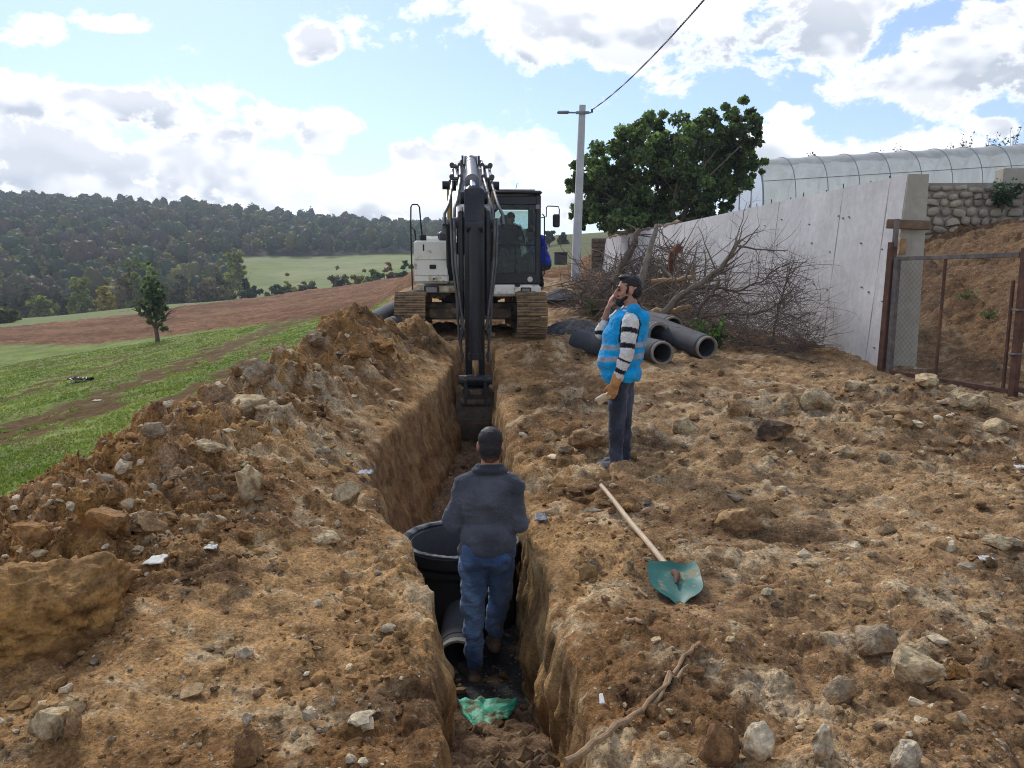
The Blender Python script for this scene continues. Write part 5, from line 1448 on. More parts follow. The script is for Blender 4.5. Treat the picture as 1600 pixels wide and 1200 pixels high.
def old_wall():
    root = empty('old_masonry_wall', (4.4, 38.6, 2.0), 0, 'dark old masonry wall behind the far end of the concrete wall', 'wall'); rn = random.Random(9)
    m = MB(); m.box((-.0, .2, .75), (.9, .5, 2.3), .03); m.box((2.6, .55, 1.35), (4.4, .4, 1.9), .03); m.build('core', M['under'], root, False)
    base = MB(); base.box((0, 0, 0), (.44, .12, .20), .035); me = base.mesh('stone', M['oldstone'], True)
    for r in range(10):
        x = -.42+(.1 if r % 2 else 0)
        while x < 4.6:
            w = rn.uniform(.3, .55)
            z = -.25+r*.225
            if (x < .45 and z < 1.85) or (x >= .45 and z > .45 and z < 2.25):
                o = link('stone', me, root); o.location = (x+w/2-.05, -.06+rn.uniform(-.02, .02) if x < .45 else .34+rn.uniform(-.02, .02), z); o.scale = (w/.46, 1, rn.uniform(.85, 1.05)); o.rotation_euler = (0, rn.uniform(-.05, .05), 0)
            x += w
M['oldstone'] = mat_plain('old_stone', (.15, .11, .08), .95, var=.4, scale=1.2, coord='Object', bump=.6, bdist=.02)
old_wall()

# ------------------------------------------------------------------ gate of rusty steel
def gate():
    a = Vector((5.74, 11.78, 0)); b = Vector((6.42, 9.75, 0)); a.z = .30; b.z = .25
    root = empty('steel_gate', a, 0, 'rusty brown steel gate frame standing open-meshed beside the wall end', 'gate'); u = (b-a); u.z = 0; L_ = u.length; u.normalize()
    ang = math.atan2(u.y, u.x); rot = Matrix.Rotation(ang, 3, 'Z')
    def P(t, z): return u*t+Vector((0, 0, z))
    def bar(name, t0, z0, t1, z1, w, mat='rust', d=None):
        p, q = P(t0, z0), P(t1, z1); dd = (q-p); m = MB(); rr_ = dd.to_track_quat('X', 'Z').to_matrix(); m.box((p+q)/2, (dd.length, d or w, w), .004, rr_); return m.build(name, M[mat], root)
    bar('post', -.06, -.35, .02, 1.98, .10); bar('post', .10, -.10, .13, 1.75, .075, 'rust_grey'); bar('post', .055, 1.9, .07, 2.32, .06, 'rust_grey')
    bar('top_rail', .1, 1.73, L_-.05, 1.72, .06, 'rust_grey'); bar('bottom_rail', .0, .03, L_-.05, -.02, .06)
    bar('upright', .95, .0, .98, 1.70, .035); bar('upright', L_-.14, .0, L_-.12, 1.4, .035)
    bar('post', L_, -.35, L_+.02, 1.80, .085)
    for z in (1.03, .47):
        m = MB(); m.box(P(L_+.0, z), (.13, .13, .025), .004); m.build('hinge', M['rust_grey'], root)
    bar('top_rail', L_+.03, 1.79, L_+2.2, 1.84, .06, 'rust_grey'); bar('bottom_rail', L_+.05, .02, L_+2.2, -.02, .06); bar('bottom_rail', L_+.05, -.2, L_+2.2, -.22, .05)
    # chain link filling
    m = MB(); s = .085
    def diag(c, sgn):
        pts = []
        for z in (.05, 1.68):
            pts.append((c+sgn*(z-.05), z))
        (t0, z0), (t1, z1) = pts
        lo, hi = .14, .93
        if t0 == t1: return
        def clip(t, z, tt, zz):
            if t < lo: z = z+(zz-z)*(lo-t)/(tt-t); t = lo
            if t > hi: z = z+(zz-z)*(hi-t)/(tt-t); t = hi
            return t, z
        if max(t0, t1) < lo or min(t0, t1) > hi: return
        p = clip(t0, z0, t1, z1); q = clip(t1, z1, t0, z0)
        m.tube([P(p[0], p[1]), P(q[0], q[1])], .0017, 3, False)
    k = -2.0
    while k < 3: diag(k, 1); diag(k, -1); k += s
    o = m.build('chain_link', M['rust_grey'], root); o['kind'] = 'stuff'
gate()
m_ = MB(); m_.box((0, 0, 0), (.62, .07, .14), .012); o_ = m_.build('timber_board', M['oldwood']); o_.location = (6.03, 11.90, 2.55); o_.rotation_euler = (0, .06, -.2); tag(o_, 'short weathered timber board wedged across the top of the wall end', 'board')
m_ = MB(); m_.box((0, 0, 0), (.11, .08, .24), .012); o_ = m_.build('timber_block', M['wood_cut']); o_.location = (5.95, 11.88, 2.22); tag(o_, 'small pale timber block between gate post and wall end', 'block')

# ------------------------------------------------------------------ rubble stone wall up the slope
def mat_stone():
    t = MT('field_stone'); P = t.pos(); oi = t.n('ShaderNodeObjectInfo'); n = t.noise(P, 6, 5, .65); n2 = t.noise(P, 40, 3)
    c = t.ramp(oi.outputs['Random'], [(0, (.27, .235, .175)), (.4, (.34, .29, .21)), (.7, (.40, .345, .25)), (1, (.31, .26, .21))])
    c = t.mix(1.0, c, t.ramp(n, [(.3, (.65, .65, .65)), (.7, (1.2, 1.2, 1.2))]), 'MULTIPLY'); t.color(c); t.rough(.95); t.bump(t.m_('ADD', n, n2), .5, .015); return t.m
M['fieldstone'] = mat_stone()
M['mortar'] = mat_concrete('mortar', (.26, .235, .19), (.15, .13, .1), .2, 2)
def stone_wall():
    root = empty('stone_wall', (8, 20.1, 2.8), R(-3), 'rough rubble stone retaining wall at the top of the slope behind the gate', 'wall'); rn = random.Random(5)
    m = MB(); m.box((5.75, .24, .45), (6.9, .36, 1.9), .0); m.build('mortar_core', M['mortar'], root, False)
    m = MB(); m.box((6.6, .22, 1.56), (4.4, .42, .40), .02); m.build('upper_course', M['wall_end'], root, False)
    protos = []
    for i in range(6):
        bm = bmesh.new(); bmesh.ops.create_icosphere(bm, subdivisions=1, radius=1)
        V = []
        for v in bm.verts:
            p = v.co.copy(); p = Vector([math.copysign(abs(q)**.7, q) for q in p]); V.append(p*rn.uniform(.85, 1.12))
        F = [tuple(v.index for v in f.verts) for f in bm.faces]; bm.free(); q = MB(); q.add(V, F); protos.append(q.mesh('stone', M['fieldstone'], True, 60))
    z = -.35
    while z < 1.3:
        h = rn.uniform(.16, .26); x = rn.uniform(2.35, 2.5)
        while x < 9.1:
            w = rn.uniform(.18, .42)
            o = link('stone', rn.choice(protos), root); o.location = (x+w/2, .04+rn.uniform(-.02, .02), z+h/2+rn.uniform(-.03, .03)); o.scale = (w*.49, .09, h*.49); o.rotation_euler = (rn.uniform(-.2, .2), rn.uniform(-.3, .3), 0)
            x += w+.01
        z += h*.93
stone_wall()

# ------------------------------------------------------------------ plastic tunnel greenhouse
def mat_film():
    t = MT('greenhouse_film'); t.N.remove(t.b)
    n = t.noise(t.pos(), .8, 4); n2 = t.noise(t.pos(), 2.2, 4, .6, (1, 1, .3))
    col = t.mix(t.mr(n2, .35, .7), (.76, .76, .72), (.88, .88, .84))
    d = t.n('ShaderNodeBsdfDiffuse'); t.L.new(col, d.inputs[0]); tl = t.n('ShaderNodeBsdfTranslucent'); t.L.new(col, tl.inputs[0])
    tr = t.n('ShaderNodeBsdfTransparent'); tr.inputs[0].default_value = (.88, .92, .92, 1); gl = t.n('ShaderNodeBsdfGlossy'); gl.inputs['Roughness'].default_value = .45
    a = t.n('ShaderNodeMixShader'); a.inputs[0].default_value = .5; t.L.new(d.outputs[0], a.inputs[1]); t.L.new(tl.outputs[0], a.inputs[2])
    b = t.n('ShaderNodeMixShader'); t.L.new(t.mr(n, .35, .7, .14, .3), b.inputs[0]); t.L.new(a.outputs[0], b.inputs[1]); t.L.new(tr.outputs[0], b.inputs[2])
    f = t.n('ShaderNodeFresnel'); f.inputs[0].default_value = 1.15; c = t.n('ShaderNodeMixShader'); t.L.new(f.outputs[0], c.inputs[0]); t.L.new(b.outputs[0], c.inputs[1]); t.L.new(gl.outputs[0], c.inputs[2]); t.L.new(c.outputs[0], t.out.inputs[0]); return t.m
M['film'] = mat_film()
M['galv'] = mat_plain('galvanised_tube', (.20, .22, .24), .5, .4, var=.2)
def greenhouse():
    W_, Hh = 4.6, 3.35; n_h = 13; sp = 2.02; o3 = at(1192, 330, 45.0); ux = Vector((1, .17, 0)).normalized(); uy = Vector((-ux.y, ux.x, 0))
    root = empty('greenhouse', o3, 0, 'long plastic tunnel greenhouse behind the concrete wall', 'greenhouse'); sl = .078
    def arc(a): # 0..1 near foot over the ridge to the far foot
        th = math.pi*a; return (W_/2-W_/2*math.copysign(abs(math.cos(th))**.85, math.cos(th)), Hh*math.sin(th)**.75)
    def P(t, a, k=1.0): s, z = arc(a); return ux*t+uy*(W_/2+(s-W_/2)*k)+Vector((0, 0, z*k+sl*t-.15))
    na = 24; nt = (n_h-1)*6; V = []
    for i in range(nt+1):
        t = sp*(n_h-1)*i/nt; sag = 1-.018*math.sin(math.pi*(i % 6)/6)
        for j in range(na+1): V.append(P(t, j/na, sag))
    V2 = [v*1.0 for v in V]; F = []
    for i in range(nt):
        for j in range(na): q = i*(na+1)+j; F.append((q, q+1, q+na+2, q+na+1))
    m = MB(); m.add(V, F); m.build('cover', M['film'], root, angle=80)
    m = MB(); m.add([P(.0, j/na, .995) for j in range(na+1)]+[P(0, 0, .995)*.5+P(0, 1, .995)*.5], [(j, j+1, na+1) for j in range(na)]); m.build('end_sheet', M['film'], root)
    for i in range(n_h):
        m = MB(); m.tube([P(sp*i, j/na, 1.004) for j in range(na+1)], .022 if i else .05, 6); m.build('hoop', M['galv'], root)
    m = MB(); m.tube([P(0, .5, .985), P(sp*(n_h-1), .5, .985)], .025, 6); m.build('ridge_pole', M['galv'], root)
    m = MB(); m.tube([P(0, .15, 1.003), P(sp*(n_h-1), .15, 1.003)], .02, 6); m.build('side_rail', M['galv'], root)
    for q in (.33, .66):
        b = uy*W_*q; m = MB(); m.tube([b+Vector((0, 0, -.2)), b+Vector((0, 0, Hh*.9))], .03, 6); m.build('end_post', M['oldwood'], root)
greenhouse()

# ------------------------------------------------------------------ utility pole with street lamp, and its cable
def pole():
    Y = 28.0; b = at(899, 440, Y); t = at(910, 165, Y)
    root = empty('utility_pole', b, 0, 'grey concrete utility pole with a small street lamp', 'utility pole'); d = t-b
    m = MB(); q = d.to_track_quat('Z', 'Y').to_matrix(); V = []
    for k, s in ((-.06, 1.0), (1.0, .66)):
        for sx, sy in ((-1, -1), (1, -1), (1, 1), (-1, 1)):
            for e in (.82, 1): pass
            V.append(d*k+q @ Vector((sx*.205*s, sy*.16*s, 0)))
    m.add(V, [(3, 2, 1, 0), (4, 5, 6, 7), (0, 1, 5, 4), (1, 2, 6, 5), (2, 3, 7, 6), (3, 0, 4, 7)]); m.build('shaft', M['pole'], root, False)
    h = d*.955
    m = MB(); m.tube([h+Vector((.3, -.18, 0)), h+Vector((-.35, -.18, -.0)), h+Vector((-.5, -.2, .0))], .03, 8); m.box(h+Vector((0, -.17, 0)), (.46, .05, .1), .01); m.build('bracket', M['galv'], root)
    m = MB(); m.box(h+Vector((-.68, -.22, .0)), (.42, .17, .09), .03); m.build('lamp_head', M['galv'], root)
    m = MB(); m.cyl(h+Vector((.33, -.18, 0)), h+Vector((.33, -.18, .12)), .035, n=10); m.build('insulator', M['rubber'], root)
    a = h+b+Vector((.33, -.18, .10)); e = at(1200, -120, 12.0); pts = []
    for i in range(41):
        s = i/40; p = a+(e-a)*s; p.z -= .5*4*s*(1-s)*.5; pts.append(p)
    root2 = empty('overhead_cable', a, 0, 'black twisted overhead cable running up from the utility pole', 'cable')
    for ph in (0, math.pi):
        m = MB(); n = 500; q = []
        for i in range(n+1):
            s = i/n*40; k = min(int(s), 39); p = pts[k]+(pts[k+1]-pts[k])*(s-k); w = i*.9+ph
            q.append(p-a+Vector((math.cos(w)*.012, 0, math.sin(w)*.012)))
        m.tube(q, .012, 4); m.build('strand', M['rubber'], root2)
    # dark box on the far field edge
    p = at(876, 408, 46); m = MB(); m.box((0, 0, .25), (.75, .5, .62), .05); m.box((.0, 0, .62), (.8, .55, .12), .03); o = m.build('feed_bin', M['dark_steel']); o.location = (p.x, p.y, p.z-.15); tag(o, 'small dark bin standing on the field edge beyond the pole', 'bin')
pole()
# ------------------------------------------------------------------ vegetation
def ico(sub):
    bm = bmesh.new(); bmesh.ops.create_icosphere(bm, subdivisions=sub, radius=1)
    V = np.array([v.co for v in bm.verts]); F = np.array([[v.index for v in f.verts] for f in bm.faces]); bm.free(); return V, F
ICO1, ICO2 = ico(1), ico(2)
def unit(n, rng):
    v = rng.normal(size=(n, 3)); return v/np.linalg.norm(v, axis=1)[:, None]
def leaf_quads(C, size, rng, up=.3, aspect=.62):
    """diamond leaves of the given sizes at points C, facing every way but a little upwards"""
    n = len(C); nr = unit(n, rng)+np.array((0, 0, up)); nr /= np.linalg.norm(nr, axis=1)[:, None]
    a = np.cross(nr, unit(n, rng)); a /= np.linalg.norm(a, axis=1)[:, None]; b = np.cross(nr, a)
    s = (size if np.ndim(size) else np.full(n, size))[:, None]
    fold = nr*s*.15
    V = np.stack([C-a*s, C-b*s*aspect+fold, C+a*s, C+b*s*aspect+fold], 1).reshape(-1, 3)
    F = np.arange(n*4).reshape(n, 4)
    return V, F
def tri_of(F): return np.concatenate([F[:, :3], F[:, [0, 2, 3]]]) if F.shape[1] == 4 else F

def branchy(mb, p, d, L_, r, depth, rn, spread=.7, n=6, droop=0, tips=None, kids=(2, 4), sides=6, taper=.35):
    """one bent limb with side limbs; every limb is a tapered tube"""
    p = Vector(p); d = Vector(d).normalized(); pts = [p.copy()]; rs = [r]
    for i in range(n):
        d = (d+Vector((rn.gauss(0, .16), rn.gauss(0, .16), rn.gauss(0, .13)-droop))).normalized(); p = p+d*(L_/n); pts.append(p.copy()); rs.append(r*(1-(1-taper)*(i+1)/n))
        if depth > 0 and i >= 1:
            for _ in range(rn.randint(0, kids[1]-1) if i < n-1 else rn.randint(*kids)):
                q = Vector((rn.gauss(0, 1), rn.gauss(0, 1), rn.gauss(.15, .8))); q = (d*(1-spread)+q.normalized()*spread).normalized()
                branchy(mb, p, q, L_*rn.uniform(.4, .68), rs[-1]*rn.uniform(.42, .62), depth-1, rn, spread, max(3, n-1), droop, tips, kids, max(3, sides-2), taper)
    mb.tube(pts, rs, sides)
    if tips is not None and depth <= 1: tips += [(q.x, q.y, q.z) for q in pts[2:]]

def crown_cols(n, base, rng, spread=.3):
    k = 1+rng.normal(0, spread, (n, 1)); c = np.asarray(base)[None]*np.clip(k, .35, 1.9); c = c*(1+rng.normal(0, .07, (n, 3))); return np.clip(c, .004, .6)

def tree(name, loc, h, cr, label, col, seed, leaves=1600, leaf=.16, trunk_r=.12, trunk_h=.3, cat='tree', group=None, lean=0, clusters=46, shape=1.0, bark='bark', twist=.75, col2=None, cs=(.16, .36)):
    rng = np.random.default_rng(seed); rn = random.Random(seed); root = empty(name, loc, 0, label, cat, group)
    mb = MB(); tips = []; th = h*trunk_h
    mb.tube([(0, 0, -.2), (.02*h*lean, 0, th*.5), (.05*h*lean, .01*h, th)], [trunk_r*1.25, trunk_r, trunk_r*.85], 8)
    for k in range(6):
        a = k*math.pi/3+rn.uniform(-.4, .4); branchy(mb, (.05*h*lean, .01*h, th*rn.uniform(.75, 1.0)), (math.cos(a)*twist, math.sin(a)*twist, rn.uniform(.7, 1.3)), h*rn.uniform(.35, .5), trunk_r*.55, 1, rn, .55, 5, 0, tips, (1, 3), 6)
    mb.build('trunk', M[bark], root)
    zc = (th*.75+h)/2; rz_ = (h-th*.75)/2
    # clumps spread through an uneven crown volume, leaves round each clump
    cc = unit(clusters, rng)*(rng.random((clusters, 1))**.45)
    cc = cc*np.array((cr, cr, rz_))*(1+.25*rng.normal(size=(clusters, 1)))*np.array((1, 1, 1)); cc[:, 2] = np.where(cc[:, 2] < 0, cc[:, 2]*.85, cc[:, 2])
    cc[:, :2] *= (1-.25*np.clip(cc[:, 2:]/rz_, 0, 1))*shape
    cc += np.array((.06*h*lean, 0, zc))
    csz = cr*rng.uniform(*cs, clusters); w = csz**2; w /= w.sum()
    who = rng.choice(clusters, leaves, p=w); C = cc[who]+unit(leaves, rng)*(rng.random((leaves, 1))**.5)*csz[who][:, None]*np.array((1, 1, .7))
    tone = rng.normal(0, .22, clusters)
    V, F = leaf_quads(C, leaf*rng.uniform(.6, 1.35, leaves), rng)
    c = crown_cols(leaves, col, rng, .22)*(1+tone[who])[:, None]
    if col2 is not None:
        mk = rng.random(leaves) < .25; c[mk] = crown_cols(mk.sum(), col2, rng)
    link('crown', np_mesh('crown', V, F, M['leaf'], np.repeat(np.clip(c, .005, .7), 4, 0)), root)
    return root

def gz(x, y): return float(base_z(np.array([float(x)]), np.array([float(y)]))[0])
p = hit(247, 535)
tree('young_tree', (p[0], p[1], g1(*p)), p[1]*106/1200, p[1]*20/1200, 'dark green young tree standing alone on the meadow', (.10, .13, .065), 11, 3000, .10, .10, .20, lean=-.5, clusters=170, twist=.35, cs=(.10, .26))
# the big tree behind the wall
def big_tree():
    rng = np.random.default_rng(5); rn = random.Random(5); Y = 33.0; b = at(1045, 345, Y); root = empty('broadleaf_tree', (b.x, Y, gz(b.x, Y)), 0, 'large dark green broadleaf tree behind the concrete wall', 'tree')
    off = Vector(root.location); mb = MB(); tips = []
    for k in range(5):
        a = k*1.257; branchy(mb, (.25*math.cos(a), .25*math.sin(a), -.2), (math.cos(a)*.8, math.sin(a)*.6, 1.1), 2.6, .15, 1, rn, .5, 6, 0, tips, (1, 2), 7)
    # clumps traced from its lobed outline (pixel, half size)
    lob = [(930, 268, 42), (905, 285, 22), (945, 300, 45), (965, 240, 40), (1000, 215, 34), (1025, 200, 26), (1030, 240, 48), (985, 270, 50), (1060, 225, 40), (1095, 215, 36), (1130, 200, 34), (1150, 185, 26), (1160, 215, 36), (1172, 245, 26), (1120, 245, 44), (1080, 265, 50), (1140, 275, 40), (1165, 268, 24), (1040, 290, 55), (985, 310, 50), (935, 325, 34), (1090, 305, 44), (1125, 300, 30), (1010, 330, 40), (960, 335, 34), (1060, 330, 40), (935, 340, 30), (985, 342, 34), (1035, 340, 34), (1085, 335, 30), (910, 330, 18), (1105, 325, 26)]
    C = []; T = []
    for (x, y, s) in lob:
        c = np.array(at(x, y, Y+rng.uniform(-1.6, 1.6))); s = s*Y/1200; m = 15
        sub = c+unit(m, rng)*(rng.random((m, 1))**.5)*s*np.array((1.05, 1.3, .95))
        for q in sub:
            k = int(190*(s/1.2)**1.3); ss = s*rng.uniform(.14, .42); C.append(q+unit(k, rng)*(rng.random((k, 1))**.5)*ss*np.array((1, 1, .75))); T.append(np.full(k, rng.normal(0, .3)))
            if rng.random() < .06:
                st = Vector(c-np.array(off)); en = Vector(q-np.array(off)); mb.tube([Vector((st.x*.35, st.y*.35, st.z*.5)), st*.6+en*.4, en], [.05, .03, .012], 4)
    C = np.concatenate(C)-np.array(off); T = np.concatenate(T); V, F = leaf_quads(C, .082*rng.uniform(.6, 1.5, len(C)), rng, .4, .75)
    c = crown_cols(len(C), (.105, .15, .055), rng, .38)*(1+T)[:, None]; yl = rng.random(len(C)) < .07; c[yl] = crown_cols(yl.sum(), (.12, .13, .03), rng)
    mb.build('trunk', M['bark_grey'], root); link('crown', np_mesh('crown', V, F, M['leaf'], np.repeat(np.clip(c, .005, .5), 4, 0)), root)
big_tree()
# trees and bushes along the valley bottom
VT = [(128, 480, 428, 20, 150, (.17, .19, .03), 'yellow green slender tree at the wood edge, second from the left'), (167, 490, 447, 15, 148, (.30, .22, .03), 'bright yellow small tree at the foot of the wood'),
      (66, 488, 455, 20, 150, (.16, .17, .04), 'low yellow green bush at the far left wood edge'), (224, 492, 400, 26, 152, (.13, .155, .035), 'tall yellow green tree before the dark wood'),
      (200, 492, 408, 24, 156, (.12, .088, .045), 'russet brown tree left of the tall yellow green tree'), (374, 446, 393, 17, 190, (.20, .20, .045), 'yellow green poplar at the corner of the far field'),
      (388, 478, 442, 20, 150, (.04, .055, .022), 'dark green rounded bush below the far field'), (452, 470, 434, 13, 150, (.24, .21, .04), 'small yellow tree below the far field'),
      (432, 472, 446, 16, 148, (.045, .062, .024), 'low dark green bush left of the small yellow tree'), (326, 484, 430, 36, 152, (.085, .072, .05), 'wide grey brown thicket tree at the field edge'),
      (280, 488, 432, 28, 156, (.07, .062, .042), 'grey brown tree behind the lone meadow tree'), (532, 456, 424, 20, 140, (.085, .075, .05), 'grey brown bush at the plough edge'), (586, 452, 418, 18, 138, (.085, .115, .03), 'mid green bush at the plough edge'),
      (560, 453, 428, 16, 142, (.15, .12, .045), 'olive yellow bush between grey brown and green bushes'), (612, 448, 420, 15, 140, (.14, .075, .045), 'reddish brown bush near the excavator'), (636, 446, 408, 14, 132, (.035, .058, .024), 'dark green upright bush beside the white cabinet'),
      (10, 516, 478, 22, 90, (.08, .085, .035), 'small thin tree at the left edge of the ploughed field'), (480, 462, 440, 20, 150, (.075, .075, .045), 'grey green bush right of the small yellow tree'), (250, 494, 452, 24, 150, (.06, .062, .03), 'dark olive bush at the wood foot behind the meadow tree'),
      (30, 494, 450, 26, 160, (.05, .055, .025), 'dark rounded tree at the far left foot of the wood'), (100, 494, 455, 24, 158, (.055, .06, .03), 'dark green bush between two yellow green trees'), (345, 470, 425, 18, 165, (.075, .08, .035), 'olive tree at the lower corner of the far field'),
      (880, 388, 366, 7, 150, (.04, .055, .025), 'tiny dark bush on the field skyline left of the pole'), (858, 382, 361, 8, 150, (.045, .06, .03), 'tiny dark tree on the skyline behind the mirror')]
for i, (x, yb, yt, hw, Y, col, lab) in enumerate(VT):
    b = at(x, yb, Y); h = (yb-yt)*Y/1200; b.z = min(gz(b.x, Y), b.z); h = at(x, yt, Y).z-b.z
    tree('valley_tree', b, h, hw*Y/1200, lab, tuple(q*1.1 for q in col), 100+i, 1000, .40*(Y/150), .14, .18, group='trees along the valley', clusters=50, cs=(.14, .32))
# the wood on the hillside: one mass of crowns
def forest():
    rng = np.random.default_rng(21); pts = []
    for y in np.arange(160, 530, 5.7):
        xs = np.arange(-.92*y, .03*y, 6.0); xs = xs+rng.uniform(-2.6, 2.6, len(xs)); yy = y+rng.uniform(-2.4, 2.4, len(xs)); pts.append(np.stack([xs, yy], 1))
    P = np.concatenate(pts); P = P[(forest_mask(P[:, 0], P[:, 1]) > .5)]
    n = len(P); z = base_z(P[:, 0], P[:, 1]); big = .62+.75*rng.random(n)**1.5+.3*fbm2(P[:, 0]*.05, P[:, 1]*.05, 2, 77); big = np.clip(big, .5, 1.6); h = 6.8*big*rng.uniform(.85, 1.2, n); r = 2.6*big*rng.uniform(.8, 1.15, n)
    nz = fbm2(P[:, 0]*.02, P[:, 1]*.02, 3, 31)+.35*rng.normal(size=n)+sstep(220, 420, P[:, 1])*.35-.15
    pal = lerp3(np.array((.14, .105, .05)), np.array((.062, .098, .032)), sstep(-.75, .25, nz)); g = rng.random(n)
    pal = np.where((g < .13)[:, None], np.array((.17, .155, .045)), pal); pal = np.where((g > .90)[:, None], np.array((.10, .088, .07)), pal); pal = pal*rng.uniform(.78, 1.2, (n, 1))
    iv, jf = ICO2; nv = len(iv); V = []; F = []; C = []; k0 = 0
    rad = 1+.11*rng.normal(size=(n, nv)); B = iv[None]*rad[..., None]*np.stack([r*.78, r*.78, h*.38], 1)[:, None]; B[..., 2] += (h*.56)[:, None]
    B += np.stack([P[:, 0], P[:, 1], z], 1)[:, None]; V.append(B.reshape(-1, 3)); Ff = (jf[None]+(np.arange(n)*nv)[:, None, None]).reshape(-1, 3); F.append(Ff); C.append(np.repeat(pal*.9, nv, 0))
    m = 64; d = unit(n*m, rng).reshape(n, m, 3); d[..., 2] = np.abs(d[..., 2])*1.15-.35; rr_ = (.62+.45*rng.random((n, m, 1))); Lc = d*rr_*np.stack([r, r, h*.52], 1)[:, None]; Lc[..., 2] += (h*.55)[:, None]; Lc += np.stack([P[:, 0], P[:, 1], z], 1)[:, None]
    lv, lf = leaf_quads(Lc.reshape(-1, 3), rng.uniform(.3, .72, n*m), rng, .5, .8); lc = np.repeat(np.repeat(pal, m, 0)*rng.uniform(.9, 1.12, (n*m, 1)), 4, 0)
    V = np.concatenate([V[0], lv]); F = np.concatenate([F[0], tri_of(lf)+n*nv]); C = np.concatenate([C[0], lc])
    tag(link('forest', np_mesh('forest', V, F, M['leaf'], C, True)), 'dense dark green and brown wood covering the far hillside', 'forest', kind='stuff')
forest()
# grass blades on the near meadow
def grass():
    rng = np.random.default_rng(31); n = 120000; t = rng.random(n); y = 4.5*(38/4.5)**t; x = rng.uniform(-.95, -.02, n)*y-1.0
    _, m, _ = zones(x, y); keep = (m > .55) & (rut_mask(x, y) < .22) & (noise2(x*1.7, y*1.7, 5) > -.45*1); x, y = x[keep], y[keep]; n = len(x); z = H(x, y)-.01
    h = rng.uniform(.025, .06, n)*(1+.5*noise2(x*.7, y*.7, 3)); w = .006+.0016*y; a = rng.uniform(0, 6.283, n); l = rng.normal(0, .35, (n, 2))*h[:, None]
    b = np.stack([x, y, z], 1); dx = np.stack([np.cos(a)*w, np.sin(a)*w, 0*a], 1); tip = b+np.stack([l[:, 0], l[:, 1], h], 1)
    V = np.stack([b-dx, b+dx, tip], 1).reshape(-1, 3); c = meadow_col(x, y)*rng.uniform(.92, 1.2, (n, 1)); dry = rng.random(n) < .10; c[dry] = (.25, .23, .11)
    tag(link('grass', np_mesh('grass', V, np.arange(n*3).reshape(n, 3), M['grass'], np.repeat(c, 3, 0))), 'short green grass blades growing on the meadow', 'grass', kind='stuff')
grass()
# weeds: leafy tufts on the slope and by the brush, sparse shrubs on the skyline
def weed(px, py, Y, w, h, label, n=140, leaf=.03, col=(.07, .13, .03), name='weed', seed=1, stems=9, g=None):
    rng = np.random.default_rng(seed); b = at(px, py, Y); b.z = g if g is not None else g1(b.x, Y); root = empty(name, b, 0, label, 'plant', 'weeds and shrubs'); mb = MB(); C = []
    for k in range(stems):
        a = rng.uniform(0, 6.28); q = Vector((math.cos(a)*w*rng.uniform(.2, 1), math.sin(a)*w*rng.uniform(.2, 1), h*rng.uniform(.55, 1))); mb.tube([(0, 0, -.03), (q.x*.4, q.y*.4, q.z*.6), q], [.006+h*.004, .004+h*.003, .002+h*.001], 4)
        for t in np.linspace(.35, 1, max(2, n//stems)): C.append(np.array((q.x*t**1.4, q.y*t**1.4, q.z*t))+rng.normal(0, leaf*1.2, 3))
    mb.build('stem', M['twig'], root); C = np.array(C); V, F = leaf_quads(C, leaf*rng.uniform(.6, 1.4, len(C)), rng, .4); link('foliage', np_mesh('foliage', V, F, M['leaf'], np.repeat(crown_cols(len(C), col, rng, .3), 4, 0)), root)
weed(1530, 415, 16.5, .25, .12, 'small bright green weed tuft high on the bank behind the gate', 60, .03, seed=3)
weed(1540, 530, 13.5, .22, .12, 'small green weed tuft low on the bank behind the gate', 60, .03, seed=4)
weed(1505, 515, 14.2, .2, .1, 'tiny green weed tuft left of the low bank tuft', 40, .03, seed=5)
weed(1568, 300, 19.7, .55, .75, 'dark green bush growing over the rubble stone wall', 420, .05, (.02, .06, .028), 'bush', 6, 16, 3.45)
weed(928, 470, 20.0, .35, .5, 'green leafy sprig at the left foot of the brush pile', 160, .05, (.09, .15, .03), 'sprig', 7)
weed(1112, 522, 13.6, .45, .45, 'green nettle clump behind the pipe by the wall', 260, .05, (.06, .11, .025), 'nettle_clump', 8, 14)
for i, (x, yb, yt) in enumerate([(1265, 262, 238), (1225, 262, 246), (1375, 250, 236), (1400, 248, 228), (1480, 242, 222), (1510, 238, 210), (1550, 235, 206), (1580, 233, 195)]):
    Y = 54; b = at(x, yb, Y); weed(x, yb, Y, (yb-yt)*.5*Y/1200, (yb-yt+30)*Y/1200, '%s from the left of the sparse thin shrubs above the greenhouse' % ('first second third fourth fifth sixth seventh eighth'.split()[i]), 90, .09, (.07, .085, .05), 'shrub', 50+i, 11, b.z-30*Y/1200)
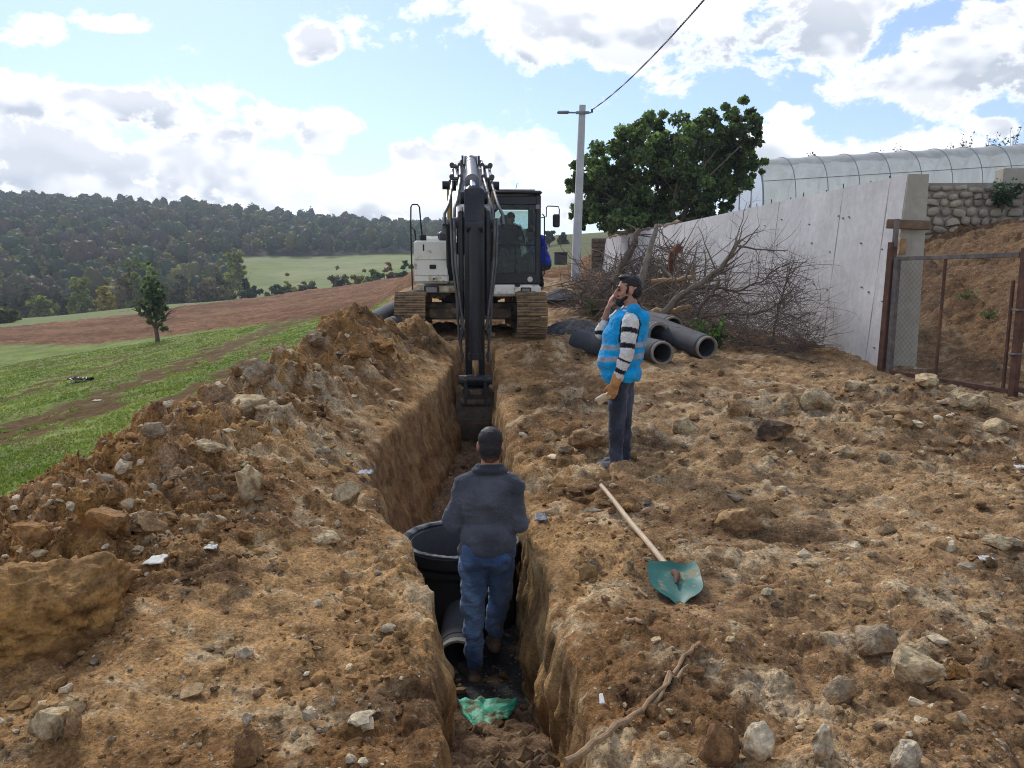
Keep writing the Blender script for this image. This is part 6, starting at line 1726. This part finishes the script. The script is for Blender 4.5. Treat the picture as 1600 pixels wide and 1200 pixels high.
# ------------------------------------------------------------------ cleared brush against the wall
def brush():
    rn = random.Random(12); rng = np.random.default_rng(12)
    def twigs(name, lab, mat, blobs, count, rad=(.004, .014), ln=(.5, 1.6), litter=0):
        mb = MB()
        for i in range(count):
            (x, y, hw, hh, Y, dy) = rn.choice(blobs); c = at(x+rn.gauss(0, .5)*hw, y+rn.gauss(0, .5)*hh, Y+rn.gauss(0, .5)*dy)
            gnd = gz(c.x, c.y); c.x = min(c.x, float(xw(c.y))-.12-.26*max(0, 1-(c.z-gnd)/2.5)); c.z = max(c.z, gnd+.02)
            d = Vector((rn.gauss(0, 1), rn.gauss(0, .8), rn.gauss(.15, .55))).normalized(); L_ = rn.uniform(*ln); pts = [c]; r = rn.uniform(*rad)
            for k in range(4): d = (d+Vector((rn.gauss(0, .22), rn.gauss(0, .22), rn.gauss(-.02, .2)))).normalized(); q = pts[-1]+d*L_/4; q.z = max(q.z, gnd+.01); q.x = min(q.x, float(xw(max(q.y, 12)))-.1-.26*max(0, 1-(q.z-gnd)/2.5)); pts.append(q)
            mb.tube(pts, [r, r*.9, r*.75, r*.55, r*.3], 3, False)
        me = mb.mesh(name, M[mat], False); o = link(name, me); tag(o, lab, 'brush', kind='stuff')
    twigs('brush_pile', 'tangled pile of cut brown brushwood against the far wall', 'twig', [(940, 448, 42, 30, 22, 3), (985, 438, 50, 34, 21, 2.5), (1025, 430, 40, 42, 20, 2), (1060, 440, 40, 45, 19, 1.5), (1000, 470, 70, 25, 19, 2), (1075, 480, 60, 30, 17, 1.5), (920, 470, 35, 25, 21, 2)], 1700, (.005, .018), (.4, 1.4))
    twigs('twig_tangle', 'fine purple brown twigs heaped along the foot of the concrete wall', 'twig_purple', [(1130, 520, 60, 28, 14.5, 1), (1190, 525, 60, 28, 14, .8), (1235, 500, 30, 45, 13.9, .6), (1215, 450, 35, 50, 14.2, .6), (1160, 500, 60, 30, 14.6, .8), (1250, 540, 25, 18, 13.4, .5)], 950, (.0025, .007), (.4, 1.2))
    def limb(name, pxs, r0, r1, mat, lab, depth=0, seed=1, cat='branch', spread=.6, kidlen=.5, kids=(1, 3)):
        rq = random.Random(seed); P_ = [at(*q) for q in pxs]; o0 = P_[0].copy(); root = empty(name, o0, 0, lab, cat, 'cleared branches and logs'); pts = []
        for i in range(len(P_)-1):
            for k in range(4): pts.append(P_[i].lerp(P_[i+1], k/4)+Vector((rq.gauss(0, .012), rq.gauss(0, .012), rq.gauss(0, .012))))
        pts.append(P_[-1]); n = len(pts); mb = MB(); mb.tube([p-o0 for p in pts], [r0+(r1-r0)*i/(n-1) for i in range(n)], 9); mb.build('stem', M[mat], root)
        if depth:
            mb = MB()
            for i in range(2, n):
                d = (pts[i]-pts[i-1]).normalized()
                for _ in range(rq.randint(*kids)):
                    q = (d*.6+Vector((rq.gauss(.35, .8), rq.gauss(-.1, .5), rq.gauss(.1, .8)))*spread).normalized(); branchy(mb, pts[i]-o0, q, kidlen*rq.uniform(.6, 1.3), (r0+(r1-r0)*i/n)*rq.uniform(.25, .45)+.004, depth-1, rq, .55, 5, .02, None, (1, 3), 5, .3)
            mb.build('side_twigs', M['twig_purple' if mat != 'bark_grey' else 'twig'], root)['kind'] = 'stuff'
        return root
    limb('leaning_trunk', [(994, 470, 16.6), (1004, 430, 16.9), (1014, 395, 17.2), (1026, 352, 17.6)], .095, .05, 'bark_grey', 'pale grey trunk leaning up against the wall out of the brush', 1, 3, 'trunk', .8, .5, (0, 1))
    limb('dark_stump', [(962, 445, 18.6), (972, 415, 18.8), (986, 392, 19), (992, 372, 19), (998, 360, 19.2)], .12, .06, 'bark', 'short dark broken stump sticking out of the brush heap left of the leaning trunk', 1, 5, 'stump', .8, .5, (0, 2))
    limb('torn_root', [(1040, 450, 18.6), (1046, 428, 18.4), (1050, 410, 18.2), (1053, 395, 18.0), (1062, 384, 17.9)], .10, .085, 'root', 'reddish torn root end standing up before the wall', 1, 6, 'root', 1.0, .22, (0, 2))
    limb('sawn_log', [(1020, 440, 16.6), (1052, 438, 16.2), (1086, 432, 15.9)], .062, .05, 'wood_cut', 'pale peeled log lying level on top of the brush', 0, 7, 'log')
    limb('sawn_log', [(985, 490, 15.6), (1010, 492, 15.5), (1032, 488, 15.5)], .10, .08, 'wood_cut', 'orange brown split log just behind the blue-vested man', 0, 8, 'log')
    limb('sawn_log', [(1038, 488, 15.2), (1062, 484, 15.0), (1078, 478, 14.9)], .06, .045, 'wood_cut', 'thin peeled log above the pipe mouths', 0, 18, 'log')
    limb('bare_bough', [(1034, 492, 14.9), (1062, 462, 14.8), (1095, 443, 14.6), (1125, 420, 14.4), (1150, 385, 14.3), (1155, 376, 14.3)], .07, .03, 'bark_grey', 'long bare forked bough arching across the face of the wall', 3, 9, 'branch', .62, .75, (0, 2))
    limb('bare_bough', [(1080, 508, 14.3), (1098, 475, 14.2), (1112, 460, 14.2), (1124, 438, 14.2)], .04, .025, 'bark', 'dark upright bare bough below the arching one', 1, 10, 'branch', .5, .4, (0, 2))
    limb('bare_bough', [(1095, 496, 14.3), (1140, 490, 14.1), (1180, 492, 14.0), (1225, 470, 13.9)], .03, .012, 'bark', 'low bare bough running right along the wall foot', 3, 14, 'branch', .7, .7, (1, 2))
    limb('bare_bough', [(1105, 450, 14.4), (1150, 455, 14.2), (1190, 440, 14.1), (1215, 420, 14.1)], .026, .010, 'bark', 'twiggy bare bough spreading right at mid height of the wall', 3, 15, 'branch', .7, .7, (1, 2))
    limb('twig_clump', [(1205, 540, 13.8), (1215, 490, 13.9), (1225, 450, 13.9), (1240, 410, 14.0)], .02, .008, 'bark', 'dense purple brown twiggy bush top lying at the right end of the brush', 3, 16, 'branch', .8, .65, (2, 3))
    limb('green_stick', [(1005, 480, 15.4), (1030, 495, 15.0), (1045, 502, 14.6)], .025, .02, 'bark_grey', 'short greenish grey stick over the middle pipe', 0, 17, 'branch')
    limb('green_stick', [(1030, 415, 16.6), (1045, 430, 16.4), (1055, 442, 16.2)], .04, .03, 'bark_grey', 'greenish grey bough resting across the peeled log', 1, 19, 'branch', .7, .3, (0, 1))
brush()
# ------------------------------------------------------------------ loose stones, clods and litter
def rock_mesh(seed, sub=2, flat=(1, .8, .65), facets=9, rough=.12):
    """angular stone: a sphere cut by random planes, then roughened"""
    rng = np.random.default_rng(seed); V, F = ico(sub); V = V.copy()
    nr = unit(facets, rng); d = rng.uniform(.52, .9, facets)
    V = V*(1+rough*1.4*fbm3(V[:, 0]*2.0+seed, V[:, 1]*2.0, V[:, 2]*2.0, 2, seed))[:, None]
    for n_, k in zip(nr, d):
        s = V @ n_; V = V-n_[None]*np.clip(s-k, 0, None)[:, None]
    V = V*(1+.05*fbm3(V[:, 0]*7+seed, V[:, 1]*7, V[:, 2]*7, 2, seed+5))[:, None]*np.array(flat)
    return V, F
STONE_PAL = {'cream': (.49, .385, .23), 'white': (.54, .455, .32), 'grey': (.30, .235, .155), 'tan': (.36, .235, .12), 'ochre': (.30, .155, .05), 'brown': (.18, .10, .048), 'dark': (.085, .06, .042)}
def rock_cols(V, base, seed):
    n = fbm3(V[:, 0]*2+seed, V[:, 1]*2, V[:, 2]*2, 3, seed); n2 = fbm3(V[:, 0]*6+seed, V[:, 1]*6, V[:, 2]*6, 2, seed+3)
    c = np.asarray(base)[None]*(1+.25*n+.15*n2)[:, None]; mud = sstep(-.05, .5, n-.45*V[:, 2]+.1)
    return np.concatenate([np.clip(lerp3(c, np.array((.24, .14, .065)), mud*.85), .01, .8), np.full((len(V), 1), .6)], 1)
def place_rock(name, px, py, wpx, hpx, colr, label, seed, cat='rock', sub=3, flat=None, sink=.22, group=None, rough=.14, facets=9, dy=0):
    """stone whose foot is at the pixel on the ground, sized by its pixel width and height"""
    x, y = hit2(px, py); y += dy; w = wpx*y/1200/2; h = hpx*y/1200/2
    V, F = rock_mesh(seed, sub, (1, .85, 1), facets, rough); c = rock_cols(V, STONE_PAL[colr], seed)
    rng = random.Random(seed); V = V*np.array((w, w*.9, h*1.15)); o = link(name, np_mesh(name, V, F, M['rock'], c, False))
    o.location = (x, y+w*.5, g1(x, y+w*.5)+h*(1-sink*2)); o.rotation_euler = (rng.uniform(-.1, .1), rng.uniform(-.15, .15), 0); return tag(o, label, cat, group)
def clay_block():
    x, y = hit2(60, 1052); rng = np.random.default_rng(3); V, F = ico(6); V = V.copy(); nr = unit(9, rng); nr[0] = (.1, -.95, .2); nr[1] = (.25, -.35, 1); nr[2] = (.9, -.35, .25)
    for n_, k in zip(nr/np.linalg.norm(nr, axis=1)[:, None], (.58, .80, .66, .8, .85, .7, .8, .75, .8)): V = V-n_[None]*np.clip(V @ n_-k, 0, None)[:, None]
    r = .16*fbm3(V[:, 0]*2, V[:, 1]*2, V[:, 2]*2, 3, 3)+.07*np.abs(fbm3(V[:, 0]*6, V[:, 1]*6, V[:, 2]*12, 3, 7))+.09*lumps(V[:, 0]*4+V[:, 1]*2, V[:, 2]*4+V[:, 1]*3, 9)+.05*lumps(V[:, 0]*10+V[:, 1]*5, V[:, 2]*10+V[:, 1]*8, 19)+.025*lumps(V[:, 0]*24+V[:, 1]*9, V[:, 2]*24+V[:, 1]*14, 29)-.05*(np.abs(noise3(V[:, 0]*1.7, V[:, 1]*1.7, V[:, 2]*3.2, 11)) < .06)
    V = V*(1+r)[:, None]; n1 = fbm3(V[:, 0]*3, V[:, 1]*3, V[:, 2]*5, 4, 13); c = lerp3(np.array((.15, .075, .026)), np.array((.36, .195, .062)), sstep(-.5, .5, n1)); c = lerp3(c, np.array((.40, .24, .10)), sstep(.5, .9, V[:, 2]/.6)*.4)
    o = link('clay_block', np_mesh('clay_block', V*np.array((.40, .36, .255)), F, M['rock'], np.concatenate([c, np.full((len(V), 1), .7)], 1), True)); o.location = (x-.16, y+.34, g1(x, y+.3)+.08); o.rotation_euler = (0, .05, .2); tag(o, 'huge ochre clay block at the left edge of the picture', 'clay block')
clay_block()
R_ = [(1440, 1080, 105, 78, 'cream', 'large cream limestone block at the lower right'), (1385, 1030, 90, 55, 'grey', 'flat grey boulder just behind the large cream block'), (1320, 1100, 62, 50, 'grey', 'dull grey rounded stone left of the large cream block'),
      (1185, 1190, 62, 70, 'white', 'white and brown stone at the bottom edge below the shovel'), (1287, 1185, 45, 66, 'white', 'upright whitish stone at the bottom right'), (1130, 1200, 80, 80, 'brown', 'dark brown clod at the bottom edge left of the white stone'),
      (1420, 1215, 60, 60, 'white', 'pale stone cut by the bottom edge of the picture'), (1155, 838, 72, 48, 'tan', 'brown wedge shaped rock right of the shovel handle'), (930, 892, 24, 22, 'grey', 'small dark grey stone on the trench lip left of the shovel'), (984, 894, 20, 20, 'cream', 'small cream stone left of the shovel handle'),
      (1280, 640, 56, 40, 'cream', 'large cream boulder right of the rubble heap'), (1210, 690, 60, 30, 'dark', 'dark clod in the middle of the rubble heap'), (1155, 650, 46, 32, 'tan', 'tan clod on top of the rubble heap'), (1075, 678, 40, 30, 'cream', 'pale crumbly stone at the left end of the rubble heap'), (1320, 715, 48, 24, 'cream', 'flat pale stone in front of the rubble heap'), (1385, 725, 26, 16, 'grey', 'blue grey stone in front of the rubble heap'),
      (920, 705, 52, 36, 'tan', 'tan rock on the trench edge left of the vested man'), (885, 712, 30, 18, 'grey', 'grey stone on the trench edge beside the tan rock'), (385, 790, 50, 62, 'cream', 'upright tan and cream rock in the spoil heap'), (540, 790, 44, 44, 'cream', 'pale cubic rock near the trench edge on the spoil heap'), (505, 850, 62, 26, 'cream', 'long flat cream stone on the spoil heap slope'),
      (400, 590, 60, 36, 'grey', 'grey boulder topping the pale rubble of the heap'), (380, 640, 80, 36, 'cream', 'broad cream rock on the pale rubble of the heap'), (240, 700, 42, 26, 'grey', 'flat grey stone on the left crest of the heap'), (320, 712, 54, 22, 'cream', 'flat cream slab below the heap crest'), (395, 610, 46, 30, 'grey', 'second grey stone beside the grey boulder'), (490, 552, 34, 24, 'grey', 'greyish block high on the reddish heap'),
      (560, 575, 36, 24, 'ochre', 'orange clod on the near flank of the heap peak'), (600, 560, 40, 24, 'ochre', 'rounded orange clod at the trench side of the heap peak'), (75, 1160, 72, 62, 'cream', 'crusted whitish rock at the lower left corner'), (112, 1160, 34, 66, 'tan', 'long tan rock leaning beside the crusted whitish rock'), (385, 1195, 44, 62, 'brown', 'dark clod with a pinkish cap at the bottom edge'), (385, 1138, 22, 24, 'white', 'pinkish stone on the dark clod at the bottom edge'),
      (380, 1032, 30, 18, 'white', 'small pale pinkish stone on the bare ground at left'), (150, 835, 90, 60, 'ochre', 'rounded ochre clod above the huge clay block'), (45, 860, 60, 50, 'ochre', 'ochre clod at the left edge above the clay block'), (220, 850, 60, 40, 'tan', 'pale crumbly lump right of the ochre clods'),
      (1450, 610, 50, 22, 'cream', 'pale flat stone before the gate'), (1525, 640, 50, 30, 'cream', 'pale stone before the right gate post'), (1560, 680, 44, 26, 'cream', 'cream stone at the right edge before the gate'), (1405, 650, 44, 22, 'tan', 'tan stone between the gate and the rubble heap'), (1340, 612, 40, 20, 'cream', 'cream stone near the foot of the concrete wall'), (1590, 1080, 50, 44, 'brown', 'brown clod at the right edge of the picture'), (1500, 1060, 44, 30, 'ochre', 'ochre lump beside the large cream block'), (1565, 860, 46, 20, 'cream', 'flat cream stone at the right edge')]
for i, (x, y, w, h, c, lab) in enumerate(R_):
    place_rock('rock', x, y, w, h, c, lab, 40+i, 'rock', 4, None, .2, 'large loose rocks', .16 if c in ('cream', 'white', 'grey') else .28)
# middling stones: individuals sharing one label for each stretch of ground
def mid_stones():
    rng = np.random.default_rng(77); protos = []
    for k in range(7):
        for cn in ('cream', 'tan', 'brown', 'grey', 'ochre'):
            V, F = rock_mesh(900+k, 3, (1, .85, .7), 8, .24); protos.append((cn, np_mesh('stone', V, F, M['rock'], rock_cols(V, STONE_PAL[cn], 900+k))))
    Z = [(110, '%s broken stone lying loose on the spoil heap left of the trench', 'loose stones on the spoil heap', lambda r: (r.uniform(60, 640), r.uniform(560, 880)), (8, 20)),
         (80, '%s stone scattered over the churned ground right of the trench', 'loose stones right of the trench', lambda r: (r.uniform(880, 1600), r.uniform(760, 1190)), (8, 22)),
         (70, '%s stone in the low rubble bank before the gate and wall', 'loose stones of the rubble bank', lambda r: (r.uniform(1040, 1600), r.uniform(590, 730)), (8, 18)),
         (30, 'small %s stone on the bare trodden ground left of the trench', 'loose stones left of the trench', lambda r: (r.uniform(120, 640), r.uniform(920, 1190)), (8, 18))]
    rn = random.Random(77)
    for (n, lab, grp, f, sz) in Z:
        for i in range(n):
            px, py = f(rn); x, y = hit2(px, py)
            if y > 14 or (xl(y)-.15 < x < xr(y)+.15): continue
            s, _, _ = zones(np.array([x]), np.array([y]))
            if s[0] < .6: continue
            cn, me = protos[rn.randrange(len(protos))] if rn.random() < .72 else protos[5*rn.randrange(7)]
            o = link('stone', me); r = rn.uniform(*sz)*(.7+.6*rn.random()**2)*y/1200/2; o.scale = (r*rn.uniform(.8, 1.4), r, r*rn.uniform(.7, 1.1)); o.location = (x, y, g1(x, y)+r*.22); o.rotation_euler = (rn.uniform(-.4, .4), rn.uniform(-.4, .4), rn.uniform(0, 6.28)); tag(o, lab % dict(cream='cream', tan='tan', brown='dark brown', grey='greyish', ochre='ochre')[cn], 'stone', grp)
mid_stones()
# small rubble, clods and grit: one mass
def rubble():
    rng = np.random.default_rng(5)
    def scatter(n, smin, smax, base, dens, power, seed, name, lab, ymax=17.0, ymin=1.4):
        t = rng.random(n); y = ymin*(ymax/ymin)**t; x = (rng.uniform(-.98, .98, n))*np.maximum(y, 1.8)
        soil, _, _ = zones(x, y); h = heap(x, y); inside = (x > xl(y)-.13) & (x < xr(y)+.12) & (y > 1.8) & (y < 13.8)
        patch = sstep(-.1, .55, fbm2(x*.8, y*.8, 3, seed)); w = soil*(dens+(1-dens)*np.clip(sstep(.08, .4, h)+patch*.6, 0, 1)); w = np.where(inside, 0, w)
        keep = (rng.random(n) < w) & (x < 9.5) & ~((x > xw(y)-.3) & (y > 12))
        x, y, h = x[keep], y[keep], h[keep]; n = len(x); s = smin*(smax/smin)**(rng.random(n)**power)*(.55+.45*np.clip(y/4, 0, 2.2))
        V0, F0 = base; nv = len(V0); amp = .22 if nv < 20 else .05; PR = np.stack([rock_mesh(700+q, 2, (1, 1, 1), 8, .26)[0] for q in range(24)]) if nv > 20 else np.repeat(V0[None], 24, 0); B = PR[rng.integers(0, 24, n)]*(1+amp*rng.normal(size=(n, nv)))[..., None]*np.stack([rng.uniform(.75, 1.3, n), rng.uniform(.75, 1.3, n), rng.uniform(.5, .95, n)], 1)[:, None]*s[:, None, None]
        a = rng.uniform(0, 6.283, n); ca, sa = np.cos(a)[:, None], np.sin(a)[:, None]; B = np.stack([B[..., 0]*ca-B[..., 1]*sa, B[..., 0]*sa+B[..., 1]*ca, B[..., 2]], -1)
        B += np.stack([x, y, H(x, y)+s*.15], 1)[:, None]
        loc = soil_col(x, y)*rng.uniform(.7, 1.25, (n, 1)); g = rng.random(n); pale = .08+.16*sstep(.1, .4, h)+.12*patch[keep]; c = np.where((g < pale)[:, None], np.array((.50, .41, .27))*rng.uniform(.6, 1.3, (n, 1)), loc)
        c = np.where((g > .965)[:, None], np.array((.27, .21, .145))*rng.uniform(.6, 1.3, (n, 1)), c)
        C = np.concatenate([np.repeat(c, nv, 0), np.full((n*nv, 1), .5)], 1); F = (F0[None]+(np.arange(n)*nv)[:, None, None]).reshape(-1, 3)
        tag(link(name, np_mesh(name, B.reshape(-1, 3), F, M['rock'], C, False)), lab, 'rubble', kind='stuff')
    ic0 = ico(1)
    bm = bmesh.new(); bmesh.ops.create_icosphere(bm, subdivisions=1, radius=1); bm.free()
    phi = (1+5**.5)/2; V = np.array([(-1, phi, 0), (1, phi, 0), (-1, -phi, 0), (1, -phi, 0), (0, -1, phi), (0, 1, phi), (0, -1, -phi), (0, 1, -phi), (phi, 0, -1), (phi, 0, 1), (-phi, 0, -1), (-phi, 0, 1)])/1.902
    F = np.array([(0, 11, 5), (0, 5, 1), (0, 1, 7), (0, 7, 10), (0, 10, 11), (1, 5, 9), (5, 11, 4), (11, 10, 2), (10, 7, 6), (7, 1, 8), (3, 9, 4), (3, 4, 2), (3, 2, 6), (3, 6, 8), (3, 8, 9), (4, 9, 5), (2, 4, 11), (6, 2, 10), (8, 6, 7), (9, 8, 1)])
    scatter(48000, .004, .016, (V, F), .16, 1.6, 301, 'grit', 'fine grit and crumbs strewn over the bare soil')
    scatter(11500, .014, .06, ico(2), .04, 2.3, 311, 'clods', 'earth clods and broken stone strewn over spoil heap and work ground')
    # crumbs on the trench floor
rubble()
def trench_crumbs():
    rng = np.random.default_rng(8); n = 900; y = rng.uniform(2.0, 13, n); y = np.where(rng.random(n) < .5, rng.uniform(2.2, 4.4, n), y); t = rng.random(n); x = xl(y)+batL(y)+(xr(y)-.05-xl(y)-batL(y))*(.03+.94*t); z = np.minimum(zfloor(y), .0)+.02
    V0, F0 = ico(1); s = .010+.045*rng.random(n)**3; nv = len(V0); PR = np.stack([rock_mesh(600+q, 1, (1, 1, 1), 8, .2)[0] for q in range(12)]); B = PR[rng.integers(0, 12, n)]*(1+.05*rng.normal(size=(n, nv)))[..., None]*s[:, None, None]*np.array((1, 1, .8))+np.stack([x, y, z+s*.4], 1)[:, None]
    c = lerp3(np.array((.12, .075, .042)), np.array((.26, .18, .10)), rng.random(n)); C = np.concatenate([np.repeat(c, nv, 0), np.full((n*nv, 1), .4)], 1)
    tag(link('trench_crumbs', np_mesh('trench_crumbs', B.reshape(-1, 3), (F0[None]+(np.arange(n)*nv)[:, None, None]).reshape(-1, 3), M['rock'], C)), 'fallen clods and crumbs on the trench floor', 'rubble', kind='stuff')
trench_crumbs()
# heaps of dark gravel beyond the vested man and beside the right track
def gravel_heap(px, py, Y, w, d, h, label, seed):
    b = at(px, py, Y); b.z = g1(b.x, Y); n = 40; u, v = np.meshgrid(np.linspace(-1, 1, n), np.linspace(-1, 1, n)); r = np.sqrt(u*u+v*v)
    zz = h*np.clip(1-r**1.6, 0, 1)*(1+.25*noise2(u*3+seed, v*3, seed))+.012*noise2(u*22, v*22, seed+1)-.03; V = np.stack([u*w, v*d, zz], -1).reshape(-1, 3); idx = np.arange(n*n).reshape(n, n); F = np.stack([idx[:-1, :-1], idx[:-1, 1:], idx[1:, 1:], idx[1:, :-1]], -1).reshape(-1, 4)
    rng = np.random.default_rng(seed); c = np.array((.070, .072, .078))*(1+.3*rng.normal(size=(n*n, 1))); o = link('gravel_heap', np_mesh('gravel_heap', V, F, M['gravel'], np.concatenate([np.clip(c, .02, .3), np.full((n*n, 1), .9)], 1), True)); o.location = b; tag(o, label, 'gravel heap')
gravel_heap(900, 522, 16.5, .95, .8, .34, 'low heap of dark grey gravel behind the blue-vested man', 3)
gravel_heap(878, 462, 23, .75, .8, .3, 'small dark gravel heap right of the excavator track', 5)
# ------------------------------------------------------------------ shovel, sticks, litter
def shovel():
    a = hit2(939, 772); b = hit2(1050, 908); A = Vector((a[0], a[1], g1(*a)+.03)); Bq = Vector((b[0], b[1], g1(*b)+.045)); root = empty('shovel', Bq, 0, 'long handled green shovel lying on the ground right of the trench', 'shovel'); d = (Bq-A).normalized()
    m = MB(); n = 10; pts = [(A-Bq)*(1-i/n)+Vector((0, 0, .004*math.sin(i))) for i in range(n+1)]; m.tube(pts, [.0165]*3+[.018]*8, 12); m.build('handle', M['wood'], root)
    m = MB(); m.cyl(-d*.06, d*.05, .024, .026, n=14); m.build('socket', M['shovel'], root)
    c = hit2(1072, 966); e = Vector((c[0], c[1], 0))-Vector((Bq.x, Bq.y, 0)); L_ = min(max(e.length, .28), .36); e.normalize(); s = Vector((e.y, -e.x, 0)); W_ = .285; nu, nv = 16, 14; V = []
    for i in range(nu+1):
        t = i/nu; hw = W_/2*(1.0 if t < .5 else (1-((t-.5)/.5)**2.4*.62))*(.9+.1*min(t*6, 1))
        for j in range(nv+1):
            q = j/nv*2-1; up = .035*q*q+.05*(1-t)**2*.3-.0+.03*max(0, .12-t)/.12*(1-abs(q)); V.append(-e*.03+e*(t*L_)+s*(q*hw)+Vector((0, 0, .012+up-.055*t+.006*math.sin(q*4+t*5))))
    N_ = len(V); V2 = [v-Vector((0, 0, .0035)) for v in V]; F = []
    for i in range(nu):
        for j in range(nv): k = i*(nv+1)+j; F += [(k, k+1, k+nv+2, k+nv+1), (k+N_, k+nv+1+N_, k+nv+2+N_, k+1+N_)]
    rim = list(range(nv+1))+[i*(nv+1)+nv for i in range(1, nu+1)]+[nu*(nv+1)+j for j in range(nv-1, -1, -1)]+[i*(nv+1) for i in range(nu-1, 0, -1)]
    for q in range(len(rim)): a_, b_ = rim[q], rim[(q+1) % len(rim)]; F.append((a_, b_, b_+N_, a_+N_))
    m = MB(); m.add(V+V2, F); m.build('blade', M['shovel'], root, angle=60)
    m = MB(); m.tube([d*.03+Vector((0, 0, .012)), d*.08+Vector((0, 0, .024)), e*.17+Vector((0, 0, .008))], [.024, .02, .006], 10); m.build('socket', M['rust'], root)
shovel()
def stick(pxs, r0, r1, lab, seed=1):
    rq = random.Random(seed); P_ = []
    for (x, y) in pxs: h_ = hit2(x, y); P_.append(Vector((h_[0], h_[1], g1(*h_)+r0*.9)))
    pts = []
    for i in range(len(P_)-1):
        for k in range(5): q = P_[i].lerp(P_[i+1], k/5); q += Vector((rq.gauss(0, .006), rq.gauss(0, .006), rq.gauss(0, .004))); q.z = max(q.z, g1(q.x, q.y)+r0*.5); pts.append(q)
    pts.append(P_[-1]); o0 = P_[0]; m = MB(); n = len(pts); m.tube([p-o0 for p in pts], [(r0+(r1-r0)*i/n)*rq.uniform(.85, 1.15) for i in range(n+0)], 8); o = m.build('fallen_branch', M['stick']); o.location = o0; tag(o, lab, 'branch')
stick([(884, 1198), (950, 1155), (1020, 1105), (1060, 1050), (1094, 1012)], .0125, .008, 'long crooked dry branch lying at the trench lip below the shovel', 3)
stick([(970, 1140), (1040, 1075), (1075, 1045)], .009, .005, 'thin dry twig beside the long crooked branch', 4)
stick([(985, 916), (1012, 936)], .010, .008, 'short splintered stick left of the shovel blade', 5)
stick([(975, 972), (1003, 976)], .010, .010, 'short pale wood chip in front of the shovel', 6)
def litter(px, py, w, h, mat, name, lab, cat, seed, amp=.3, lift=.01):
    x, y = hit2(px, py); s = w*y/1200/2; t = h*y/1200/2*2.2; z = g1(x, y)+lift
    return sheet(name, [(x-s, y-t*.5, z), (x+s, y-t*.35, z), (x+s*.8, y+t*.6, z+.01), (x-s*.7, y+t*.5, z+.01)], mat, lab, cat, .004, seed, s*amp, 10)
litter(243, 880, 30, 30, M['litter'], 'paper_scrap', 'crumpled white paper scrap on the spoil heap', 'litter', 3); litter(330, 866, 22, 12, M['litter'], 'paper_scrap', 'small white scrap above the crumpled paper on the heap', 'litter', 4)
litter(1540, 880, 26, 12, M['litter'], 'paper_scrap', 'white scrap on the ground at the right edge', 'litter', 6)
litter(1594, 732, 20, 12, M['litter'], 'paper_scrap', 'white and blue scrap at the right edge of the ground', 'litter', 7); litter(940, 1100, 9, 22, M['litter'], 'plastic_shred', 'thin white shred hanging on the right trench lip', 'litter', 8)
litter(128, 597, 40, 12, M['black_sheet'], 'plastic_bag', 'black plastic bag lying on the green meadow', 'plastic bag', 9, .35, .05); litter(152, 627, 14, 6, M['litter'], 'paper_scrap', 'small white scrap on the meadow near the black bag', 'litter', 10)
litter(572, 742, 26, 22, M['blue_sheet'], 'plastic_shred', 'blue grey plastic shred on the left trench edge', 'litter', 11); litter(845, 815, 22, 26, M['blue_sheet'], 'plastic_shred', 'blue grey plastic shred on the right trench lip beside the fleece man', 'litter', 12)
litter(921, 765, 12, 8, M['blue_sheet'], 'plastic_shred', 'tiny blue scrap at the shovel handle end', 'litter', 15); litter(1010, 790, 14, 8, M['blue_sheet'], 'plastic_shred', 'tiny blue scrap right of the shovel handle end', 'litter', 16)
# ------------------------------------------------------------------ thin autumn haze in the valley
def haze():
    m = MB(); m.box((0, 0, 0), (1, 1, 1)); t = MT('haze_air'); t.N.remove(t.b); v = t.n('ShaderNodeVolumePrincipled'); v.inputs['Color'].default_value = (.80, .88, 1.0, 1); v.inputs['Density'].default_value = .00042; v.inputs['Anisotropy'].default_value = .2
    t.L.new(v.outputs[0], t.out.inputs['Volume']); o = m.build('haze', t.m, None, False); o.scale = (3200, 1800, 100); o.location = (0, 400, 35); tag(o, 'thin bluish haze over the valley', 'haze', kind='stuff')
haze()
